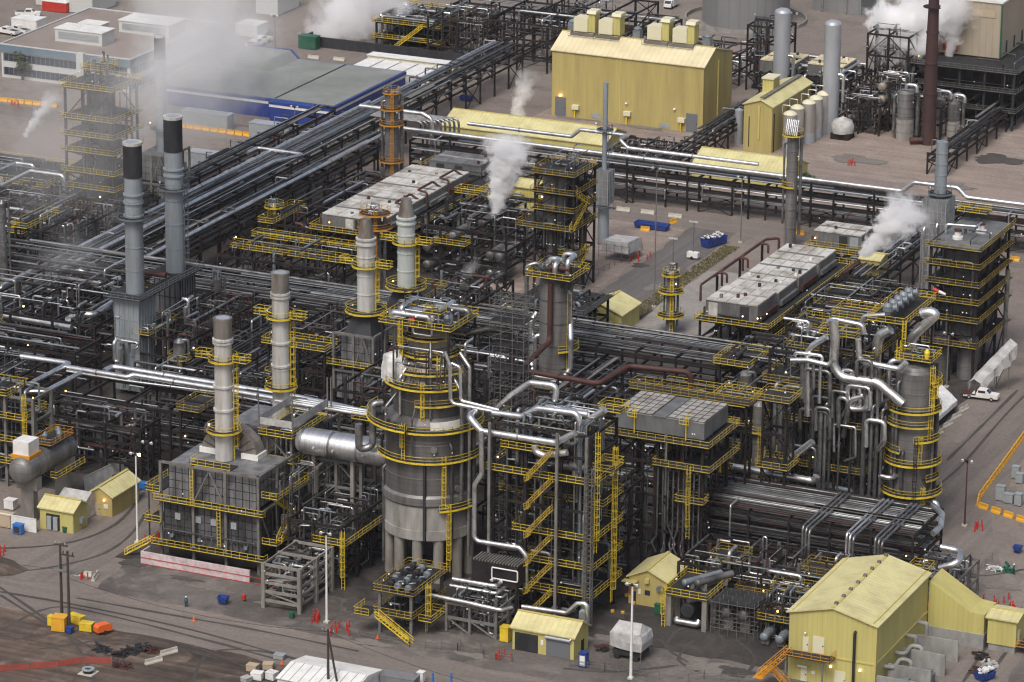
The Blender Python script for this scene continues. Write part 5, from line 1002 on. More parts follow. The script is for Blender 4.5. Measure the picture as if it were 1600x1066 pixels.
part('stair', MB().stair((-1.2, 30.6, 13.7), (-1.2, 37, 17.2)).stair((-1.2, 38.6, 17.3), (-1.2, 32, 20.8)).stair((-.4, 30.2, 4.5), (-.4, 37, 8.5)), 'yellow', T20)
clutter(T20, -8, -2, 33, 44, [25, 26.5], 8, .2, GS)
T21 = F('steel_tower', 'wide dark steel tower with blue grey roof plate at the right edge', 'tower', [78.6, 83, 87.6], [14, 20.5, 27, 33], [7, 11.9, 15.4, 18.8, 22.3, 25.8], 'steel', .45, [7, 11.9, 15.4, 18.8, 22.3, 25.8], True, .55, nclut=26, rmax=.28, lampn=14, railsides='fr')
part('roof_plate', MB().box(78.4, 87.8, 13.8, 33.2, 25.9, 26.1), 'finside', T21); part('inner_vessel', MB().lathe((81.4, 19, 0), (0, 0, 1), [(9, 1.7), (22, 1.7)], 20).lathe((85, 26, 0), (0, 0, 1), [(9, 1.7), (24, 1.7)], 20), 'vesseld', T21); part('inner_casing', MB().box(80.4, 86.2, 17.5, 31, 8, 25), 'vesseld', T21)
for q in ((82, 19), (84.6, 25)): u = part('roof_vent', MB().lathe((q[0], q[1], 26.1), (0, 0, 1), [(0, 1.0), (.5, 1.0), (.52, .6), (1.5, .6)], 16), 'white', T21); part('vent_cap', MB().lathe((q[0], q[1], 27.6), (0, 0, 1), [(0, .75), (.35, .7)], 16), 'rust', u)
for i, (x, y) in enumerate(((80.6, 17.5), (85.4, 17.5), (83, 27))): column('tower_vessel', 'grey vessel standing under the wide tower at the right edge', x, y, [(0, 1.9), (7.8, 1.9)], 'vessel', 20, 2, cat='vessel', group='vessels under the wide tower')
deckrail(T21, 78, 84, 30.2, 33.4, 28, 'frlb'); part('roof_pipe', MB().tube([(79, 21, 26.3), (79, 21, 28), (84.6, 22, 28), (84.6, 25, 28), (84.6, 25, 27.6)], .22, 8), 'silver', T21)
part('side_pipe', MB().tube([(88.6, 30, .2), (88.6, 30, 18)], .45, 10), 'alu', T21)
F('fan_cooler_stand', 'steel legs under the fan coolers beside the concrete pad', 'steelwork', [36.2, 42, 48], [6, 17, 28, 39, 51], [4.2, 7.8], decks=[(7.8, 35.4, 50.4, 5, 52), (5.4, 49, 51, 3, 52)], nclut=34, rmax=.25, lampn=10)
for i, y in enumerate((7, 18, 29, 40)): finfan(('streaked white fan cooler nearest the banded grey column', 'second white fan cooler beside the concrete pad', 'third white fan cooler beside the concrete pad', 'white fan cooler at the far end beside the concrete pad')[i], 37, 47.4, y, y+9.7, 8.2, 11.2 if i else 11.7, 5, 'finw', 'fan coolers beside the concrete pad')
o = root('header_pipework', 'red brown header pipes looping over the ends of the fan coolers by the pad', 'pipe', 35, 20, 0)
for y in (16, 27, 38): part('pipe_run', MB().tube([(34.6, y-6, 10), (34.6, y-6, 13.2), (34.6, y+3, 13.2), (36.4, y+3, 13.2), (36.4, y+3, 11.4)], .24, 8), 'rust', o)
part('pipe_run', MB().tube([(34, 18, 12.6), (34, 46, 12.6), (36, 48, 12.6), (36, 48, 9)], .27, 8), 'rust', o)
for y in (20, 32, 44): part('support_post', MB().box(33.8, 34.2, y-.2, y+.2, 0, 12.2), 'steel', o)
finfan('white topped cooler on black legs below the cross rack', 36.8, 47, 66, 73, 6.6, 9.8, 5, 'finw')
F('fan_cooler_stand', 'black legs carrying the lone cooler below the cross rack', 'steelwork', [36.6, 42, 47.2], [65.8, 73.2], [3.6, 6.4], decks=[(6.4, 36, 48.6, 62.6, 65.6)], nclut=10, rmax=.25, lampn=4)
F('steel_structure', 'steel frame with the leaning steam jet beside the fan coolers', 'steelwork', [52, 59, 66, 73], [10, 18, 27, 36], [4, 7.4, 10], decks=[(7.4, 51.4, 60, 26, 36.8)], nclut=50, rmax=.34, lampn=8, brace=.4)
F('steel_structure', 'tangle of pipes and steel below the wide right tower', 'steelwork', [54, 61, 69, 76], [-29, -20, -12], [4.5, 8, 12], decks=[(12, 53, 60, -30, -20)], nclut=50, rmax=.36, lampn=6)
F('steel_structure', 'steelwork under the red brown pipe beside the fan cooler deck', 'steelwork', [36, 44, 52, 60], [-62, -54, -46, -34], [4.5, 8.5], decks=[(8.5, 46, 60.5, -40, -33.5), (8.5, 56, 60.5, -62, -41)], nclut=70, rmax=.36, lampn=8)
F('platform_tower', 'small yellow platform tower behind the fan cooler deck', 'tower', [66, 71], [-62, -56], [5, 9, 13, 16.4], decks=[5, 13, 16.4], nclut=8, rmax=.2, lampn=4, brace=.9)
F('steel_structure', 'steelwork behind the largest vessel seen past its flank', 'steelwork', [0, 8, 15], [-75, -64, -50], [5, 9, 13], nclut=50, rmax=.36, lampn=6)
F('steel_structure', 'low steelwork around the base of the banded grey column', 'steelwork', [2, 10, 16], [-46, -38, -30], [4.5, 8.5], decks=[(8.5, 1, 10, -47, -40)], nclut=34, rmax=.3, lampn=6)
F('steel_structure', 'steelwork at the foot of the conical stacks', 'steelwork', [-24, -18, -12.6], [-54, -42, -30], [4.5, 8, 12], decks=[(12, -25, -12, -55, -50)], nclut=40, rmax=.34, lampn=6)
F('steel_structure', 'pipe covered deck beside the greenish white stack', 'steelwork', [2, 9, 16], [-4, 3, 9], [5, 8.6], decks=[8.6], railm='grey', nclut=36, rmax=.36, lampn=4)
# ---- front structure beside the vessel, with stairs and silver overhead pipes
ZS = [4.7, 9.4, 14.1, 18.8, 23.5, 27.6, 31.3]
f1 = F('steel_structure', 'tall front steel frame with zigzag yellow stairs beside the largest vessel', 'steelwork', [54.5, 60, 66, 71], [-127, -117], ZS, 'steel', .42, [(4.7, 60, 72, -127.6, -116), (9.4, 60, 72, -128, -116), (14.1, 58, 72, -127.8, -116), (18.8, 54, 72, -124, -116), (23.5, 53.6, 72, -128, -116), (27.6, 56, 66, -128, -119)], True, .35, nclut=60, rmax=.42, lampn=14, mats=['silver', 'alu', 'alu', 'dkpipe', 'dkpipe', 'bluegrey'])
for x in (54.5, 66, 71): part('column', MB().box(x-.22, x+.22, -128.9, -128.5, 0, 31.6), 'grey', f1)
mb = MB()
for i, z in enumerate([0.1]+ZS[:5]):
    a, b_ = ((61.2, -128.9, z), (65.2, -128.9, z+ZS[0]-.1)) if True else None
    mb.stair(a, b_).stair((61.2, -129.9, z), (62, -129.9, z+.4)) if i else mb.stair(a, b_)
    mb.bar((65.2, -129.6, z+4.5), (65.2, -128, z+4.5), .2).bar((61.2, -129.6, z), (61.2, -128.2, z), .2)
part('stair', mb, 'yellow3', f1)
part('ladder', MB().ladder(72.3, -121, 2, 27, R(0)), 'yellow', f1); part('ladder', MB().ladder(71.8, -126.6, 12, 31, R(-20)), 'yellow', f1)
deckrail(f1, 69.4, 73.4, -121, -117.4, 33.4, 'frlb'); deckrail(f1, 70, 73.2, -124, -119, 24.6, 'frlb')
lt = root('lattice_mast', 'slim grey lattice mast of the hoist against the stair frame', 'mast', 71.5, -128.6, 0)
mb = MB()
for qx in (71, 72.2):
    for qy in (-129.4, -128.4): mb.bar((qx, qy, 0), (qx, qy, 27), .12)
z = 0
while z < 26.4:
    for (a, b_) in (((71, -129.4), (72.2, -129.4)), ((72.2, -129.4), (72.2, -128.4)), ((71, -128.4), (71, -129.4))): mb.bar((*a, z), (*b_, z+.9), .07); mb.bar((*a, z), (*b_, z), .07)
    z += .9
part('lattice', mb, 'scaff', lt); part('hoist_cage', MB().box(70.9, 72.3, -130.6, -129.5, 1.2, 3.6), 'dbox', lt)
# silver overhead pipes on top of that frame
def fv(pts, y): return [V(a, b, y) for a, b in pts]
pipething('silver overhead pipe dipping behind the exchanger on the tall front frame', fv([(775, 640), (800, 617), (828, 598), (871, 603), (867, 626)], -121), .5)
pipething('silver overhead pipe with a raised hump along the tall front frame top', fv([(770, 645), (815, 651), (840, 638), (901, 646), (906, 660), (906, 690)], -125), .5)
pipething('long silver pipe along the upper front edge of the tall front frame', [VX(742, 644, 50)]+fv([(732, 651), (752, 674), (868, 692), (899, 677)], -127.6), .55)
pipething('thick corrugated silver elbow at the corner of the tall front frame', fv([(911, 680), (914, 660), (937, 646), (945, 640)], -122), .62, 'silver', 14, 1.8)
pipething('short thick silver elbow under the front edge of the tall front frame', fv([(835, 696), (837, 706), (850, 712), (886, 707)], -127.9), .55, 'silver', 14, 1.6)
pipething('thin silver pipe dropping from the vessel top to the tall front frame', fv([(695, 550), (703, 571), (704, 624), (709, 631), (800, 649)], -123.8), .3)
pipething('thin silver pipe beside another from the vessel top, ending shorter', fv([(706, 568), (719, 574), (720, 626), (780, 641)], -123.2), .26)
pipething('grey downcomer pipe standing before the largest vessel, kinked halfway', fv([(752, 674), (753, 740), (742, 758), (741, 839), (747, 846), (812, 856), (822, 868), (822, 918)], -129), .42)
pipething('silver pipe curving up from the garage roof level to the tall frame', fv([(816, 948), (886, 958), (902, 943), (917, 943), (918, 970)], -133), .4)
drum('heat_exchanger', 'silver exchanger drum on top of the tall front frame', (61.4, -122.6, 33.1), (68.4, -122.6, 33.1), .62, 'silver', None, True, 'heat exchanger', 31.4, 2, 14)
drum('heat_exchanger', 'darker exchanger drum lying inside the tall front frame', (61, -124.6, 25), (69, -124.6, 25), .8, 'alu', None, True, 'heat exchanger', 23.6, 2, 14)
clutter(f1, 56, 70, -126, -117, [31.4, 32.6], 16, .2, ['silver', 'silver', 'bluegrey', 'alu'], off=(.1, .9))
# ---- fan cooler deck right of the vessel
ff = F('fan_cooler_stand', 'dark steel legs with yellow decks carrying the largest two part fan cooler', 'steelwork', [62.6, 70.2, 78], [-97.5, -86.8], [6, 12, 17.6, 21.6], 'steel', .5, [(21.6, 61, 79.6, -99, -85.4), (17.6, 70, 80, -99.4, -86), (12, 74, 79, -99.4, -97)], True, .3, nclut=40, rmax=.3, lampn=10, ladders=[(76.5, -99.6, 6, 17.6, R(-90))])
for i in range(9):   # vertical lines hanging below the cooler
    x = 70.6+i*.9; part('pipe', MB().tube([(x, -98.3, 17), (x, -98.3, random.uniform(4, 9)), (x+random.uniform(-2, 2), -98.3, 4), (x+1, -101, 3.4)], .16, 7, .5), random.choice(['alu', 'dkpipe', 'alu']), ff)
fc = root('fan_cooler', 'largest fan cooler with a gridded two part top behind yellow rails', 'fin fan cooler', 70, -92, 22.4)
part('casing', MB().box(62.6, 78.0, -97.2, -86.8, 22.4, 25.1), 'finside', fc)
for x0, x1 in ((62.6, 68.9), (71.5, 78.0)):
    gpn = part('fan_deck', MB().box(x0, x1, -97.3, -86.7, 25.12, 25.4), 'fin', fc); g = MB()
    for k in range(6): x = x0+(x1-x0)*k/5; g.box(x-.05, x+.05, -97.34, -86.66, 25.4, 25.46)
    for k in range(7): y = -97.3+10.6*k/6; g.box(x0, x1, y-.05, y+.05, 25.405, 25.45)
    part('grid_lattice', g, 'soot', gpn)
part('walk_panel', MB().box(68.95, 71.45, -97.3, -86.7, 25.1, 25.3), 'finside', fc)
for x in (66, 75): part('davit', MB().tube([(x, -97.6, 22), (x, -97.6, 26.4), (x+1, -97.6, 26.4)], .1, 6, .3).rail([(x-.8, -98.6, 25), (x+.8, -98.6, 25)], 1.2, .8, .07), 'yellow', fc)
F('raised_walkway', 'dirty yellow railed walkway behind the largest fan cooler', 'walkway', [60, 67, 74, 80], [-83.5, -81.5], [8, 20, 24.6], 'steel', .35, [(24.6, 59.4, 80.8, -84.4, -80.8)], True, .2, railm='yellow3', lampn=4)
F('platform_tower', 'yellow basket platform with white valve beyond the largest fan cooler', 'tower', [82.5, 86.5], [-82.5, -78.6], [7, 14, 20, 25.6], 'steel', .35, [25.6, (14, 81.6, 87.4, -83.4, -78)], True, .8, lampn=2)
# ---- right unit: exchanger structure with the snaking silver pipes
f4 = F('steel_structure', 'tall steel frame under snaking silver pipes beside the ring platformed column', 'steelwork', [78, 84, 90, 95], [-68, -60, -50], [6, 9.8, 17.7, 24, 29.4], 'steel', .42, [(9.8, 84, 95.6, -68.8, -62), (17.7, 78, 95.6, -68.8, -60), (24, 77, 95.6, -68.8, -60), (29.4, 80, 95.6, -66, -52)], True, .3, nclut=64, rmax=.45, lampn=16, mats=GS)
for z, q in ((32.8, (86, 92.6, -67, -62)), (34.8, (92.8, 99.4, -62.4, -46)), (31.4, (79.6, 85, -60, -55)), (33.2, (85, 92, -58, -52))):
    deckrail(f4, q[0], q[1], q[2], q[3], z, 'frlb')
    for cx_ in (q[0]+.4, q[1]-.4):
        for cy_ in (q[2]+.4, q[3]-.4): part('column', MB().box(cx_-.16, cx_+.16, cy_-.16, cy_+.16, 0 if cx_ > 95.5 else 29, z), 'steel', f4)
part('ladder', MB().ladder(99.6, -63, 30.6, 35, R(-60)), 'yellow', f4)
for (px, pt, rr, mm) in ((1212, 600, .42, 'alu'), (1221, 612, .5, 'alu'), (1229, 640, .3, 'mid'), (1283, 642, .5, 'alu'), (1291, 630, .36, 'alu'), (1298, 645, .3, 'mid'), (1240, 660, .25, 'alu'), (1268, 655, .3, 'dkpipe'), (1312, 660, .22, 'alu'), (1330, 670, .25, 'dkpipe'), (1353, 600, .5, 'mid'), (1363, 635, .4, 'alu'), (1371, 650, .42, 'mid'), (1379, 640, .3, 'alu')):
    q = V(px, pt, -69.2-.6*rr); rr *= .82; part('riser_pipe', MB().tube([(q[0]+1.2, q[1]+2.4, q[2]), (q[0], q[1], q[2]), (q[0], q[1], 2)], rr, 10), mm, f4)
SN = lambda pts, y: [V(a, b, y) for a, b in pts]
pipething('thick ringed silver pipe snaking down into the flank of the ring platformed column', SN([(1302, 500), (1305, 535), (1302, 570), (1314, 590), (1372, 598), (1411, 631)], -70), .78, 'silver', 16, 2.4)
pipething('thick silver pipe standing upright behind the snaking pipes', SN([(1372, 628)], -62)+SN([(1368, 572), (1372, 525), (1392, 515)], -62), .85, 'silver', 16, 2.4)
pipething('thickest silver pipe sloping down from the right tower to the column top', SN([(1424, 556), (1424, 530), (1432, 520), (1463, 491), (1452, 487), (1440, 490)], -58), .85, 'silver', 16, 2.2)
pipething('silver pipe running level into the dome of the ring platformed column', SN([(1341, 530), (1342, 558), (1350, 566), (1405, 577), (1416, 566)], -69.5), .5, 'silver', 14)
pipething('silver upright pipe turning over the top of the tall right frame', SN([(1262, 650), (1262, 552), (1270, 540), (1292, 526)], -69.6), .55, 'silver', 14)
pipething('silver horizontal pipe with white end at the left of the tall right frame', SN([(1236, 563), (1262, 563), (1296, 571), (1304, 560)], -70.4), .45, 'silver', 14)
pipething('thin silver pipe over the left of the tall right frame', SN([(1242, 556), (1244, 551), (1286, 556), (1282, 575), (1280, 630)], -70.2), .3, 'silver', 12)
pipething('silver U shaped pipe looping through the right frame at mid height', SN([(1358, 618), (1352, 640), (1326, 639), (1327, 625), (1350, 619)], -69.6), .45, 'silver', 12, 1.2)
pipething('silver pipe slanting down from the right frame towards the dense rack', SN([(1270, 690), (1205, 740), (1186, 742)], -76), .6, 'silver', 14)
pipething('pale level pipe lying above the far end of the dense rack', SN([(1146, 730), (1272, 752), (1276, 744)], -78.6), .62, 'silver', 14)
pipething('silver overhead line at the front of the right frame top', SN([(1294, 505), (1300, 498), (1348, 508), (1350, 522)], -66), .42, 'silver', 12)
pipething('silver overhead line turning between the blue grey valves', SN([(1344, 512), (1350, 494), (1384, 492)], -60), .4, 'silver', 12)
pipething('silver arched line stepping down the front of the right frame', SN([(1222, 630), (1222, 610), (1230, 604), (1250, 606)], -70), .42, 'alu', 12)
for i in range(5):
    x, y, z = V(1388+i*8, 482-i*6, -62+i*2.6)
    r_ = root('relief_valve', ('blue grey relief valve nearest the front of the right frame top', 'second blue grey relief valve of the row on the right frame', 'middle blue grey relief valve of the row on the right frame', 'fourth blue grey relief valve of the row on the right frame', 'farthest blue grey relief valve on the right frame')[i], 'valve', x, y, z-1, 'relief valves on the right frame top')
    part('body', MB().lathe((x, y, z-1), (0, 0, 1), [(0, .5), (.6, .5), (.62, .95), (1.5, .95), (2.0, .5)], 14), 'bluegrey', r_); part('outlet', MB().lathe((x, y, z), (1, .2, .2), [(0, .6), (1.4, .6), (1.4, .8), (1.6, .8)], 12), 'bluegrey', r_); part('stem', MB().bar((x, y, z+1), (x, y, z+1.8), .16), 'rust', r_)
clutter(f4, 80, 95, -66, -54, [30.6, 32], 18, .3, ['silver', 'silver', 'alu', 'bluegrey', 'dkpipe'], off=(.2, 1.2))
# ---- dense rack: lines turning down towards the viewer
o = root('downcomer_pipework', 'silver lines leaving the dense rack and turning straight down', 'pipe', 100, -97, 0)
for i, x in enumerate((96.2, 97, 97.8, 103.6, 104.4, 105.2, 108.4, 109.2, 110)):
    part('pipe_run', MB().tube([(x, -82, 11.4), (x, -99.5-(i % 3)*.7, 11.4), (x, -99.5-(i % 3)*.7, 1.4), (x-.8, -104, 1.4)], .22, 9, .9), random.choice(['alu', 'silver', 'alu']), o)
pipething('big silver end loop curling round the end of the dense rack', [V(1458, 790, -82), V(1472, 803, -86), V(1470, 822, -90), V(1458, 834, -93)], .5, 'silver', 12, 1.6)
# ---- foreground yellow platform with motors
f5 = F('equipment_platform', 'bright yellow railed two floor platform with black pumps before the vessel legs', 'platform', [43, 48.4], [-144, -138.5, -133], [3.4, 7.2], 'grey', .42, [(3.4, 42.2, 49, -144.8, -132.6), (7.2, 42.2, 49.2, -144.8, -132.2)], True, .3, nclut=14, rmax=.2, lampn=5, mats=['dkpipe', 'bluegrey', 'alu'])
part('stair', MB().stair((49.6, -146.4, .1), (43.2, -145.6, 3.4)).stair((44.2, -132.2, 7.2), (43.6, -128.6, 4.4)), 'yellow', f5); part('ladder', MB().ladder(49.6, -141, .2, 7.2, R(0)), 'yellow', f5); deckrail(f5, 39.6, 42.2, -146.4, -142.5, 3.4, 'fl'); deckrail(f5, 49.2, 51.4, -143, -138, 2.6, 'frb')
for i in range(11):
    x, y = 44.2+(i % 3)*1.8+random.uniform(-.3, .3), -143.4+(i//3)*3+random.uniform(-.4, .4); z = 7.3
    r_ = root('pump', 'black pump with bulbous casing on the bright yellow platform', 'pump', x, y, z, 'black pumps on the yellow platform'); part('casing', MB().lathe((x, y-.5, z+.75), (0, 1, .1), [(0, .45), (.5, .62), (1.0, .45), (1.5, .3)], 12), random.choice(['soot', 'black', 'bluegrey']), r_); part('base', MB().box(x-.5, x+.5, y-.6, y+1, z, z+.25), 'steel', r_); part('outlet', MB().tube([(x, y, z+.9), (x, y, z+1.6), (x+.7, y+.3, z+1.6)], .14, 7), random.choice(['dkpipe', 'alu', 'bluegrey']), r_)
pipething('silver pipe leaving the yellow platform and ending in a dark elbow', [(49.2, -139, 5.6), (55.6, -139.4, 5.6), (61.5, -139.4, 5.3), (62.6, -137.6, 5.3)], .34, 'silver', 12)
pipething('paired silver pipe above and behind the yellow platform', [(51, -134.5, 7.0), (58.4, -134.5, 7.0), (58.4, -131, 7.0)], .34, 'silver', 12)
pipething('lower paired silver pipe behind the yellow platform', [(51, -135.4, 6.2), (59, -135.4, 6.2), (59, -131, 6.2)], .3, 'silver', 12)
F('steel_structure', 'low grey frame of valves and pipes right of the yellow platform', 'steelwork', [52, 56, 60.5], [-138.8, -134.5, -131], [2.6, 5], 'grey', .4, nclut=40, rmax=.26, lampn=3, mats=GS)
lx = root('louvered_cooler', 'dark slatted box cooler between the yellow platform and the tall frame', 'cooler', 57, -131.5, 5); part('casing', MB().box(53.4, 61.2, -132.6, -129.2, 6.4, 10), 'steel', lx); sb = MB()
for k in range(16): sb.box(53.6+k*.5, 53.8+k*.5, -132.6, -129.3, 10, 10.25)
part('slat', sb, 'grey', lx); part('rim_pipe', MB().tube([(57, -132.9, 9.4), (61.4, -132.9, 9.4), (61.4, -132.9, 7.6), (57, -132.9, 7.6), (57, -132.9, 9.3)], .12, 6), 'white', lx)
for q in ((53.6, -132.4), (61, -132.4)): part('leg', MB().box(q[0]-.2, q[0]+.2, q[1]-.2, q[1]+.2, 0, 6.4), 'steel', lx)
# ---- grey concrete rack and steelwork beside the front furnace
F('concrete_rack', 'low pale concrete framed rack stacked with pipes in front of the furnace', 'pipe rack', [21.8, 28.2], [-142.6, -137, -131.5], [1.6, 3.1, 4.6, 6.1, 7.6], 'conc', .62, nclut=40, rmax=.3, lampn=3, mats=['alu', 'dkpipe', 'silver', 'dkpipe'], brace=.1, clutz=[1.6, 3.1, 4.6, 6.1])
F('steel_structure', 'tangle of pipes on dark steel between furnace and vessel legs', 'steelwork', [19.5, 24, 29], [-129.5, -124, -119, -112], [3.6, 7.2, 10.4], 'steel', .4, [(7.2, 24, 30, -130, -112)], True, .3, nclut=60, rmax=.26, lampn=6, mats=GS, ladders=[(29.6, -130.2, 0, 9, R(-90))])
F('steel_structure', 'grey braced steel frame rising beside the front furnace', 'steelwork', [16.6, 21.5, 26], [-116.5, -111.5], [6, 12, 16.4], 'grey', .5, [], False, .8, nclut=12, rmax=.22, lampn=3)
cp = F('platform_tower', 'tall yellow deck screened with grey sheets above the front furnace', 'tower', [9.4, 13.8], [-117.5, -107], [8, 15, 19.6], 'grey', .4, [(19.6, 8.4, 14.8, -119, -106), 15], True, .3, nclut=14, rmax=.3, lampn=4, mats=['silver', 'alu', 'dkpipe'])
part('wind_screen', MB().box(8.55, 8.6, -118.6, -107, 21.6, 22.8).box(8.7, 14.6, -118.8, -118.72, 21.4, 22.6).box(14.7, 14.76, -118.6, -106.4, 21.5, 22.9), 'tarp', cp)
for q in ((8.5, -118.8), (14.7, -118.8), (14.7, -106.3), (15.2, -106)): part('post', MB().box(q[0]-.1, q[0]+.1, q[1]-.1, q[1]+.1, 19.6, 26.5), 'grey', cp)
br = root('pipe_bridge', 'yellow railed bridge carrying silver pipes to the vessel from the screened deck', 'walkway', 27, -104, 20); d = part('platform', MB().box(19.5, 33, -107, -103.6, 20.2, 20.3), 'grate', br); part('railing', MB().rail([(19.5, -107, 20.3), (33, -107, 20.3)]).rail([(19.5, -103.6, 20.3), (33, -103.6, 20.3)]), 'yellow', d)
for y in (-106.2, -105.3, -104.4): part('pipe', MB().tube([(5, y, 21), (32, y, 21)], .42, 9), 'silver', br)
for x in (21, 31): part('column', MB().box(x-.25, x+.25, -105.6, -105, 0, 20.2), 'steel', br)
# ---- silver lines between the side road and the second furnace (seen against the black steel)
pipething('thick silver line that starts with a bend beside the twin stacks', [VZ(163, 580, 13), VZ(176, 573, 13.2), VZ(340, 600, 13), VZ(470, 622, 13), (8, -83.5, 13)], .55)
pipething('thick silver line with a step running past the pale front stack', [VZ(33, 557, 13), VZ(108, 568, 13), VZ(104, 574, 13), VZ(200, 590, 13), VZ(208, 586, 13.4), VZ(338, 607, 13.2), VZ(470, 630, 13.2), (8, -85.5, 13.2)], .5)
pipething('slim silver line under the two thick ones', [VZ(104, 580, 12.4), VZ(196, 595, 12.4), VZ(338, 613, 12.4), (6, -86.6, 12.4)], .2)
pipething('silver line slanting in from the left edge to join the thick lines', [VZ(52, 597, 13), VZ(108, 568, 13.2)], .45)
pipething('silver line bending from the left edge beside the platform tower', [VZ(-5, 605, 13), VZ(39, 612, 13), VZ(71, 612, 13), VZ(126, 583, 13)], .45)
# ---- silver pipes on the long racks
pipething('bright silver line along the near edge of the longest rack', [(-89.2, -40, 9.9), (-89.2, 118, 9.9)], .42, bend=1.2)
pipething('bright silver line with a square offset near the containers on the longest rack', [(-84, -30, 10.2), (-84, 62, 10.2), (-81, 70, 10.2), (-92.5, 70.5, 10.2), (-92.5, 66, 10.2)], .4)
pipething('bright silver line along the narrower rack', [(-74, -30, 9.8), (-74, 97, 9.8)], .42)
pipething('long white line on posts above the cross rack', [(-72, 98.6, 10.4), (44, 99, 10.4), (46.5, 99, 12.6), (56, 99, 12.6), (58, 99, 10.8), (84, 99, 10.8), (85, 99, 12.8), (118, 99, 12.8)], .48, 'silver', 12, 1.4, supports=[(x, 98.8, 10.3) for x in range(-60, 45, 14)])
pipething('second white line behind the long one above the cross rack', [(-66, 102.5, 9.2), (40, 102.5, 9.2)], .6, 'silver', 12)
pipething('third white line that jogs near the thin grey stack', [(-60, 108, 10.6), (-35, 108, 10.6), (-33, 108, 12.4), (-22, 108, 12.4), (-22, 104, 12.4), (-20, 104, 10.8), (10, 104, 10.8)], .42, 'silver', 12)
o = root('pipe_bundle', 'bundle of grey pipes turning down together beside the orange platformed column', 'pipe bundle', -70, 112, 0)
for k in range(9): part('pipe_run', MB().tube([(-84, 108+k*.75, 9.6), (-71+k*.75, 108+k*.75, 9.6), (-71+k*.75, 108+k*.75, 2.4), (-71+k*.75, 119+k*.3, 2.4), (-60, 120+k*.3, 2.4)], .27, 9, 1.3), 'alu', o)
pipething('white upright line beside the orange platformed column', [(-84, 103, 13), (-68.6, 103, 13), (-66.4, 103, 12), (-66.4, 103, 3)], .5, 'silver', 12, 1.2)
pipething('tall silver loop at the far left in front of the steel tower', [VZ(-4, 250, 5), (-128, 24, 9), (-121, 24, 13), (-113, 24, 13), (-113, 24, 4)], .45, 'silver', 12)
pipething('silver line running level before the dark tower at the left edge', [VZ(18, 341, 9.4), VZ(100, 354, 9.4), VZ(130, 345, 9.4)], .3, 'silver', 10)
pipething('silver line crossing the dark frame left of the twin stacks', [VZ(20, 410, 9), VZ(60, 416, 9), VZ(133, 424, 9), VZ(137, 455, 4), VZ(178, 464, 6)], .34, 'silver', 10)
pipething('thick silver main at the left edge under the twin stacks', [VZ(-4, 492, 10), VZ(60, 503, 10), VZ(112, 512, 10)], .6, 'silver', 12)
pipething('thick silver bend near the twin stacks base', [VZ(106, 499, 11), VZ(120, 491, 11), VZ(147, 492, 11), VZ(180, 470, 11)], .6, 'silver', 12)
pipething('flat silver U loop beside the nearer twin stack', [VZ(187, 433, 11), VZ(145, 448, 11), VZ(162, 449, 11), VZ(188, 436, 11)], .3, 'silver', 10, .4)
# ---- pumps and exchangers in the front yard
pa = F('exchanger_table', 'concrete legged table with yellow deck and a silver U bend beneath it', 'platform', [82.4, 88.4], [-121.5, -117.5], [5.4], 'conc', .8, [(5.4, 81.6, 89, -122.2, -112)], True, 0, lampn=2)
part('bend_pipe', MB().tube([(83.6, -121, 1.2), (83.6, -121.4, .9), (87.2, -121.4, .9), (87.2, -121, 1.4)], .5, 12, 1).tube([(87, -119, 4.6), (85.4, -121.3, 4.6)], .5, 12), 'silver', pa); part('channel_head', MB().lathe((85.4, -121.6, 2.9), (0, 1, 0), [(0, 1.0), (.2, 1.15), (4, 1.15)], 18), 'soot', pa); part('ladder', MB().ladder(81.8, -122.4, 0, 5.4, R(-90)), 'yellow', pa)
drum('heat_exchanger', 'dark exchanger barrel lying on the yellow decked table', (84, -119.5, 6.7), (87.6, -113, 6.7), .55, 'bluegrey', None, True, 'heat exchanger', 5.5, 1, 14); drum('heat_exchanger', 'second dark barrel lying on the yellow decked table', (86.2, -119.5, 7.0), (89.6, -113.4, 7.0), .6, 'vesseld', None, True, 'heat exchanger', 5.5, 1, 14)
sc_ = root('scaffold', 'square scaffold cage around two dark channel heads in the front yard', 'scaffold', 92.5, -118, 0)
mb = MB(); xs_ = [89.6+i*1.45 for i in range(6)]; ys_ = [-122+i*1.6 for i in range(5)]
for x in xs_:
    for y in ys_: mb.bar((x, y, 0), (x, y, 6.2), .08)
for z in (1.2, 2.6, 4.0, 5.4):
    for y in ys_: mb.bar((xs_[0], y, z), (xs_[-1], y, z), .09)
    for x in xs_: mb.bar((x, ys_[0], z), (x, ys_[-1], z), .09)
part('tube_lattice', mb, 'scaff', sc_); part('plank_deck', MB().box(89.8, 96.6, -121.9, -115.8, 5.45, 5.52), 'grate', sc_)
for x in (91.6, 94.4): drum('heat_exchanger', 'dark exchanger inside the scaffold cage of the front yard', (x, -120.5, 3.4), (x, -114, 3.4), 1.0, 'vesseld', 'exchangers inside the scaffold cage', True, 'heat exchanger', .2, 1, 16)
F('steel_structure', 'front yard frame of blackened pumps and bright elbows below the dense rack', 'steelwork', [80, 87, 94, 101, 107], [-112, -107, -101, -98], [3.8, 7], 'steel', .38, [(3.8, 90, 98, -112.6, -108), (7, 99, 106, -108, -103), (7, 84, 89.5, -109, -104)], True, .2, nclut=90, rmax=.36, lampn=12, mats=['silver', 'silver', 'alu', 'alu', 'dkpipe', 'dkpipe', 'rust'])
F('steel_structure', 'frame with yellow stair rails and hanging valves beside the scaffold cage', 'steelwork', [97.6, 101, 105.2], [-121, -116, -113], [3.6, 6.6], 'steel', .32, [(6.6, 97, 106, -116, -112.6), (3.6, 97, 103, -121.6, -117)], True, .2, nclut=40, rmax=.28, lampn=5, mats=['silver', 'alu', 'dkpipe', 'bluegrey'])
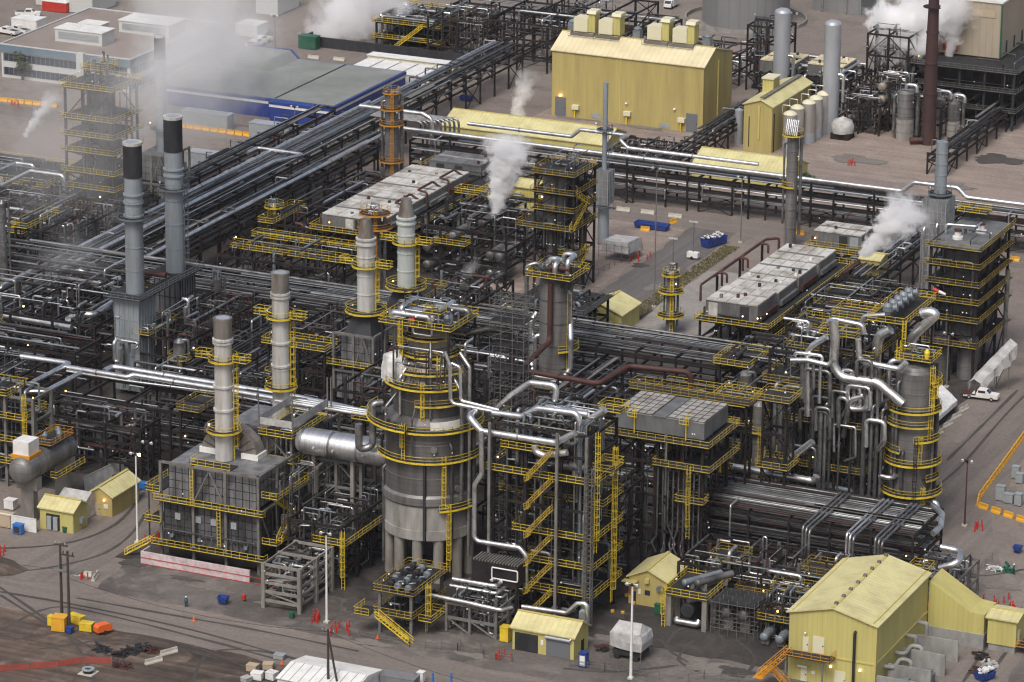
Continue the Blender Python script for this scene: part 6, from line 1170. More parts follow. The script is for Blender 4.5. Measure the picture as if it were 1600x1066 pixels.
for x in (99, 101.6, 104.4): drum('heat_exchanger', 'small barrel exchanger with blue grey end beside the pale yellow building', (x, -123.4, 1.6), (x, -119, 1.6), .7, 'bluegrey', 'barrel exchangers beside the pale yellow building', True, 'heat exchanger', .2, 1, 14)
pipething('silver line hopping over the front yard equipment towards the dense rack', [(95.4, -112, 7.8), (95.4, -113, 8.4), (101, -113, 8.4), (101.6, -113, 1)], .3, 'silver', 12)
F('steel_structure', 'low frame with dark motors between the dense rack and the east road', 'steelwork', [114, 118, 122], [-98, -93, -88], [3.2, 6.2], 'grey', .34, [(6.2, 113.6, 117, -98.6, -95)], True, .1, nclut=44, rmax=.26, lampn=4, mats=GS)
pipething('big silver U pipe jutting out beside the east road', [V(1470, 855, -97), V(1503, 862, -97), V(1497, 880, -101), V(1468, 888, -101)], .55, 'silver', 12, 1.4)
rm = root('red_compressor', 'red machine half hidden behind the large pale yellow building', 'compressor', 119, -101.5, 0); part('hood', MB().box(117.5, 121.2, -103, -100, .8, 2.8), 'redp', rm); part('skid', MB().box(117.2, 121.6, -103.3, -99.7, .1, .78), 'steel', rm); part('exhaust', MB().tube([(118, -101, 2.8), (118, -101, 3.6)], .14), 'soot', rm)
# ---- scaffold tower beside the vessel
sc2 = root('scaffold', 'tall scaffold tower wrapped round a dark pipe beside the largest vessel', 'scaffold', 48.5, -108, 0)
mb = MB(); xs_ = (46, 48, 50, 52); ys_ = (-110.5, -108.5, -106.5)
for x in xs_:
    for y in ys_: mb.bar((x, y, 0), (x, y, 46), .09)
z = 2.0
while z < 46:
    for y in ys_: mb.bar((46, y, z), (52, y, z), .08)
    for x in xs_: mb.bar((x, ys_[0], z), (x, ys_[-1], z), .08)
    if int(z/2) % 2: mb.bar((46, ys_[0]-.02, z), (50, ys_[0]-.02, z+2), .07)
    z += 2.0 if z < 30 else 1.3
part('tube_lattice', mb, 'scaff', sc2)
for z in (34, 38, 42): part('plank_deck', MB().box(46, 52, -110.4, -106.6, z, z+.06), 'grate', sc2)
pipething('dark vertical pipe inside the tall scaffold tower', [(49, -108.4, 2), (49, -108.4, 40), (46, -111, 40.6), (43, -113, 40)], .5, 'dkpipe', 12)
# ---- far structures along the top edge
F('steel_structure', 'yellow railed pump deck among the steam at the top edge', 'steelwork', [-129.5, -121, -112.5], [203, 212, 222], [2.4, 6.4], 'steel', .45, [2.4, 6.4], True, .3, nclut=40, rmax=.4, lampn=6, mats=['silver', 'alu', 'alu', 'dkpipe'])
_pd = bpy.data.objects[[o.name for o in bpy.data.objects if o.get('label') == 'yellow railed pump deck among the steam at the top edge'][0]]; clutter(_pd, -129, -113, 204, 221, [6.6, 7.6], 22, .4, ['silver', 'silver', 'alu', 'mid'], off=(.1, 1))
part('stair', MB().stair((-124, 200.6, 0), (-116, 201, 6.4)), 'yellow', bpy.data.objects[[o.name for o in bpy.data.objects if o.get('label') == 'yellow railed pump deck among the steam at the top edge'][0]])
solo('retaining_wall', 'black retaining wall with railing below the steaming pump deck', 'wall', MB().box(-146, -100, 195.5, 196, 0, 2.6).box(-146, -145.6, 196, 200, 0, 2.6), 'soot')
F('steel_structure', 'dark pipe covered steelwork behind the largest yellow building', 'steelwork', [-96, -88, -80, -72, -66], [196, 206, 218, 232], [4, 8, 12], nclut=50, rmax=.34, lampn=6)
F('steel_structure', 'dark upright steelwork by the grey domed tank at the top', 'steelwork', [-31, -26, -21.5], [203, 210], [4, 8, 12, 16], nclut=30, rmax=.3, lampn=4, rails=False)
F('steel_structure', 'black braced conveyor tower behind the steam at the top right', 'steelwork', [3, 8, 13], [192, 198, 204], [5, 10, 15, 20], nclut=20, rmax=.3, lampn=6, brace=1)
F('steel_structure', 'dark steel frame holding stacked rusty drums beside the pale domed tank', 'steelwork', [8, 12.5, 17], [181, 187], [3.6, 7.4, 11.6], nclut=40, rmax=.42, lampn=6, mats=['silver', 'silver', 'alu', 'dkpipe'])
for z in (4.8, 7.6, 10.6): drum('heat_exchanger', 'rusty ended drum in the dark steel frame by the pale domed tank', (11, 180, z), (11, 186, z), 1.05, 'rustclad', 'rusty drums stacked in the frame', True, 'heat exchanger', z-1.3, 1, 16)
for z in (1.6, 3.9): drum('heat_exchanger', 'rusty ended drum low in the frame beside the grey reactors', (16, 176, z), (16, 182, z), .95, 'rustclad', 'low rusty drums beside the reactors', True, 'heat exchanger', z-1.2, 1, 16)
for i, (px, py) in enumerate(((1188, 92), (1262, 98))):
    x, y = G(px, py, 10); finfan(('cream roofed cooler between the two pale domed tanks', 'cream roofed cooler beyond the pale domed tank by the silos')[i], x, x+9, y, y+9, 7, 10, 6, 'crm_rx'); F('fan_cooler_stand', ('black legs under the cream cooler between the domed tanks', 'black legs under the cream cooler beyond the domed tank')[i], 'steelwork', [x, x+9], [y, y+9], [3.4, 6.8], nclut=14, rmax=.2, lampn=2, rails=False)
F('hall_steelwork', 'multi level dark steelwork carrying the beige hall at the right edge', 'steelwork', [13, 19, 25, 31, 38], [194, 204, 216, 230, 245], [4.4, 9, 13.6], 'soot', .5, [(4.4, 12, 39, 193, 246), (9, 12, 39, 193, 246), (13.6, 12, 39, 193, 246)], True, .4, railm='grey', nclut=60, rmax=.34, lampn=14)
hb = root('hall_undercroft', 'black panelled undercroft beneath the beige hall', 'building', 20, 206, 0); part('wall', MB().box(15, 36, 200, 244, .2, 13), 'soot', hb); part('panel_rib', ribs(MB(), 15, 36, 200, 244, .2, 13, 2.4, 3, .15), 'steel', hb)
F('steel_structure', 'pipe rack steelwork crossing the right edge below the beige hall', 'steelwork', [74, 82, 92, 104], [104.5, 110, 116], [4, 7.6], nclut=30, rmax=.3, lampn=5)
F('steel_structure', 'low steel frame between low shed and largest yellow building', 'steelwork', [-33, -27, -21], [118, 126, 136], [2.6, 4.2], nclut=40, rmax=.24, lampn=4, rails=False)
gb = root('grey_bagged_unit', 'equipment wrapped in grey sheeting below the pale domed tank', 'equipment', 5, 171, 0); part('sheet', MB().slathe((5, 171, 1.4), (0, 0, 1), [(0, 2.6), (1.6, 2.8), (2.8, 2.2), (3.7, .1)], 9), 'tarp', gb); part('frame_base', MB().box(2.8, 7.2, 169, 173, 0, 1.5), 'steel', gb)

for (x, y, h, r_, l) in ((-78, -60.5, 14, .9, 'dark upright vessel standing in the black frames left of the twin stacks'), (-66, -26, 13, .7, 'slim upright vessel by the central rack beyond the twin stacks'), (-38, -62, 13, 1.1, 'grey upright vessel between the twin stacks and the second furnace'), (-19, -61, 12, 1.0, 'grey upright vessel among black steel behind the second furnace'), (8, -58, 14, 1.2, 'grey upright vessel behind the shoulder of the largest vessel'), (63, -40, 15, 1.2, 'upright vessel left of the snaking silver pipes'), (74.5, -63, 18, 1.0, 'slim tall vessel at the left end of the right frame'), (70, -70, 14, .8, 'dark upright vessel just behind the fan cooler deck'), (44, -70, 15, 1.3, 'grey upright vessel behind the scaffold tower'), (56, -20, 12, .9, 'small upright vessel under the steam jet steelwork')):
    column('process_column', l, x, y, [(0, r_), (h-.6, r_), (h, r_*.4)], random.choice(('vessel', 'vesseld', 'alu')), 20, 4, [(h*.72, 1.0, 0, 360)], [(300, 0, h*.72)], random.choice(('yellow', 'yellow2')), riser=[(30, 1, h-.3, r_*.28, 'alu')])
for i in range(46):   # free standing uprights and cross pieces of pipework in the shaded middle
    x, y = random.choice(((random.uniform(-92, -56), random.uniform(-62, -28)), (random.uniform(-44, -12), random.uniform(-80, -28)), (random.uniform(2, 20), random.uniform(-78, -40)), (random.uniform(38, 66), random.uniform(-78, -34)))); z = random.uniform(6, 13); r_ = random.choice((.15, .2, .28, .36)); dx, dy = random.choice(((random.uniform(3, 9), 0), (0, random.uniform(3, 9)), (-random.uniform(3, 9), 0)))
    if 22 <= x <= 28 and -38 < y < -28: continue
    o = root('standing_pipe', 'grey pipe rising from the shaded steelwork and turning over at the top', 'pipe', x, y, 0, 'turned over pipes in the shaded steelwork'); part('pipe_run', MB().tube([(x, y, .3), (x, y, z), (x+dx, y+dy, z), (x+dx, y+dy, z-random.uniform(1, 4))], r_, 9), random.choice(('silver', 'alu', 'alu', 'mid')), o); part('flange', MB().lathe((x, y, z*.5), (0, 0, 1), [(0, r_*1.35), (.2, r_*1.35)], 10), 'mid', o)

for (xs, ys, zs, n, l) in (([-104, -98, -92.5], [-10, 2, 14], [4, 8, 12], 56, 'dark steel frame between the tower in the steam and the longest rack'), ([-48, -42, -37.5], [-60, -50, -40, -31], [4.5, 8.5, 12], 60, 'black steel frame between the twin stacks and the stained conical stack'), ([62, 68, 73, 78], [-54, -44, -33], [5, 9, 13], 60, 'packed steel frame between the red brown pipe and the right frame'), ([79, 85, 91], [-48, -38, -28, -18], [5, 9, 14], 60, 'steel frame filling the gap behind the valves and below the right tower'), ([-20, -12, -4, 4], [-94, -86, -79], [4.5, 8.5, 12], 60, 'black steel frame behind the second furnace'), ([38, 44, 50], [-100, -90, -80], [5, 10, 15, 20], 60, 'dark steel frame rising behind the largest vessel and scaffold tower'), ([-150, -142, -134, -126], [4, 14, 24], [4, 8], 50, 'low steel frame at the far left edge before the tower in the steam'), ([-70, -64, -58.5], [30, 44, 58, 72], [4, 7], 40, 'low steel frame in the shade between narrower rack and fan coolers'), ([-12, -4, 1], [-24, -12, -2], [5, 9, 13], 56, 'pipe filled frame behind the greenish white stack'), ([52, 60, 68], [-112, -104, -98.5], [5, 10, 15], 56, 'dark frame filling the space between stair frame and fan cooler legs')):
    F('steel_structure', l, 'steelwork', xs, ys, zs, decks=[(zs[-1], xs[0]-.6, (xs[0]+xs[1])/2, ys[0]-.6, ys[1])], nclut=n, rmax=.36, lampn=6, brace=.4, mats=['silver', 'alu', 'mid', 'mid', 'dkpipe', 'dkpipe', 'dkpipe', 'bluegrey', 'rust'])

for (xs, ys, zs, n, l) in (([-22, -15, -8, -1], [192, 199, 207], [4, 7.6], 60, 'dark low steelwork under and around the cream roofed coolers'), ([2, 7, 12], [176, 181, 190], [3.6, 7.2], 56, 'bright piped steelwork between the pale domed tank and the grey reactors'), ([16, 21, 26], [178, 184, 190], [4, 8], 50, 'dark steelwork behind the grey reactors and red brown stack'), ([-58, -50, -42, -34], [196, 206, 216], [4, 8], 50, 'pipe covered steelwork glimpsed over the ridge of the largest yellow building'), ([-112, -104, -97], [196, 204, 214], [4, 8, 11], 50, 'steel frame where the longest rack passes the steaming pump deck')):
    F('steel_structure', l, 'steelwork', xs, ys, zs, nclut=n, rmax=.36, lampn=6, brace=.5, mats=['silver', 'silver', 'alu', 'mid', 'mid', 'dkpipe', 'dkpipe', 'rust'])

# more small lines on the furnace flank, round the vessel shoulders and over the right frame
random.seed(77)
clutter(fA, 14.8, 19.6, -129, -113, [3, 6, 9, 12, 15], 40, .3, ['silver', 'alu', 'mid', 'mid', 'dkpipe', 'dkpipe', 'grey'])
for k in range(14): x = -2.6+k*1.2; pipe(fA, [(x, -130.2, 3.4), (x, -130.4, 5.2), (x+.5, -130.4, 5.2), (x+.5, -130, 4.2)], .07, random.choice(('alu', 'mid', 'silver')), 6)
pipe(fA, [(-3, -130.6, 5.3), (14, -130.6, 5.3)], .12, 'mid', 7); pipe(fA, [(-2, -130.2, 9.9), (13, -130.2, 9.9), (15, -130.2, 9.9), (15, -128, 6)], .16, 'alu', 7)
for (a, z0, z1, rr, m) in ((235, 21, 31, .22, 'alu'), (248, 27.8, 36, .2, 'silver'), (275, 21.4, 30, .16, 'mid'), (296, 27.8, 40, .22, 'alu'), (322, 8, 25, .3, 'mid'), (334, 14, 34, .34, 'alu'), (346, 4, 38, .3, 'silver'), (355, 8, 30, .4, 'mid'), (210, 16, 25, .25, 'mid'), (220, 2, 20, .2, 'alu')):
    r0 = 7.75 if z1 < 27 else 8.1 if z0 < 27 else 6.5; c, s_ = math.cos(R(a)), math.sin(R(a)); pipe(v, [(FX+r0*c, FY+r0*s_, z0), (FX+r0*c, FY+r0*s_, z1-2), (FX+(r0-2)*c, FY+(r0-2)*s_, z1)], rr, m, 8)
ringdeck(v, FX, FY, 35.0, 4.9, 6.9, 255, 345, 'yellow2'); ringdeck(v, FX, FY, 29.8, 5.85, 7.0, 275, 350, 'yellow2'); ringdeck(v, FX, FY, 40.0, 3.0, 4.6, 200, 330, 'yellow3')
clutter(v, FX-4, FX+5, FY-6.6, FY-4.6, [33, 35.5, 38], 16, .16, ['silver', 'alu', 'mid', 'dkpipe'], off=(.1, 1.2))
lp = ['silver', 'silver', 'alu', 'alu', 'mid']
for k in range(16):
    px = random.uniform(1230, 1365); py = random.uniform(560, 700); y = -69.4-random.uniform(0, 1.2); d = random.uniform(14, 46); h = random.uniform(14, 70); q = [V(px, py+h, y), V(px, py, y), V(px+d, py+d*.15, y), V(px+d, py+h*random.uniform(.3, 1.2)+8, y), V(px+d*random.uniform(.2, .8), py+h*1.1+10, y+1.6)]
    pipe(f4, q, random.choice((.2, .26, .34, .4)), random.choice(lp), 9)
clutter(f4, 78, 95, -68, -50, [25, 29.6, 32], 30, .34, lp, off=(.2, 1.4))
# ------------------------------------------------------------------ vehicles, street furniture, people, plants
random.seed(41)
def wheel(rt, x, y, r_=.42, w_=.26):
    t = part('wheel', MB().lathe((x, y-w_/2, r_), (0, 1, 0), [(0, r_*.8), (.04, r_), (w_-.04, r_), (w_, r_*.8)], 14), 'black', rt); part('rim', MB().lathe((x, y-w_/2-.02, r_), (0, 1, 0), [(0, r_*.5), (w_+.04, r_*.5)], 10), 'silo', t)
def pickup(label, bed='flat', m='white'):
    rt = root('pickup_truck', label, 'pickup truck', 0, 0, 0)
    part('body', MB().prism([(-3.2, .55), (3.2, .55), (3.3, .9), (3.2, 1.25), (1.75, 1.35), (1.6, 1.36), (-.75, 1.36), (-3.2, 1.36 if bed != 'flat' else .75)], 'y', -.95, .95), m, rt)
    cb = part('cab', MB().prism([(-.75, 1.37), (1.75, 1.37), (1.05, 2.0), (-.55, 2.02)], 'y', -.88, .88), m, rt)
    part('windscreen', MB().poly([(1.72, -.8, 1.42), (1.72, .8, 1.42), (1.09, .74, 1.97), (1.09, -.74, 1.97)]), 'glassd', cb)
    for s in (-1, 1): part('side_window', MB().box(-.45, .9, s*.9-.012, s*.9+.012, 1.45, 1.9), 'glassd', cb)
    for s in (-.7, .7): part('headlight', MB().box(3.22, 3.3, s-.2, s+.2, .85, 1.1), 'silo', rt)
    if bed == 'flat': part('flat_bed', MB().box(-3.5, -.85, -1.1, 1.1, 1.0, 1.15).box(-.95, -.85, -1.1, 1.1, 1.15, 2.0), 'rust', rt)
    else: part('load_bed', MB().box(-3.1, -.9, -.8, .8, 1.365, 1.38), 'soot', rt)
    for x in (-2.1, 2.1):
        for y in (-.85, .85): wheel(rt, x, y)
    return rt
x, y = G(1533, 624); t1 = pickup('white crew cab pickup with rusty flat bed parked by the east road'); t1.location = (x, y, .045); t1.rotation_euler = (0, 0, R(4))
t2 = pickup('white pickup parked beside the box trailer at the office corner', 'bed'); x, y = G(12, 54); t2.location = (x, y, .02); t2.rotation_euler = (0, 0, R(170))
for (px, py, rz, l) in ((30, 52, 165, 'pickup with load bed parked second at the office corner'), (400, 73, 80, 'pickup parked below the flat roofed hut in the steam'), (44, 26, 20, 'pickup before the orange red shed in the far corner'), (408, 68, 75, 'pickup parked beside another below the hut in the steam')): x, y = G(px, py); clone(t2, x, y, R(rz), l)
x, y = G(1052, 10); v_ = root('box_van', 'white box van parked in the top yard near the large round tank', 'van', x, y, 0); part('body', MB().box(x-1.1, x+1.1, y-2.6, y+1.2, .6, 3.0), 'white', v_); part('cab', MB().prism([(y-4.2, .6), (y-2.65, .6), (y-2.65, 2.3), (y-3.4, 2.3), (y-4.2, 1.4)], 'x', x-1, x+1), 'white', v_); part('windscreen', MB().poly([(x-.9, y-4.15, 1.5), (x+.9, y-4.15, 1.5), (x+.85, y-3.45, 2.24), (x-.85, y-3.45, 2.24)]), 'glassd', v_)
for a in (-1, 1):
    for b_ in (-3.4, 0): part('wheel', MB().lathe((x+a*.95-.13, y+b_, .42), (1, 0, 0), [(0, .42), (.26, .42)], 12), 'black', v_)
# barriers
bar0 = root('plastic_barrier', '', 'barrier', 0, 0, 0); part('block', MB().prism([(-.35, 0), (.35, 0), (.25, .35), (.12, .5), (.12, 1.0), (-.12, 1.0), (-.12, .5), (-.25, .35)], 'x', -.95, .95), 'barry', bar0); part('joint_lug', MB().box(.95, 1.03, -.1, .1, .2, .9), 'barry', bar0)
used = False
def place0(src, x, y, rz, label, group=None, z=0):
    global used
    if not src.get('used'):
        src['label'] = label; src['used'] = 1; src.location = (x, y, z); src.rotation_euler = (0, 0, rz)
        if group: src['group'] = group
        return src
    c = clone(src, x, y, rz, label, group, z)
    if not group and 'group' in c: del c['group']
    return c
def line_of(src, pts, pitch, label, group, gap=0, z=0, skip=0):
    P = [G(*p) for p in pts]
    for (a, b_), (c, d) in zip(P, P[1:]):
        L_ = math.hypot(c-a, d-b_); n = max(1, int(L_/pitch)); rz = math.atan2(d-b_, c-a)
        for i in range(n):
            if random.random() < skip: continue
            t = (i+.5)/n; place0(src, a+(c-a)*t, b_+(d-b_)*t, rz+random.uniform(-.03, .03), label, group, z)
line_of(bar0, [(278, 198), (470, 225)], 2.1, 'yellow plastic barrier in the row before the grey storage containers', 'barriers before the grey containers')
line_of(bar0, [(0, 158), (90, 168)], 2.1, 'yellow plastic barrier in the hazy row at the left edge of the picture', 'barriers in the hazy row')
line_of(bar0, [(1604, 676), (1574, 718), (1530, 778), (1527, 792), (1606, 818)], 2.2, 'orange yellow plastic barrier round the grey cabinets beside the east road', 'barriers round the grey cabinets')
for (px, py, rz, l) in ((1008, 361, 8, 'yellow barrier lying before the low blue skip'), (1052, 349, 70, 'yellow barrier standing at the end of the low blue skip'), (1250, 367, 0, 'yellow block barrier beneath the lone cooler'), (384, 588, 0, 'yellow block barrier behind the pale front stack'), (1586, 408, 0, 'yellow block barrier at the right edge under the cross rack')):
    x, y = G(px, py); place0(bar0, x, y, R(rz), l)
cb0 = root('concrete_barrier', '', 'barrier', 0, 0, 0); part('block', MB().prism([(-.32, 0), (.32, 0), (.30, .18), (.14, .42), (.1, .85), (-.1, .85), (-.14, .42), (-.30, .18)], 'x', -1.5, 1.5), 'barc', cb0); part('lifting_loop', MB().tube([(-.2, 0, .84), (-.2, 0, 1.0), (.2, 0, 1.0), (.2, 0, .84)], .03, 5), 'rust', cb0)
for (px, py, rz, l) in ((974, 330, 2, 'pale concrete barrier nearest the thin grey stack on the cross road'), (1012, 334, 2, 'middle pale concrete barrier on the cross road'), (1055, 340, 2, 'pale concrete barrier farthest from the thin grey stack on the cross road'), (1506, 642, 80, 'concrete barrier nearest the white pickup'), (1494, 653, 80, 'second concrete barrier from the white pickup'), (1481, 666, 80, 'third concrete barrier from the white pickup'), (1466, 680, 80, 'concrete barrier farthest from the white pickup'), (130, 900, 8, 'concrete barrier set across the road corner island'), (149, 904, -75, 'concrete barrier set along the road corner island'), (264, 1022, 62, 'upper concrete barrier beside the scrap pile'), (240, 1036, 62, 'lower concrete barrier beside the scrap pile'), (490, 92, 0, 'pale barrier on the bank beyond the blue building'), (530, 95, 0, 'pale barrier on the bank nearer the retaining wall')):
    x, y = G(px, py); place0(cb0, x, y, R(rz), l, z=.045)
# skips and bins
def skip(label, px, py, L_, w_, h, rz=0, m='bluep', load=None):
    x, y = G(px, py); rt = root('skip', label, 'skip', x, y, .04)
    mb = MB(); a, b_ = L_/2, w_/2
    mb.quadstrip([[(-a+.3, -b_+.2, .2), (a-.3, -b_+.2, .2), (a-.3, b_-.2, .2), (-a+.3, b_-.2, .2)], [(-a, -b_, h), (a, -b_, h), (a, b_, h), (-a, b_, h)], [(-a+.1, -b_+.1, h), (a-.1, -b_+.1, h), (a-.1, b_-.1, h), (-a+.1, b_-.1, h)], [(-a+.35, -b_+.25, .4), (a-.35, -b_+.25, .4), (a-.35, b_-.25, .4), (-a+.35, b_-.25, .4)]], False).poly([(-a+.35, -b_+.25, .4), (a-.35, -b_+.25, .4), (a-.35, b_-.25, .4), (-a+.35, b_-.25, .4)])
    mb2 = MB()
    for i in range(5): mb2.box(-a+.3+i*(L_-.6)/4-.06, -a+.3+i*(L_-.6)/4+.06, -b_-.05, -b_+.05, .5, h-.1)
    for n_, k, mm in (('tub', mb, m), ('rib', mb2, m)):
        o = k.build(n_, mm); o.parent = rt
    if load:
        lm = MB()
        for _ in range(30): c = (random.uniform(-a+.5, a-.5), random.uniform(-b_+.4, b_-.4), h-.1+random.uniform(0, .5)); lm.bar(c, (c[0]+random.uniform(-.7, .7), c[1]+random.uniform(-.5, .5), c[2]+random.uniform(-.2, .4)), random.uniform(.15, .5), random.uniform(.1, .3))
        o = lm.build('rubble', 'tarpw'); o.parent = rt
    rt.rotation_euler = (0, 0, rz); return rt
skip('blue skip heaped with pale rubble beside the inner road', 1115, 384, 6, 2.4, 1.9, R(70), 'bluep', True)
skip('long low open blue skip on the cross road', 1019, 358, 7.5, 2.4, 1.3, 0)
skip('small blue wheeled skip in front of the front furnace', 349, 944, 1.7, 1.5, 1.3, R(8), 'bluep')
skip('small blue bin standing by itself near the right edge', 1590, 864, 1.5, 1.4, 1.2, 0, 'bluep')
skip('blue skip beneath the lean-to hut near the scrap heap', 1538, 1062, 3, 2, 1.3, R(60), 'bluep', True)
skip('small blue skip under the pipe rack near the top', 729, 158, 3, 2, 1.2, 0, 'bluep')
# portable things
def bx(name, label, cat, px, py, sx, sy, sz, m, rz=0, parts=(), z=.045, group=None):
    x, y = G(px, py); rt = root(name, label, cat, x, y, z, group)
    o = MB().box(-sx/2, sx/2, -sy/2, sy/2, .12, sz).build('body', m); o.parent = rt
    o = MB().box(-sx/2-.06, sx/2+.06, -sy/2-.06, sy/2+.06, sz+.005, sz+.1).build('lid', m); o.parent = rt
    o = MB().box(-sx/2+.1, -sx/2+.3, -sy/2+.05, sy/2-.05, 0, .118).box(sx/2-.3, sx/2-.1, -sy/2+.05, sy/2-.05, 0, .118).build('skid', 'steel'); o.parent = rt
    o = MB().box(-sx*.35, sx*.35, -sy/2-.04, -sy/2-.003, .3, sz*.85).build('door', parts[0] if parts else m); o.parent = rt
    rt.rotation_euler = (0, 0, rz); return rt
bx('portable_toilet', 'blue and white portable toilet beside the garage', 'toilet', 912, 1042, 1.2, 1.2, 2.3, 'bluep', 0, ('white',))
bx('yellow_locker', 'tall yellow locker left of the garage', 'locker', 790, 1002, 1.4, 1.4, 2.4, 'yellow', 0, ('yellow',))
bx('green_locker', 'dark green locker before the front yard hut', 'locker', 1029, 960, 1.2, .8, 1.6, 'green')
bx('crate', 'large yellow crate box under the twin timber poles', 'crate', 94, 985, 2.2, 2.0, 2.3, 'barry', R(10)); bx('crate', 'yellow crate behind the twin timber poles', 'crate', 120, 975, 2.6, 1.2, 1.4, 'yellow', R(-12)); bx('crate', 'yellow crate nearest the orange compressor trailer', 'crate', 136, 986, 2.0, 1.4, 1.3, 'yellow', R(8)); bx('crate', 'small blue crate at the foot of a timber pole', 'crate', 109, 990, .9, .9, 1.0, 'bluep'); bx('crate', 'small yellow crate half behind the large one', 'crate', 81, 978, 1, 1, 1.6, 'yellow')
bx('generator', 'tan generator box at the left edge below the drum', 'generator', 6, 822, 3.4, 1.7, 2.2, 'beigec', 0, ('beigec',)); bx('tool_cage', 'bright blue tool cage in front of the white sheeted fence', 'cage', 29, 834, 1.6, 1.2, 1.6, 'ltblue', 0, ('soot',)); bx('tool_cage', 'pair of bright blue cages beyond the lamp post by the side road', 'cage', 222, 764, 1.8, 1.2, 1.1, 'ltblue'); bx('water_tote', 'white caged water tote beyond the brownish hut', 'tote', 204, 762, 1.2, 1.1, 1.2, 'white'); bx('white_tank_box', 'white box on a stand under the horizontal drum', 'tank', 17, 795, 1.8, 1.5, 1.6, 'white')
bx('garbage_bin', 'small dark green bin before the concrete rack', 'bin', 456, 966, .7, .7, .9, 'green'); bx('garbage_bin', 'small dark green bin beside the double door hut', 'bin', 102, 832, .7, .7, .9, 'green')
for i, (px, py, sx, sz) in enumerate(((1563, 782, 1.5, 2.6), (1576, 786, 1.6, 1.6), (1591, 790, 1.2, 2.1), (1587, 748, 1.3, 2.2), (1593, 755, 1.3, 1.7))): bx('electrical_cabinet', ('tall grey cabinet at the corner of the yellow barriers', 'low wide grey cabinet between two taller ones', 'narrow grey cabinet nearest the right edge', 'upright grey cabinet farther up within the yellow barriers', 'greenish cabinet beside another at the right edge')[i], 'cabinet', px, py, sx, 1.1, sz, 'dbox')
for i, (px, py) in enumerate(((425, 1062), (419, 1046), (402, 1062), (437, 1030), (395, 1049), (385, 1066))): bx('packing_crate', ('pale packing crate closest to the white container', 'strapped packing crate behind the others by the container', 'wrapped pallet load at the lower edge', 'grey instrument case beside a red cone by the road', 'wooden packing crate at the edge of the stores', 'low wrapped pallet at the lower edge')[i], 'crate', px, py, random.uniform(1.1, 1.9), random.uniform(1, 1.5), random.uniform(.7, 1.5), ('tarpw', 'beigec', 'white', 'dbox', 'beigec', 'tarp')[i], random.uniform(-.4, .4))
x, y = 39.9, -173; wc = root('long_container', 'long white roofed container with dark seams at the lower edge', 'container', 46, -168, 0); part('body', MB().box(40, 52.6, -172.6, -163.2, .2, 2.6), 'white', wc); part('roof', MB().prism([(-172.9, 2.62), (-162.9, 2.62), (-167.8, 3.5)], 'x', 39.8, 52.8), 'white', wc); sm = MB()
for k in range(9): sm.bar((40.6+k*1.5, -167.8, 3.53), (40.6+k*1.5, -172.9, 2.66), .07)
part('seam', sm, 'dbox', wc)
bx('sea_box', 'pale green sheeted box beside the long white container', 'box', 625, 1075, 5.5, 2.4, 2.0, 'tank', R(4)); bx('paper_roll', 'white wrapped roll standing at the lower edge', 'roll', 658, 1066, 1, 1, 1.6, 'white')
for i, px in enumerate((650, 676, 705)): solo('rack_post', ('blue rack post beside the white wrapped roll', 'blue rack post between two others at the lower edge', 'blue rack post farthest from the white roll')[i], 'post', MB().box(*(lambda q: (q[0]-.12, q[0]+.12, q[1]-.12, q[1]+.12))(G(px, 1074)), 0, 2.3).box(*(lambda q: (q[0]-.3, q[0]+.3, q[1]-.3, q[1]+.3))(G(px, 1074)), 0, .1), 'ltblue')
# covered equipment in the front yard
x, y = G(985, 1026); o = root('covered_equipment', 'equipment under a grey tarpaulin tent on a trailer frame in the front yard', 'covered load', x, y, 0)
rg = []
for zq, kx, dz in ((1.9, 1.0, .15), (3.2, 1.03, .1), (4.3, .98, .1), (4.6, .9, .08)): rg.append([(x+px_*kx+random.uniform(-.12, .12), y+py_*kx+random.uniform(-.12, .12), zq+random.uniform(-dz, dz)) for px_, py_ in ((-2.7, -1.8), (-.9, -2.0), (1.0, -2.1), (2.6, -2.0), (2.9, 0), (2.8, 1.9), (0, 2.1), (-2.4, 1.9), (-2.7, 0))])
rg.append([(x+px_, y+py_*.1, 5.7+random.uniform(-.15, .15)) for px_, py_ in ((-1.9, -1), (-.8, -1), (.8, -1), (1.9, -1), (2, 0), (1.9, 1), (0, 1), (-1.9, 1), (-2, 0))])
part('tarpaulin', MB().quadstrip(rg, False).poly(rg[-1]), 'tarp', o)
part('trailer_frame', MB().box(x-2.3, x+2.4, y-1.6, y+1.6, .7, 1.5), 'soot', o)
for q in ((-1.5, -1.8), (1.6, -1.8)): part('wheel', MB().lathe((x+q[0]-.1, y+q[1], .45), (0, 1, 0), [(0, .45), (.25, .45)], 12), 'black', o)
for q in ((-2.6, -1.8), (2.5, -1.9), (2.7, 1.8)): part('support_post', MB().box(x+q[0]-.06, x+q[0]+.06, y+q[1]-.06, y+q[1]+.06, 0, 2), 'scaff', o)
o = root('cable_cart', 'rusty brown handcart with wheels beside the covered equipment', 'cart', *G(940, 1018), .03)
for nm, mb, m in (('tray', MB().box(-1.1, 1.1, -.5, .5, .7, .95), 'rust'), ('shaft', MB().bar((1.1, 0, .8), (2.2, 0, 1.2), .1), 'rust'), ('wheel', MB().lathe((.3, -.6, .5), (0, 1, 0), [(0, .5), (.15, .5)], 12), 'black'), ('wheel', MB().lathe((.3, .5, .5), (0, 1, 0), [(0, .5), (.15, .5)], 12), 'black')): p_ = mb.build(nm, m); p_.parent = o
o.rotation_euler = (0, 0, R(35))
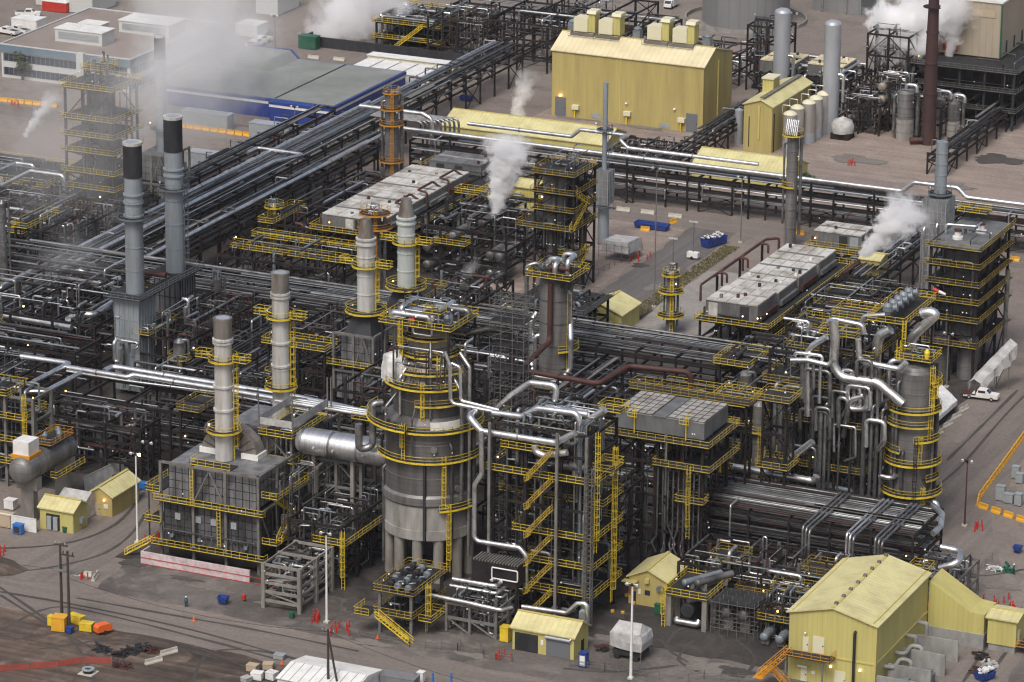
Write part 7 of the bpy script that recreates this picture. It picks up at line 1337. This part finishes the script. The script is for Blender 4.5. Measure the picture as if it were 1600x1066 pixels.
# orange compressor trailer
o = root('compressor_trailer', 'orange towable compressor beside the yellow crates', 'trailer', *G(161, 990), .03)
for nm, mb, m in (('hood', MB().prism([(-1.3, .5), (1.3, .5), (1.3, 1.3), (.9, 1.65), (-.9, 1.65), (-1.3, 1.3)], 'y', -.7, .7), 'orp'), ('tow_bar', MB().bar((-1.3, 0, .5), (-2.4, 0, .4), .1), 'soot'), ('grille', MB().box(1.3, 1.34, -.5, .5, .65, 1.2), 'soot')): p_ = mb.build(nm, m); p_.parent = o
for s in (-.8, .65): p_ = MB().lathe((0, s, .35), (0, 1, 0), [(0, .35), (.18, .35)], 12).build('wheel', 'black'); p_.parent = o
o.rotation_euler = (0, 0, R(60))
# lighting towers
for (px, py, l) in ((1083, 405, 'white lighting tower trailer with raised mast beside the weeds'), (1051, 432, 'lighting tower mast rising behind the small ring platform column')):
    o = root('lighting_tower', l, 'lighting tower', *G(px, py), .03); hgt = 8
    for nm, mb, m in (('base_box', MB().box(-1.2, 1.2, -.6, .6, .4, 1.5), 'white'), ('mast', MB().bar((0, 0, 1.5), (0, 0, hgt), .16), 'scaff'), ('head_bar', MB().bar((-.8, 0, hgt), (.8, 0, hgt), .1), 'scaff'), ('wheel', MB().lathe((-.1, -.8, .35), (0, 1, 0), [(0, .35), (.2, .35)], 12), 'black'), ('wheel', MB().lathe((-.1, .6, .35), (0, 1, 0), [(0, .35), (.2, .35)], 12), 'black')): p_ = mb.build(nm, m); p_.parent = o
    for k in (-.75, -.25, .25, .75): p_ = MB().lathe((k, -.1, hgt+.1), (.2, -1, -.4), [(0, .1), (.22, .26)], 8).build('floodlight', 'fixt'); p_.parent = o
# poles
def pole(label, px, py, pytop, r_=.16, m='grey', head='single', name='lamp_post', lit=False):
    x, y = G(px, py); lo, hi = 0, 90
    for _ in range(40):
        z = (lo+hi)/2; q = Vector((x, y, z))-CAM
        if 533-FPX*q.dot(CU)/q.dot(CD) > pytop: lo = z
        else: hi = z
    h = lo; rt = root(name, label, 'lamp post', x, y, 0)
    part('shaft', MB().lathe((x, y, 0), (0, 0, 1), [(0, r_*1.5), (.5, r_*1.45), (.52, r_*1.2), (h, r_*.7)], 10), m, rt); part('footing', MB().box(x-.4, x+.4, y-.4, y+.4, 0, .3), 'barc', rt)
    part('cross_arm', MB().bar((x-.9, y, h-.1), (x+.9, y, h-.1), .1), m, rt)
    for k in (-.8, 0, .8): part('floodlight', MB().lathe((x+k, y-.1, h+.05), (0, -.8, -.6), [(0, .14), (.35, .32)], 8), 'lampw' if lit and k > 0 else 'fixt' if k else 'soot', rt)
pole('white lamp post with lit head between side road and front furnace', 215, 848, 708, .17, 'white', lit=True)
pole('white lamp post standing by the red posts before the concrete rack', 510.5, 973, 832, .17, 'white')
pole('white lamp post in the front yard before the covered equipment', 985.5, 1061, 912, .2, 'white')
pole('thin grey lamp post beside the instrument hut', 1022, 480, 262, .13, 'grey'); pole('thin grey lamp post at the far end of the inner road', 1157, 379, 276, .13, 'grey'); pole('thin dark post on the edge of the east road', 1507, 822, 719, .14, 'rust'); pole('thin dark post beside the white lamp post by the side road', 234, 842, 690, .12, 'soot'); pole('thin lamp post on the bank beyond the blue building', 430, 82, 24, .12, 'grey'); pole('thin lamp post before the container behind yellow barriers', 461, 216, 166, .12, 'grey'); pole('thin lamp post in the tan yard left of the round tank', 1240, 60, 20, .12, 'grey'); pole('thin post with small red lamp beside the louvered cooler', 776, 995, 906, .09, 'grey'); pole('thin grey lamp post by the white sheeted slope', 1479, 605, 520, .13, 'grey')
# twin timber pole with platform, and the single one at the lower edge
x0, y0 = G(97, 972); x1, y1 = G(108.5, 985); o = root('utility_pole', 'twin timber poles with crossarms and transformer shelf by the yellow crates', 'utility pole', x0, y0, 0)
for (x, y) in ((x0, y0), (x1, y1)): part('timber_shaft', MB().lathe((x, y, 0), (0, 0, 1), [(0, .26), (13.2, .18)], 10), 'wood', o)
part('shelf', MB().box(x0-.9, x1+.9, y0-1.0, y0+.9, 8.8, 8.95), 'grey', o); part('cross_arm', MB().bar((x0-1, y0, 12.9), (x0+1.4, y0, 12.9), .22), 'wood', o); part('cross_arm', MB().bar((x1-1, y1, 12.5), (x1+1.2, y1, 12.5), .22), 'wood', o)
for k in (-.8, 0, .9): part('insulator', MB().lathe((x0+k, y0, 13), (0, 0, 1), [(0, .1), (.2, .14), (.4, .08)], 8), 'dbox', o); part('fuse_switch', MB().bar((x1+k, y1, 12.6), (x1+k+.2, y1-.2, 13.2), .12), 'soot', o)
xa, ya = G(513, 1090); o = root('utility_pole', 'timber pole with leaning strut rising at the lower edge before the container', 'utility pole', xa, ya, 0); part('timber_shaft', MB().lathe((xa, ya, 0), (0, 0, 1), [(0, .24), (11, .16)], 10), 'wood', o); part('strut', MB().bar((xa+.1, ya, 9.8), (xa+2.2, ya-.3, 0), .24), 'wood', o); part('cross_arm', MB().bar((xa-1, ya, 10.6), (xa+1, ya, 10.6), .16), 'wood', o)
for k in (-.9, -.3, .3, .9): part('insulator', MB().lathe((xa+k, ya, 10.7), (0, 0, 1), [(0, .1), (.35, .08)], 8), 'dbox', o)
def wire(label, a, b_, sag, r_=.035):
    a, b_ = Vector(a), Vector(b_); pts = []
    for i in range(15): t = i/14; p = a.lerp(b_, t); p.z -= sag*4*t*(1-t); pts.append(tuple(p))
    o = root('overhead_cable', label, 'cable', a.x, a.y, a.z); part('cable_run', MB().tube(pts, r_, 5, 0), 'black', o); part('clamp', MB().sphere(pts[0], .09, 6), 'dbox', o)
wire('black cable drooping from the twin timber poles to the timber pole with strut', (x1, y1, 8.7), (xa, ya, 10.6), 1.6); wire('black cable from the left edge to the twin timber poles', (x0-45, y0-2, 9.5), (x0, y0, 8.8), .8); wire('black cable drooping from the timber pole with strut towards the lower edge', (xa, ya, 10.6), (xa+46, ya-4, 8.5), 1.8)
# red posts, cones
rp = root('marker_post', '', 'post', 0, 0, 0)
for nm, mb, m in (('shaft', MB().lathe((0, 0, 0), (0, 0, 1), [(0, .11), (1.15, .11), (1.22, .05)], 8), 'redp'), ('foot', MB().lathe((0, 0, 0), (0, 0, 1), [(0, .2), (.08, .2)], 8), 'redp')): p_ = mb.build(nm, m); p_.parent = rp
def scat(src, px, py, dx, dy, n, label, group):
    for _ in range(n): x, y = G(px+random.uniform(-dx, dx), py+random.uniform(-dy, dy)); place0(src, x, y, random.uniform(0, 6), label, group, .045)
scat(rp, 491, 967, 9, 7, 10, 'red marker post in the loose cluster before the concrete rack', 'red posts before the concrete rack'); scat(rp, 530, 985, 18, 10, 10, 'red marker post in the cluster beside the white lamp post', 'red posts by the lamp post'); scat(rp, 1566, 955, 32, 20, 26, 'red marker post in the big scatter near the raised yellow hut', 'red posts near the raised hut'); scat(rp, 240, 845, 16, 7, 6, 'red marker post by the two poles beside the front furnace', 'red posts by the furnace poles'); scat(rp, 1330, 259, 9, 4, 5, 'tiny red post on the tan yard below the grey reactors', 'red posts on the tan yard'); scat(rp, 1528, 827, 8, 5, 6, 'red marker post on the bend of the east road', 'red posts on the bend'); scat(rp, 787, 1024, 13, 8, 6, 'red marker post left of the garage', 'red posts left of the garage'); scat(rp, 1000, 405, 16, 6, 9, 'red marker post beside the sheeted box on the inner road', 'red posts on the inner road'); scat(rp, 133, 905, 14, 6, 4, 'red marker post on the road corner island', 'red posts on the island'); scat(rp, 6, 866, 6, 5, 4, 'red marker post at the left edge by the mound', 'red posts at the left edge'); scat(rp, 26, 166, 12, 2, 5, 'tiny red post in the hazy row at the left edge', 'red posts in the haze')
cn = root('traffic_cone', '', 'cone', 0, 0, 0)
for nm, mb, m in (('cone_body', MB().lathe((0, 0, .05), (0, 0, 1), [(0, .22), (.75, .05)], 10), 'orp'), ('base', MB().box(-.28, .28, -.28, .28, 0, .05), 'orp')): p_ = mb.build(nm, m); p_.parent = cn
for px, py, l in ((110, 832, 'orange cone before the hut with open doors'), (303, 971, 'orange cone alone in the front road'), (590, 998, 'orange cone beside the foot of the yellow stair'), (441, 1038, 'orange cone beside the grey instrument case')): x, y = G(px, py); place0(cn, x, y, 0, l, z=.045)
o = root('fire_monitor', 'orange red wheeled extinguisher beside the blue wheeled skip', 'extinguisher', *G(381, 940), .04)
for nm, mb, m in (('cylinder', MB().lathe((0, 0, .3), (0, 0, 1), [(0, .28), (.8, .28), (1.0, .1)], 10), 'redp'), ('handle', MB().bar((.2, 0, .4), (.6, -.2, 1.2), .06), 'soot'), ('wheel', MB().lathe((-.1, .25, .2), (0, 1, 0), [(0, .2), (.1, .2)], 10), 'black')): p_ = mb.build(nm, m); p_.parent = o
# sheeted barriers, fences
x, y = G(20, 826); solo('sheeted_fence', 'white sheeted fence below the horizontal drum', 'fence', MB().box(x-4, x+4.6, y-.08, y+.08, 0, 2.3).box(x-4, x+4.6, y-.14, y+.14, 2.3, 2.4), 'white')
mb = MB(); P = [VZ(133, 770, 0), VZ(165, 754, 0), VZ(200, 738, 0)]
for a, b_ in zip(P, P[1:]): mb.quadstrip([[(a[0], a[1], 0), (b_[0], b_[1], 0)], [(a[0]-.4, a[1]+.3, 2.6), (b_[0]-.4, b_[1]+.3, 2.6)]], False, False).bar((a[0]-.4, a[1]+.3, 2.6), (b_[0]-.4, b_[1]+.3, 2.6), .12)
solo('sheeted_fence', 'grey tarpaulin screen slanting up behind the brownish hut', 'fence', mb, 'tarp')
x, y = G(0, 1046); M['net'] = mat('orange_mesh', (.36, .07, .05), .8, 0, (.2, .06, .05), .8, .8)
mb = MB(); P = [VZ(-10, 1050, 0), VZ(45, 1046, 0), VZ(90, 1042, 0), VZ(130, 1036, 0), VZ(175, 1037, 0)]
for a, b_ in zip(P, P[1:]): mb.bar((a[0], a[1], .55), (b_[0], b_[1], .55), .03, 1.0)
o = root('mesh_fence', 'sagging red orange mesh fence along the muddy edge', 'fence', P[0][0], P[0][1], 0); part('mesh', mb, 'net', o)
for a in P: part('post', MB().box(a[0]-.05, a[0]+.05, a[1]-.1, a[1], 0, 1.3), 'grey', o)
def tape_fence(label, P, m='scaff', name='scaffold_barrier'):
    P = [G(*p) for p in P]; o = root(name, label, 'fence', P[0][0], P[0][1], 0); mb = MB()
    for (a, b_), (c, d) in zip(P, P[1:]):
        n = max(1, round(math.hypot(c-a, d-b_)/2.4))
        for i in range(n+1): part('post', MB().bar((a+(c-a)*i/n, b_+(d-b_)*i/n, 0), (a+(c-a)*i/n, b_+(d-b_)*i/n, 1.5), .07), m, o)
        for z in (.6, 1.1): mb.bar((a, b_, z), (c, d, z), .06)
    part('rail', mb, m, o)
tape_fence('scaffold tube fence before the covered equipment', [(890, 1042), (945, 1050), (1030, 1062)]); tape_fence('scaffold tube fence at the foot of the yellow platform', [(562, 996), (640, 1012), (715, 1018), (720, 1008)]); tape_fence('scaffold tube fence left of the garage', [(750, 1010), (756, 1030), (800, 1036)]); tape_fence('scaffold tube fence in the lower yard near the metal stair', [(1075, 1066), (1100, 1062), (1180, 1068)]); tape_fence('grey mesh fence running up beside the inner road', [(935, 430), (985, 402), (1004, 390)]); tape_fence('tall grey fence posts beside the dense rack end', [(1470, 940), (1520, 900), (1550, 878)])
# white sheets by the east road
q4 = [VZ(1447, 600, 5.2), VZ(1468, 597, 5.2), VZ(1496, 625, 2.6), VZ(1452, 664, 2.6)]
o = root('sheeted_shelter', 'white sheeted lean-to behind the ring platformed column', 'shelter', q4[3][0], q4[3][1], 0); rg = []
for i in range(7):
    t = i/6; l_ = Vector(q4[0]).lerp(Vector(q4[3]), t); r_ = Vector(q4[1]).lerp(Vector(q4[2]), t); rg.append([tuple(l_.lerp(r_, k/5)+Vector((0, 0, random.uniform(-.12, .12)))) for k in range(6)]+[(r_.x, r_.y, r_.z-.9), (l_.x, l_.y, l_.z-.9)])
part('sheet', MB().quadstrip(rg, False).poly(rg[0]).poly(rg[-1][::-1]), 'tarpw', o)
for q in q4: part('support_post', MB().box(q[0]-.1, q[0]+.1, q[1]-.1, q[1]+.1, 0, q[2]-.3), 'scaff', o)
P = [VZ(1522, 600, 2.4), VZ(1545, 575, 5), VZ(1568, 552, 7), VZ(1584, 534, 8.5)]; mb = MB()
o = root('debris_chute', 'pale sheeted covered way sloping on scaffold legs above the white pickup', 'covered way', P[0][0], P[0][1], 0); rg = []
for a_, b_ in zip(P, P[1:]):
    for k in range(4):
        t = k/4; c = Vector(a_).lerp(Vector(b_), t); j = lambda s_: random.uniform(-s_, s_); rg.append([(c.x-1.3+j(.2), c.y+j(.2), c.z-2.0+j(.4)), (c.x-1.1+j(.15), c.y, c.z+.2+j(.2)), (c.x+j(.2), c.y, c.z+1.0+j(.2)), (c.x+1.1+j(.15), c.y, c.z+.1+j(.2)), (c.x+1.4+j(.2), c.y+j(.2), c.z-1.8+j(.5))])
part('sheet', MB().quadstrip(rg, False, False), 'tarp', o)
for p in P[:3]: part('scaffold_leg', MB().bar((p[0]-1.1, p[1], 0), (p[0]-1.1, p[1], p[2]+.1), .12).bar((p[0]+1.2, p[1], 0), (p[0]+1.2, p[1], p[2]), .12).bar((p[0]-1.1, p[1], .2), (p[0]+1.2, p[1], p[2]), .1), 'scaff', o)
# sheeted box on the inner road
x, y = G(985, 410); o = root('sheeted_box', 'grey sheeted box held in scaffold tubes beside the thin grey stack', 'covered load', x-3, y+2, 0); part('sheet', MB().quadstrip([[(x-6, y-1, 2), (x, y-1.4, 2), (x+.6, y+4, 2), (x-5.4, y+4.4, 2)], [(x-5.8, y-.9, 4.2), (x-.2, y-1.2, 4.4), (x+.4, y+3.8, 4.4), (x-5.2, y+4.2, 4.2)]], False).poly([(x-5.8, y-.9, 4.2), (x-.2, y-1.2, 4.4), (x+.4, y+3.8, 4.4), (x-5.2, y+4.2, 4.2)]), 'tarp', o)
mb = MB()
for a in range(5):
    for b_ in (-1.6, 4.6): mb.bar((x-6.4+a*1.7, y+b_, 0), (x-6.4+a*1.7, y+b_, 4.0), .08)
for z in (1, 2.2, 3.6):
    for b_ in (-1.6, 4.6): mb.bar((x-6.4, y+b_, z), (x+.4, y+b_, z), .08)
part('tube_lattice', mb, 'scaff', o)
# windsock
x, y, z = V(1458, 470, 10); o = root('windsock', 'red and white windsock on a pole before the wide right tower', 'windsock', x, y, 0); part('pole', MB().bar((x, y, 0), (x, y, z+2.4), .12), 'scaff', o); part('sock', MB().lathe((x, y, z+2.2), (1, -.1, -.25), [(0, .4), (1.1, .34)], 10, False), 'redp', o); part('sock_end', MB().lathe((x+1.1, y-.11, z+1.92), (1, -.1, -.25), [(0, .34), (1.4, .22)], 10, False), 'white', o)
# scrap, reels, pipes lying in the mud
o = root('cable_reel', 'dark cable reel standing beside a white panel in the mud', 'reel', *G(138, 1052), .03)
for nm, mb, m in (('drum', MB().lathe((0, 0, .1), (0, 0, 1), [(0, .8), (.5, .8)], 16), 'soot'), ('flange', MB().annulus(0, 0, .75, .5, 1.0, 0, 360, .15, 18), 'dbox'), ('pallet', MB().box(-1.2, 1.2, -1.2, 1.2, 0, .1), 'barc')): p_ = mb.build(nm, m); p_.parent = o
lab = ['rusty steel scrap stack nearest the concrete barriers', 'black steel scrap stack near the mud edge', 'tangled black scrap in the middle of the heap', 'flat rusty grating lying by the heap', 'scrap pallets heaped beside the black reel', 'loose valve lumps on pallets by the road side']
for i, (px, py) in enumerate(((236, 1018), (160, 1016), (205, 1020), (192, 1042), (188, 1024), (222, 1014))):
    x, y = G(px, py); mb = MB()
    for _ in range(16): c = (x+random.uniform(-1.1, 1.1), y+random.uniform(-.9, .9), random.uniform(.1, .7)); mb.bar(c, (c[0]+random.uniform(-1.2, 1.2), c[1]+random.uniform(-1, 1), max(.08, c[2]+random.uniform(-.4, .3))), random.uniform(.08, .3))
    mb.box(x-1.3, x+1.3, y-1, y+1, 0, .1); solo('scrap_heap', lab[i], 'scrap', mb, ('rust', 'soot', 'soot', 'rust', 'dkpipe', 'soot')[i])
for i, (px, py) in enumerate(((1526, 1052), (1545, 1042), (1535, 1030), (1553, 890), (1575, 893))):
    x, y = G(px, py); mb = MB()
    for _ in range(14): c = (x+random.uniform(-1, 1), y+random.uniform(-.9, .9), random.uniform(.1, .8)); mb.bar(c, (c[0]+random.uniform(-1, 1), c[1]+random.uniform(-1, 1), max(.08, c[2]+random.uniform(-.4, .3))), random.uniform(.1, .4))
    mb.box(x-1.1, x+1.1, y-.8, y+.8, 0, .1); solo('scrap_heap', ('heap of brown scrap below the raised yellow hut', 'pale bags of scrap behind the brown heap', 'small grey heap nearest the raised yellow hut', 'white bagged bundle beside the dense rack fence', 'green and white bundle by the dense rack fence')[i], 'scrap', mb, ('rust', 'tarp', 'dkpipe', 'tarpw', 'green')[i])
for i, (px, py) in enumerate(((692, 950), (1009, 926), (1020, 938), (987, 951), (1003, 953))):
    if i == 0: continue
    x, y = G(px-30, py+6); o = root('ballast_block', ('yellow drum block by the hut door', 'yellow drum block under the hut window', 'yellow drum block nearest the white lamp post', 'yellow drum block beside the green locker')[i-1], 'block', x, y, .03)
    for nm, mb, m in (('drum', MB().lathe((0, 0, 0), (0, 0, 1), [(0, .32), (.4, .32), (.5, .2)], 10), 'barry'), ('ring', MB().annulus(0, 0, .6, .05, .15, 0, 360, .1, 10), 'soot')): p_ = mb.build(nm, m); p_.parent = o
# mound, left edge
mb = MB(); x, y = G(0, 885); rings = []
for k in range(6):
    t = k/5; rr = 9*(1-t); rings.append([(x-4+rr*math.cos(a*.35)*(1+.1*math.sin(a*2.2)), y-1+rr*.55*math.sin(a*.35), 1.5*t*(2-t)) for a in range(18)])
o = solo('dirt_mound', None, None, MB().quadstrip(rings), 'g_mud', kind='structure'); o.data.materials[0] = M['g_mud']
# trees
def tree(label, px, py, h, rad, n=420):
    x, y = G(px, py); rt = root('tree', label, 'tree', x, y, 0); mb = MB(); tr = MB().lathe((x, y, 0), (0, 0, 1), [(0, .3), (h*.35, .2), (h*.7, .07)], 8)
    for k in range(6): a = random.uniform(0, 6.28); z = h*random.uniform(.25, .55); tr.bar((x, y, z), (x+math.cos(a)*rad*.6, y+math.sin(a)*rad*.6, z+h*.22), .1)
    part('trunk', tr, 'bark', rt)
    cl = [(random.uniform(-1, 1)*rad*.7, random.uniform(-1, 1)*rad*.7, h*random.uniform(.3, .95), random.uniform(.35, .6)*rad) for _ in range(12)]
    for _ in range(n*3):
        c = random.choice(cl); v_ = Vector((random.gauss(0, 1), random.gauss(0, 1), random.gauss(0, 1))).normalized()*c[3]*random.uniform(.5, 1.05)
        p = Vector((x+c[0], y+c[1], c[2]))+v_; a = Vector((random.gauss(0, 1), random.gauss(0, 1), random.gauss(0, 1))).normalized(); b_ = a.cross(v_).normalized(); s = random.uniform(.14, .3)
        mb.poly([p-a*s, p+b_*s, p+a*s, p-b_*s])
    part('crown', mb, 'leaf', rt)
tree('leafy tree standing against the window bands of the grey office', 35, 125, 6.6, 2.8); tree('tree lost in steam between the grey office and the blue building', 280, 104, 6, 2.6); tree('tree by the steam at the far corner of the grey office', 345, 80, 6, 2.4); tree('shrub at the foot of the cross rack beyond the slim tall column', 1262, 290, 2.4, 2.0, 200); tree('shrub beside the blue building bay wall', 482, 190, 2.2, 1.5, 150)
# ------------------------------------------------------------------ people
def person(label, px, py, rz, top, pants, helmet='white'):
    x, y = G(px, py); rt = root('person', label, 'person', x, y, .045)
    J = [(0, 0, .95), (0, 0, 1.2), (0, .0, 1.45), (0, .01, 1.56), (0, .03, 1.7), (.17, 0, 1.42), (.25, .02, 1.15), (.24, .14, .92), (.24, .2, .84), (-.17, 0, 1.42), (-.25, .0, 1.15), (-.26, .1, .9), (-.26, .14, .82), (.1, 0, .88), (.12, .1, .5), (.12, .02, .09), (.12, .16, .05), (-.1, 0, .88), (-.12, -.05, .5), (-.12, -.2, .12), (-.12, -.06, .05)]
    E_ = [(0, 1), (1, 2), (2, 3), (3, 4), (2, 5), (5, 6), (6, 7), (7, 8), (2, 9), (9, 10), (10, 11), (11, 12), (0, 13), (13, 14), (14, 15), (15, 16), (0, 17), (17, 18), (18, 19), (19, 20)]
    rad = [.16, .16, .17, .06, .1, .075, .06, .045, .045, .075, .06, .045, .045, .1, .075, .055, .05, .1, .075, .055, .05]
    me = bpy.data.meshes.new('body'); me.from_pydata(J, E_, []); me.materials.append(M[top]); b_ = bpy.data.objects.new('body', me); COL.objects.link(b_); b_.parent = rt
    s = b_.modifiers.new('skin', 'SKIN'); b_.modifiers.new('smooth', 'SUBSURF').levels = 1; b_.modifiers[-1].render_levels = 1; s.use_smooth_shade = True
    for v_, r_ in zip(me.skin_vertices[0].data, rad): v_.radius = (r_, r_)
    me.skin_vertices[0].data[0].use_root = True
    for nm, mb, m in (('hard_hat', MB().slathe((0, .02, 1.72), (0, 0, 1), [(0, .15), (.08, .13), (.14, .03)], 10), helmet), ('face', MB().sphere((0, .1, 1.68), .075, 8), 'skin'), ('vest', MB().lathe((0, 0, 1.0), (0, 0, 1), [(0, .19), (.2, .2), (.4, .2)], 12), 'hiviz'), ('trousers', MB().lathe((.12, .05, .1), (0, 0, 1), [(0, .085), (.75, .12)], 10).lathe((-.12, -.06, .1), (0, 0, 1), [(0, .085), (.75, .12)], 10), pants)): p_ = mb.build(nm, m); p_.parent = rt
    rt.rotation_euler = (0, 0, R(rz))
M['skin'] = mat('skin', (.42, .26, .18), .6); M['hiviz'] = mat('green_safety_vest', (.03, .22, .14), .7); M['navy'] = mat('navy_overalls', (.02, .03, .07), .8)
person('worker in navy overalls and green vest walking on the apron before the furnace', 291, 949, 200, 'navy', 'navy', 'fixt')
person('worker in navy overalls bending beside the bundles near the dense rack fence', 1584, 898, 90, 'navy', 'navy', 'fixt')
# ------------------------------------------------------------------ steam and hazy air
def plume(label, px0, py0, z0, px1, py1, R1, dens, r0=.12, y0=None, rise=None, seed=0, ns=.35, thr=.45, group=None, name='steam_plume', y1=None, curl=1.0, fade=1.0):
    p0 = Vector(V(px0, py0, y0)) if y0 is not None else Vector(VZ(px0, py0, z0)); p1 = Vector(V(px1, py1, p0.y if y1 is None else y1))
    L_ = (p1-p0).length; q = (p1-p0).to_track_quat('Z', 'Y')
    o = MB().box(-1, 1, -1, 1, 0, 1).build(name, 'black'); o.location = p0; o.rotation_mode = 'QUATERNION'; o.rotation_quaternion = q; o.scale = (R1, R1, L_)
    o['label'] = label; o['category'] = 'steam'; o['kind'] = 'stuff'
    m = bpy.data.materials.new(name); m.use_nodes = True; t = m.node_tree; t.nodes.clear(); N = t.nodes.new; L = t.links.new
    out = N('ShaderNodeOutputMaterial'); vol = N('ShaderNodeVolumePrincipled'); vol.inputs['Color'].default_value = (.995, .995, 1, 1); vol.inputs['Anisotropy'].default_value = 0; L(vol.outputs[0], out.inputs['Volume'])
    tc = N('ShaderNodeTexCoord'); geo = N('ShaderNodeNewGeometry'); sx = N('ShaderNodeSeparateXYZ')
    nz0 = N('ShaderNodeTexNoise'); nz0.inputs['Scale'].default_value = ns*.45; nz0.inputs['Detail'].default_value = 2; mp = N('ShaderNodeMapping'); mp.inputs['Location'].default_value = (seed*7.3, seed*3.1, seed*1.7); L(geo.outputs['Position'], mp.inputs[0]); L(mp.outputs[0], nz0.inputs['Vector'])
    # the axis wanders with a slow noise
    sub = N('ShaderNodeVectorMath'); sub.operation = 'SUBTRACT'; sub.inputs[1].default_value = (.5, .5, .5); L(nz0.outputs['Color'], sub.inputs[0])
    sc_v = N('ShaderNodeVectorMath'); sc_v.operation = 'MULTIPLY'; sc_v.inputs[1].default_value = (curl, curl, .12); L(sub.outputs[0], sc_v.inputs[0])
    sep0 = N('ShaderNodeSeparateXYZ'); L(tc.outputs['Object'], sep0.inputs[0])
    grow = N('ShaderNodeVectorMath'); grow.operation = 'SCALE'; L(sc_v.outputs[0], grow.inputs[0]); L(sep0.outputs[2], grow.inputs['Scale'])
    add = N('ShaderNodeVectorMath'); L(tc.outputs['Object'], add.inputs[0]); L(grow.outputs[0], add.inputs[1]); L(add.outputs[0], sx.inputs[0])
    def m_(op, a, b_=None, c=None):
        n = N('ShaderNodeMath'); n.operation = op
        for i, v_ in enumerate((a, b_, c)):
            if v_ is None: continue
            if isinstance(v_, (int, float)): n.inputs[i].default_value = v_
            else: L(v_, n.inputs[i])
        return n.outputs[0]
    rad = m_('SQRT', m_('ADD', m_('MULTIPLY', sx.outputs[0], sx.outputs[0]), m_('MULTIPLY', sx.outputs[1], sx.outputs[1])))
    tt = sep0.outputs[2]; env = m_('MULTIPLY_ADD', tt, .72-r0, r0); env = m_('MULTIPLY', env, 1.0)
    rn = m_('DIVIDE', rad, env)
    nz = N('ShaderNodeTexNoise'); nz.inputs['Scale'].default_value = ns*1.25; nz.inputs['Detail'].default_value = 7; nz.inputs['Roughness'].default_value = .66; nz.inputs['Distortion'].default_value = .4; L(mp.outputs[0], nz.inputs['Vector'])
    d = m_('SUBTRACT', m_('SUBTRACT', m_('MULTIPLY', nz.outputs[0], 2.2), thr), m_('MULTIPLY', rn, .75))
    d = m_('MAXIMUM', d, 0.0); d = m_('MULTIPLY', d, 1.7); d = m_('MINIMUM', d, .8)
    endf = N('ShaderNodeMapRange'); L(tt, endf.inputs[0]); endf.inputs[1].default_value = 1.0; endf.inputs[2].default_value = max(0, 1-fade); endf.clamp = True
    d = m_('MULTIPLY', d, endf.outputs[0]); d = m_('MULTIPLY', d, m_('LESS_THAN', rn, 1.35)); L(m_('MULTIPLY', d, dens*3), vol.inputs['Density'])
    o.data.materials[0] = m; return o
plume('dense white steam plume leaning right from the exchanger frame', 772, 345, 0, 800, 212, 8, 3, .09, 44, seed=1, ns=.42, curl=.8)
plume('thin white wisps of steam drifting beside the low yellow shed', 806, 190, 0, 826, 108, 4.2, .55, .4, 140, seed=2, ns=.35)
plume('white steam jet leaning right between fan coolers and right tower', 1346, 400, 0, 1432, 318, 8, 2.0, .12, 22, seed=3, ns=.45, curl=.8)
plume('large white steam cloud behind the red brown stack', 1395, 75, 0, 1505, -30, 13, 1.0, .75, 205, seed=4, ns=.16, fade=.5)
plume('white steam rising beside the beige hall wall', 1482, 88, 0, 1500, 0, 5, 1.0, .25, 203, seed=5, ns=.3)
plume('small white steam plume in the haze at the far left', 39, 214, 0, 88, 142, 3.2, 1.1, .2, 32, seed=6, ns=.6)
plume('big pale steam cloud spilling left from the top pump deck', 640, 40, 0, 505, 0, 14, .18, .5, 212, seed=7, ns=.12, fade=.6)
plume('steam cloud rolling down behind the blue building', 500, 75, 0, 600, -40, 12, .14, .6, 206, seed=8, ns=.14, fade=.5)
plume('broad veil of pale steam drifting over the grey office and dark tower', 255, 190, 0, 400, -60, 24, .024, .5, 20, seed=9, ns=.07, thr=.35, fade=.5)
plume('second broad veil of pale steam above the office roof', 320, 110, 0, 300, -60, 22, .020, .8, 120, seed=10, ns=.08, thr=.35, fade=.3)
plume('thin veil of steam drifting round the tall steel tower', 60, 300, 0, 220, 40, 24, .005, .8, 10, seed=14, ns=.1, thr=.3, fade=.4)
plume('faint steam drifting from the pipes beside the greenish white stack', 715, 445, 0, 745, 405, 2.4, .35, .3, 20, seed=11, ns=.6)
plume('low steam wisps over the dark frames left of the twin stacks', 60, 440, 0, 170, 360, 12, .012, .6, -30, seed=12, ns=.15)
hz = bpy.data.materials.new('haze'); hz.use_nodes = True; t = hz.node_tree; t.nodes.clear(); out = t.nodes.new('ShaderNodeOutputMaterial'); vol = t.nodes.new('ShaderNodeVolumePrincipled'); vol.inputs['Density'].default_value = .00002; vol.inputs['Color'].default_value = (.93, .95, 1, 1); t.links.new(vol.outputs[0], out.inputs['Volume'])
h = MB().box(-1600, 1600, -1600, 1800, -3, 240).build('haze', 'black'); h.data.materials[0] = hz; h['kind'] = 'stuff'
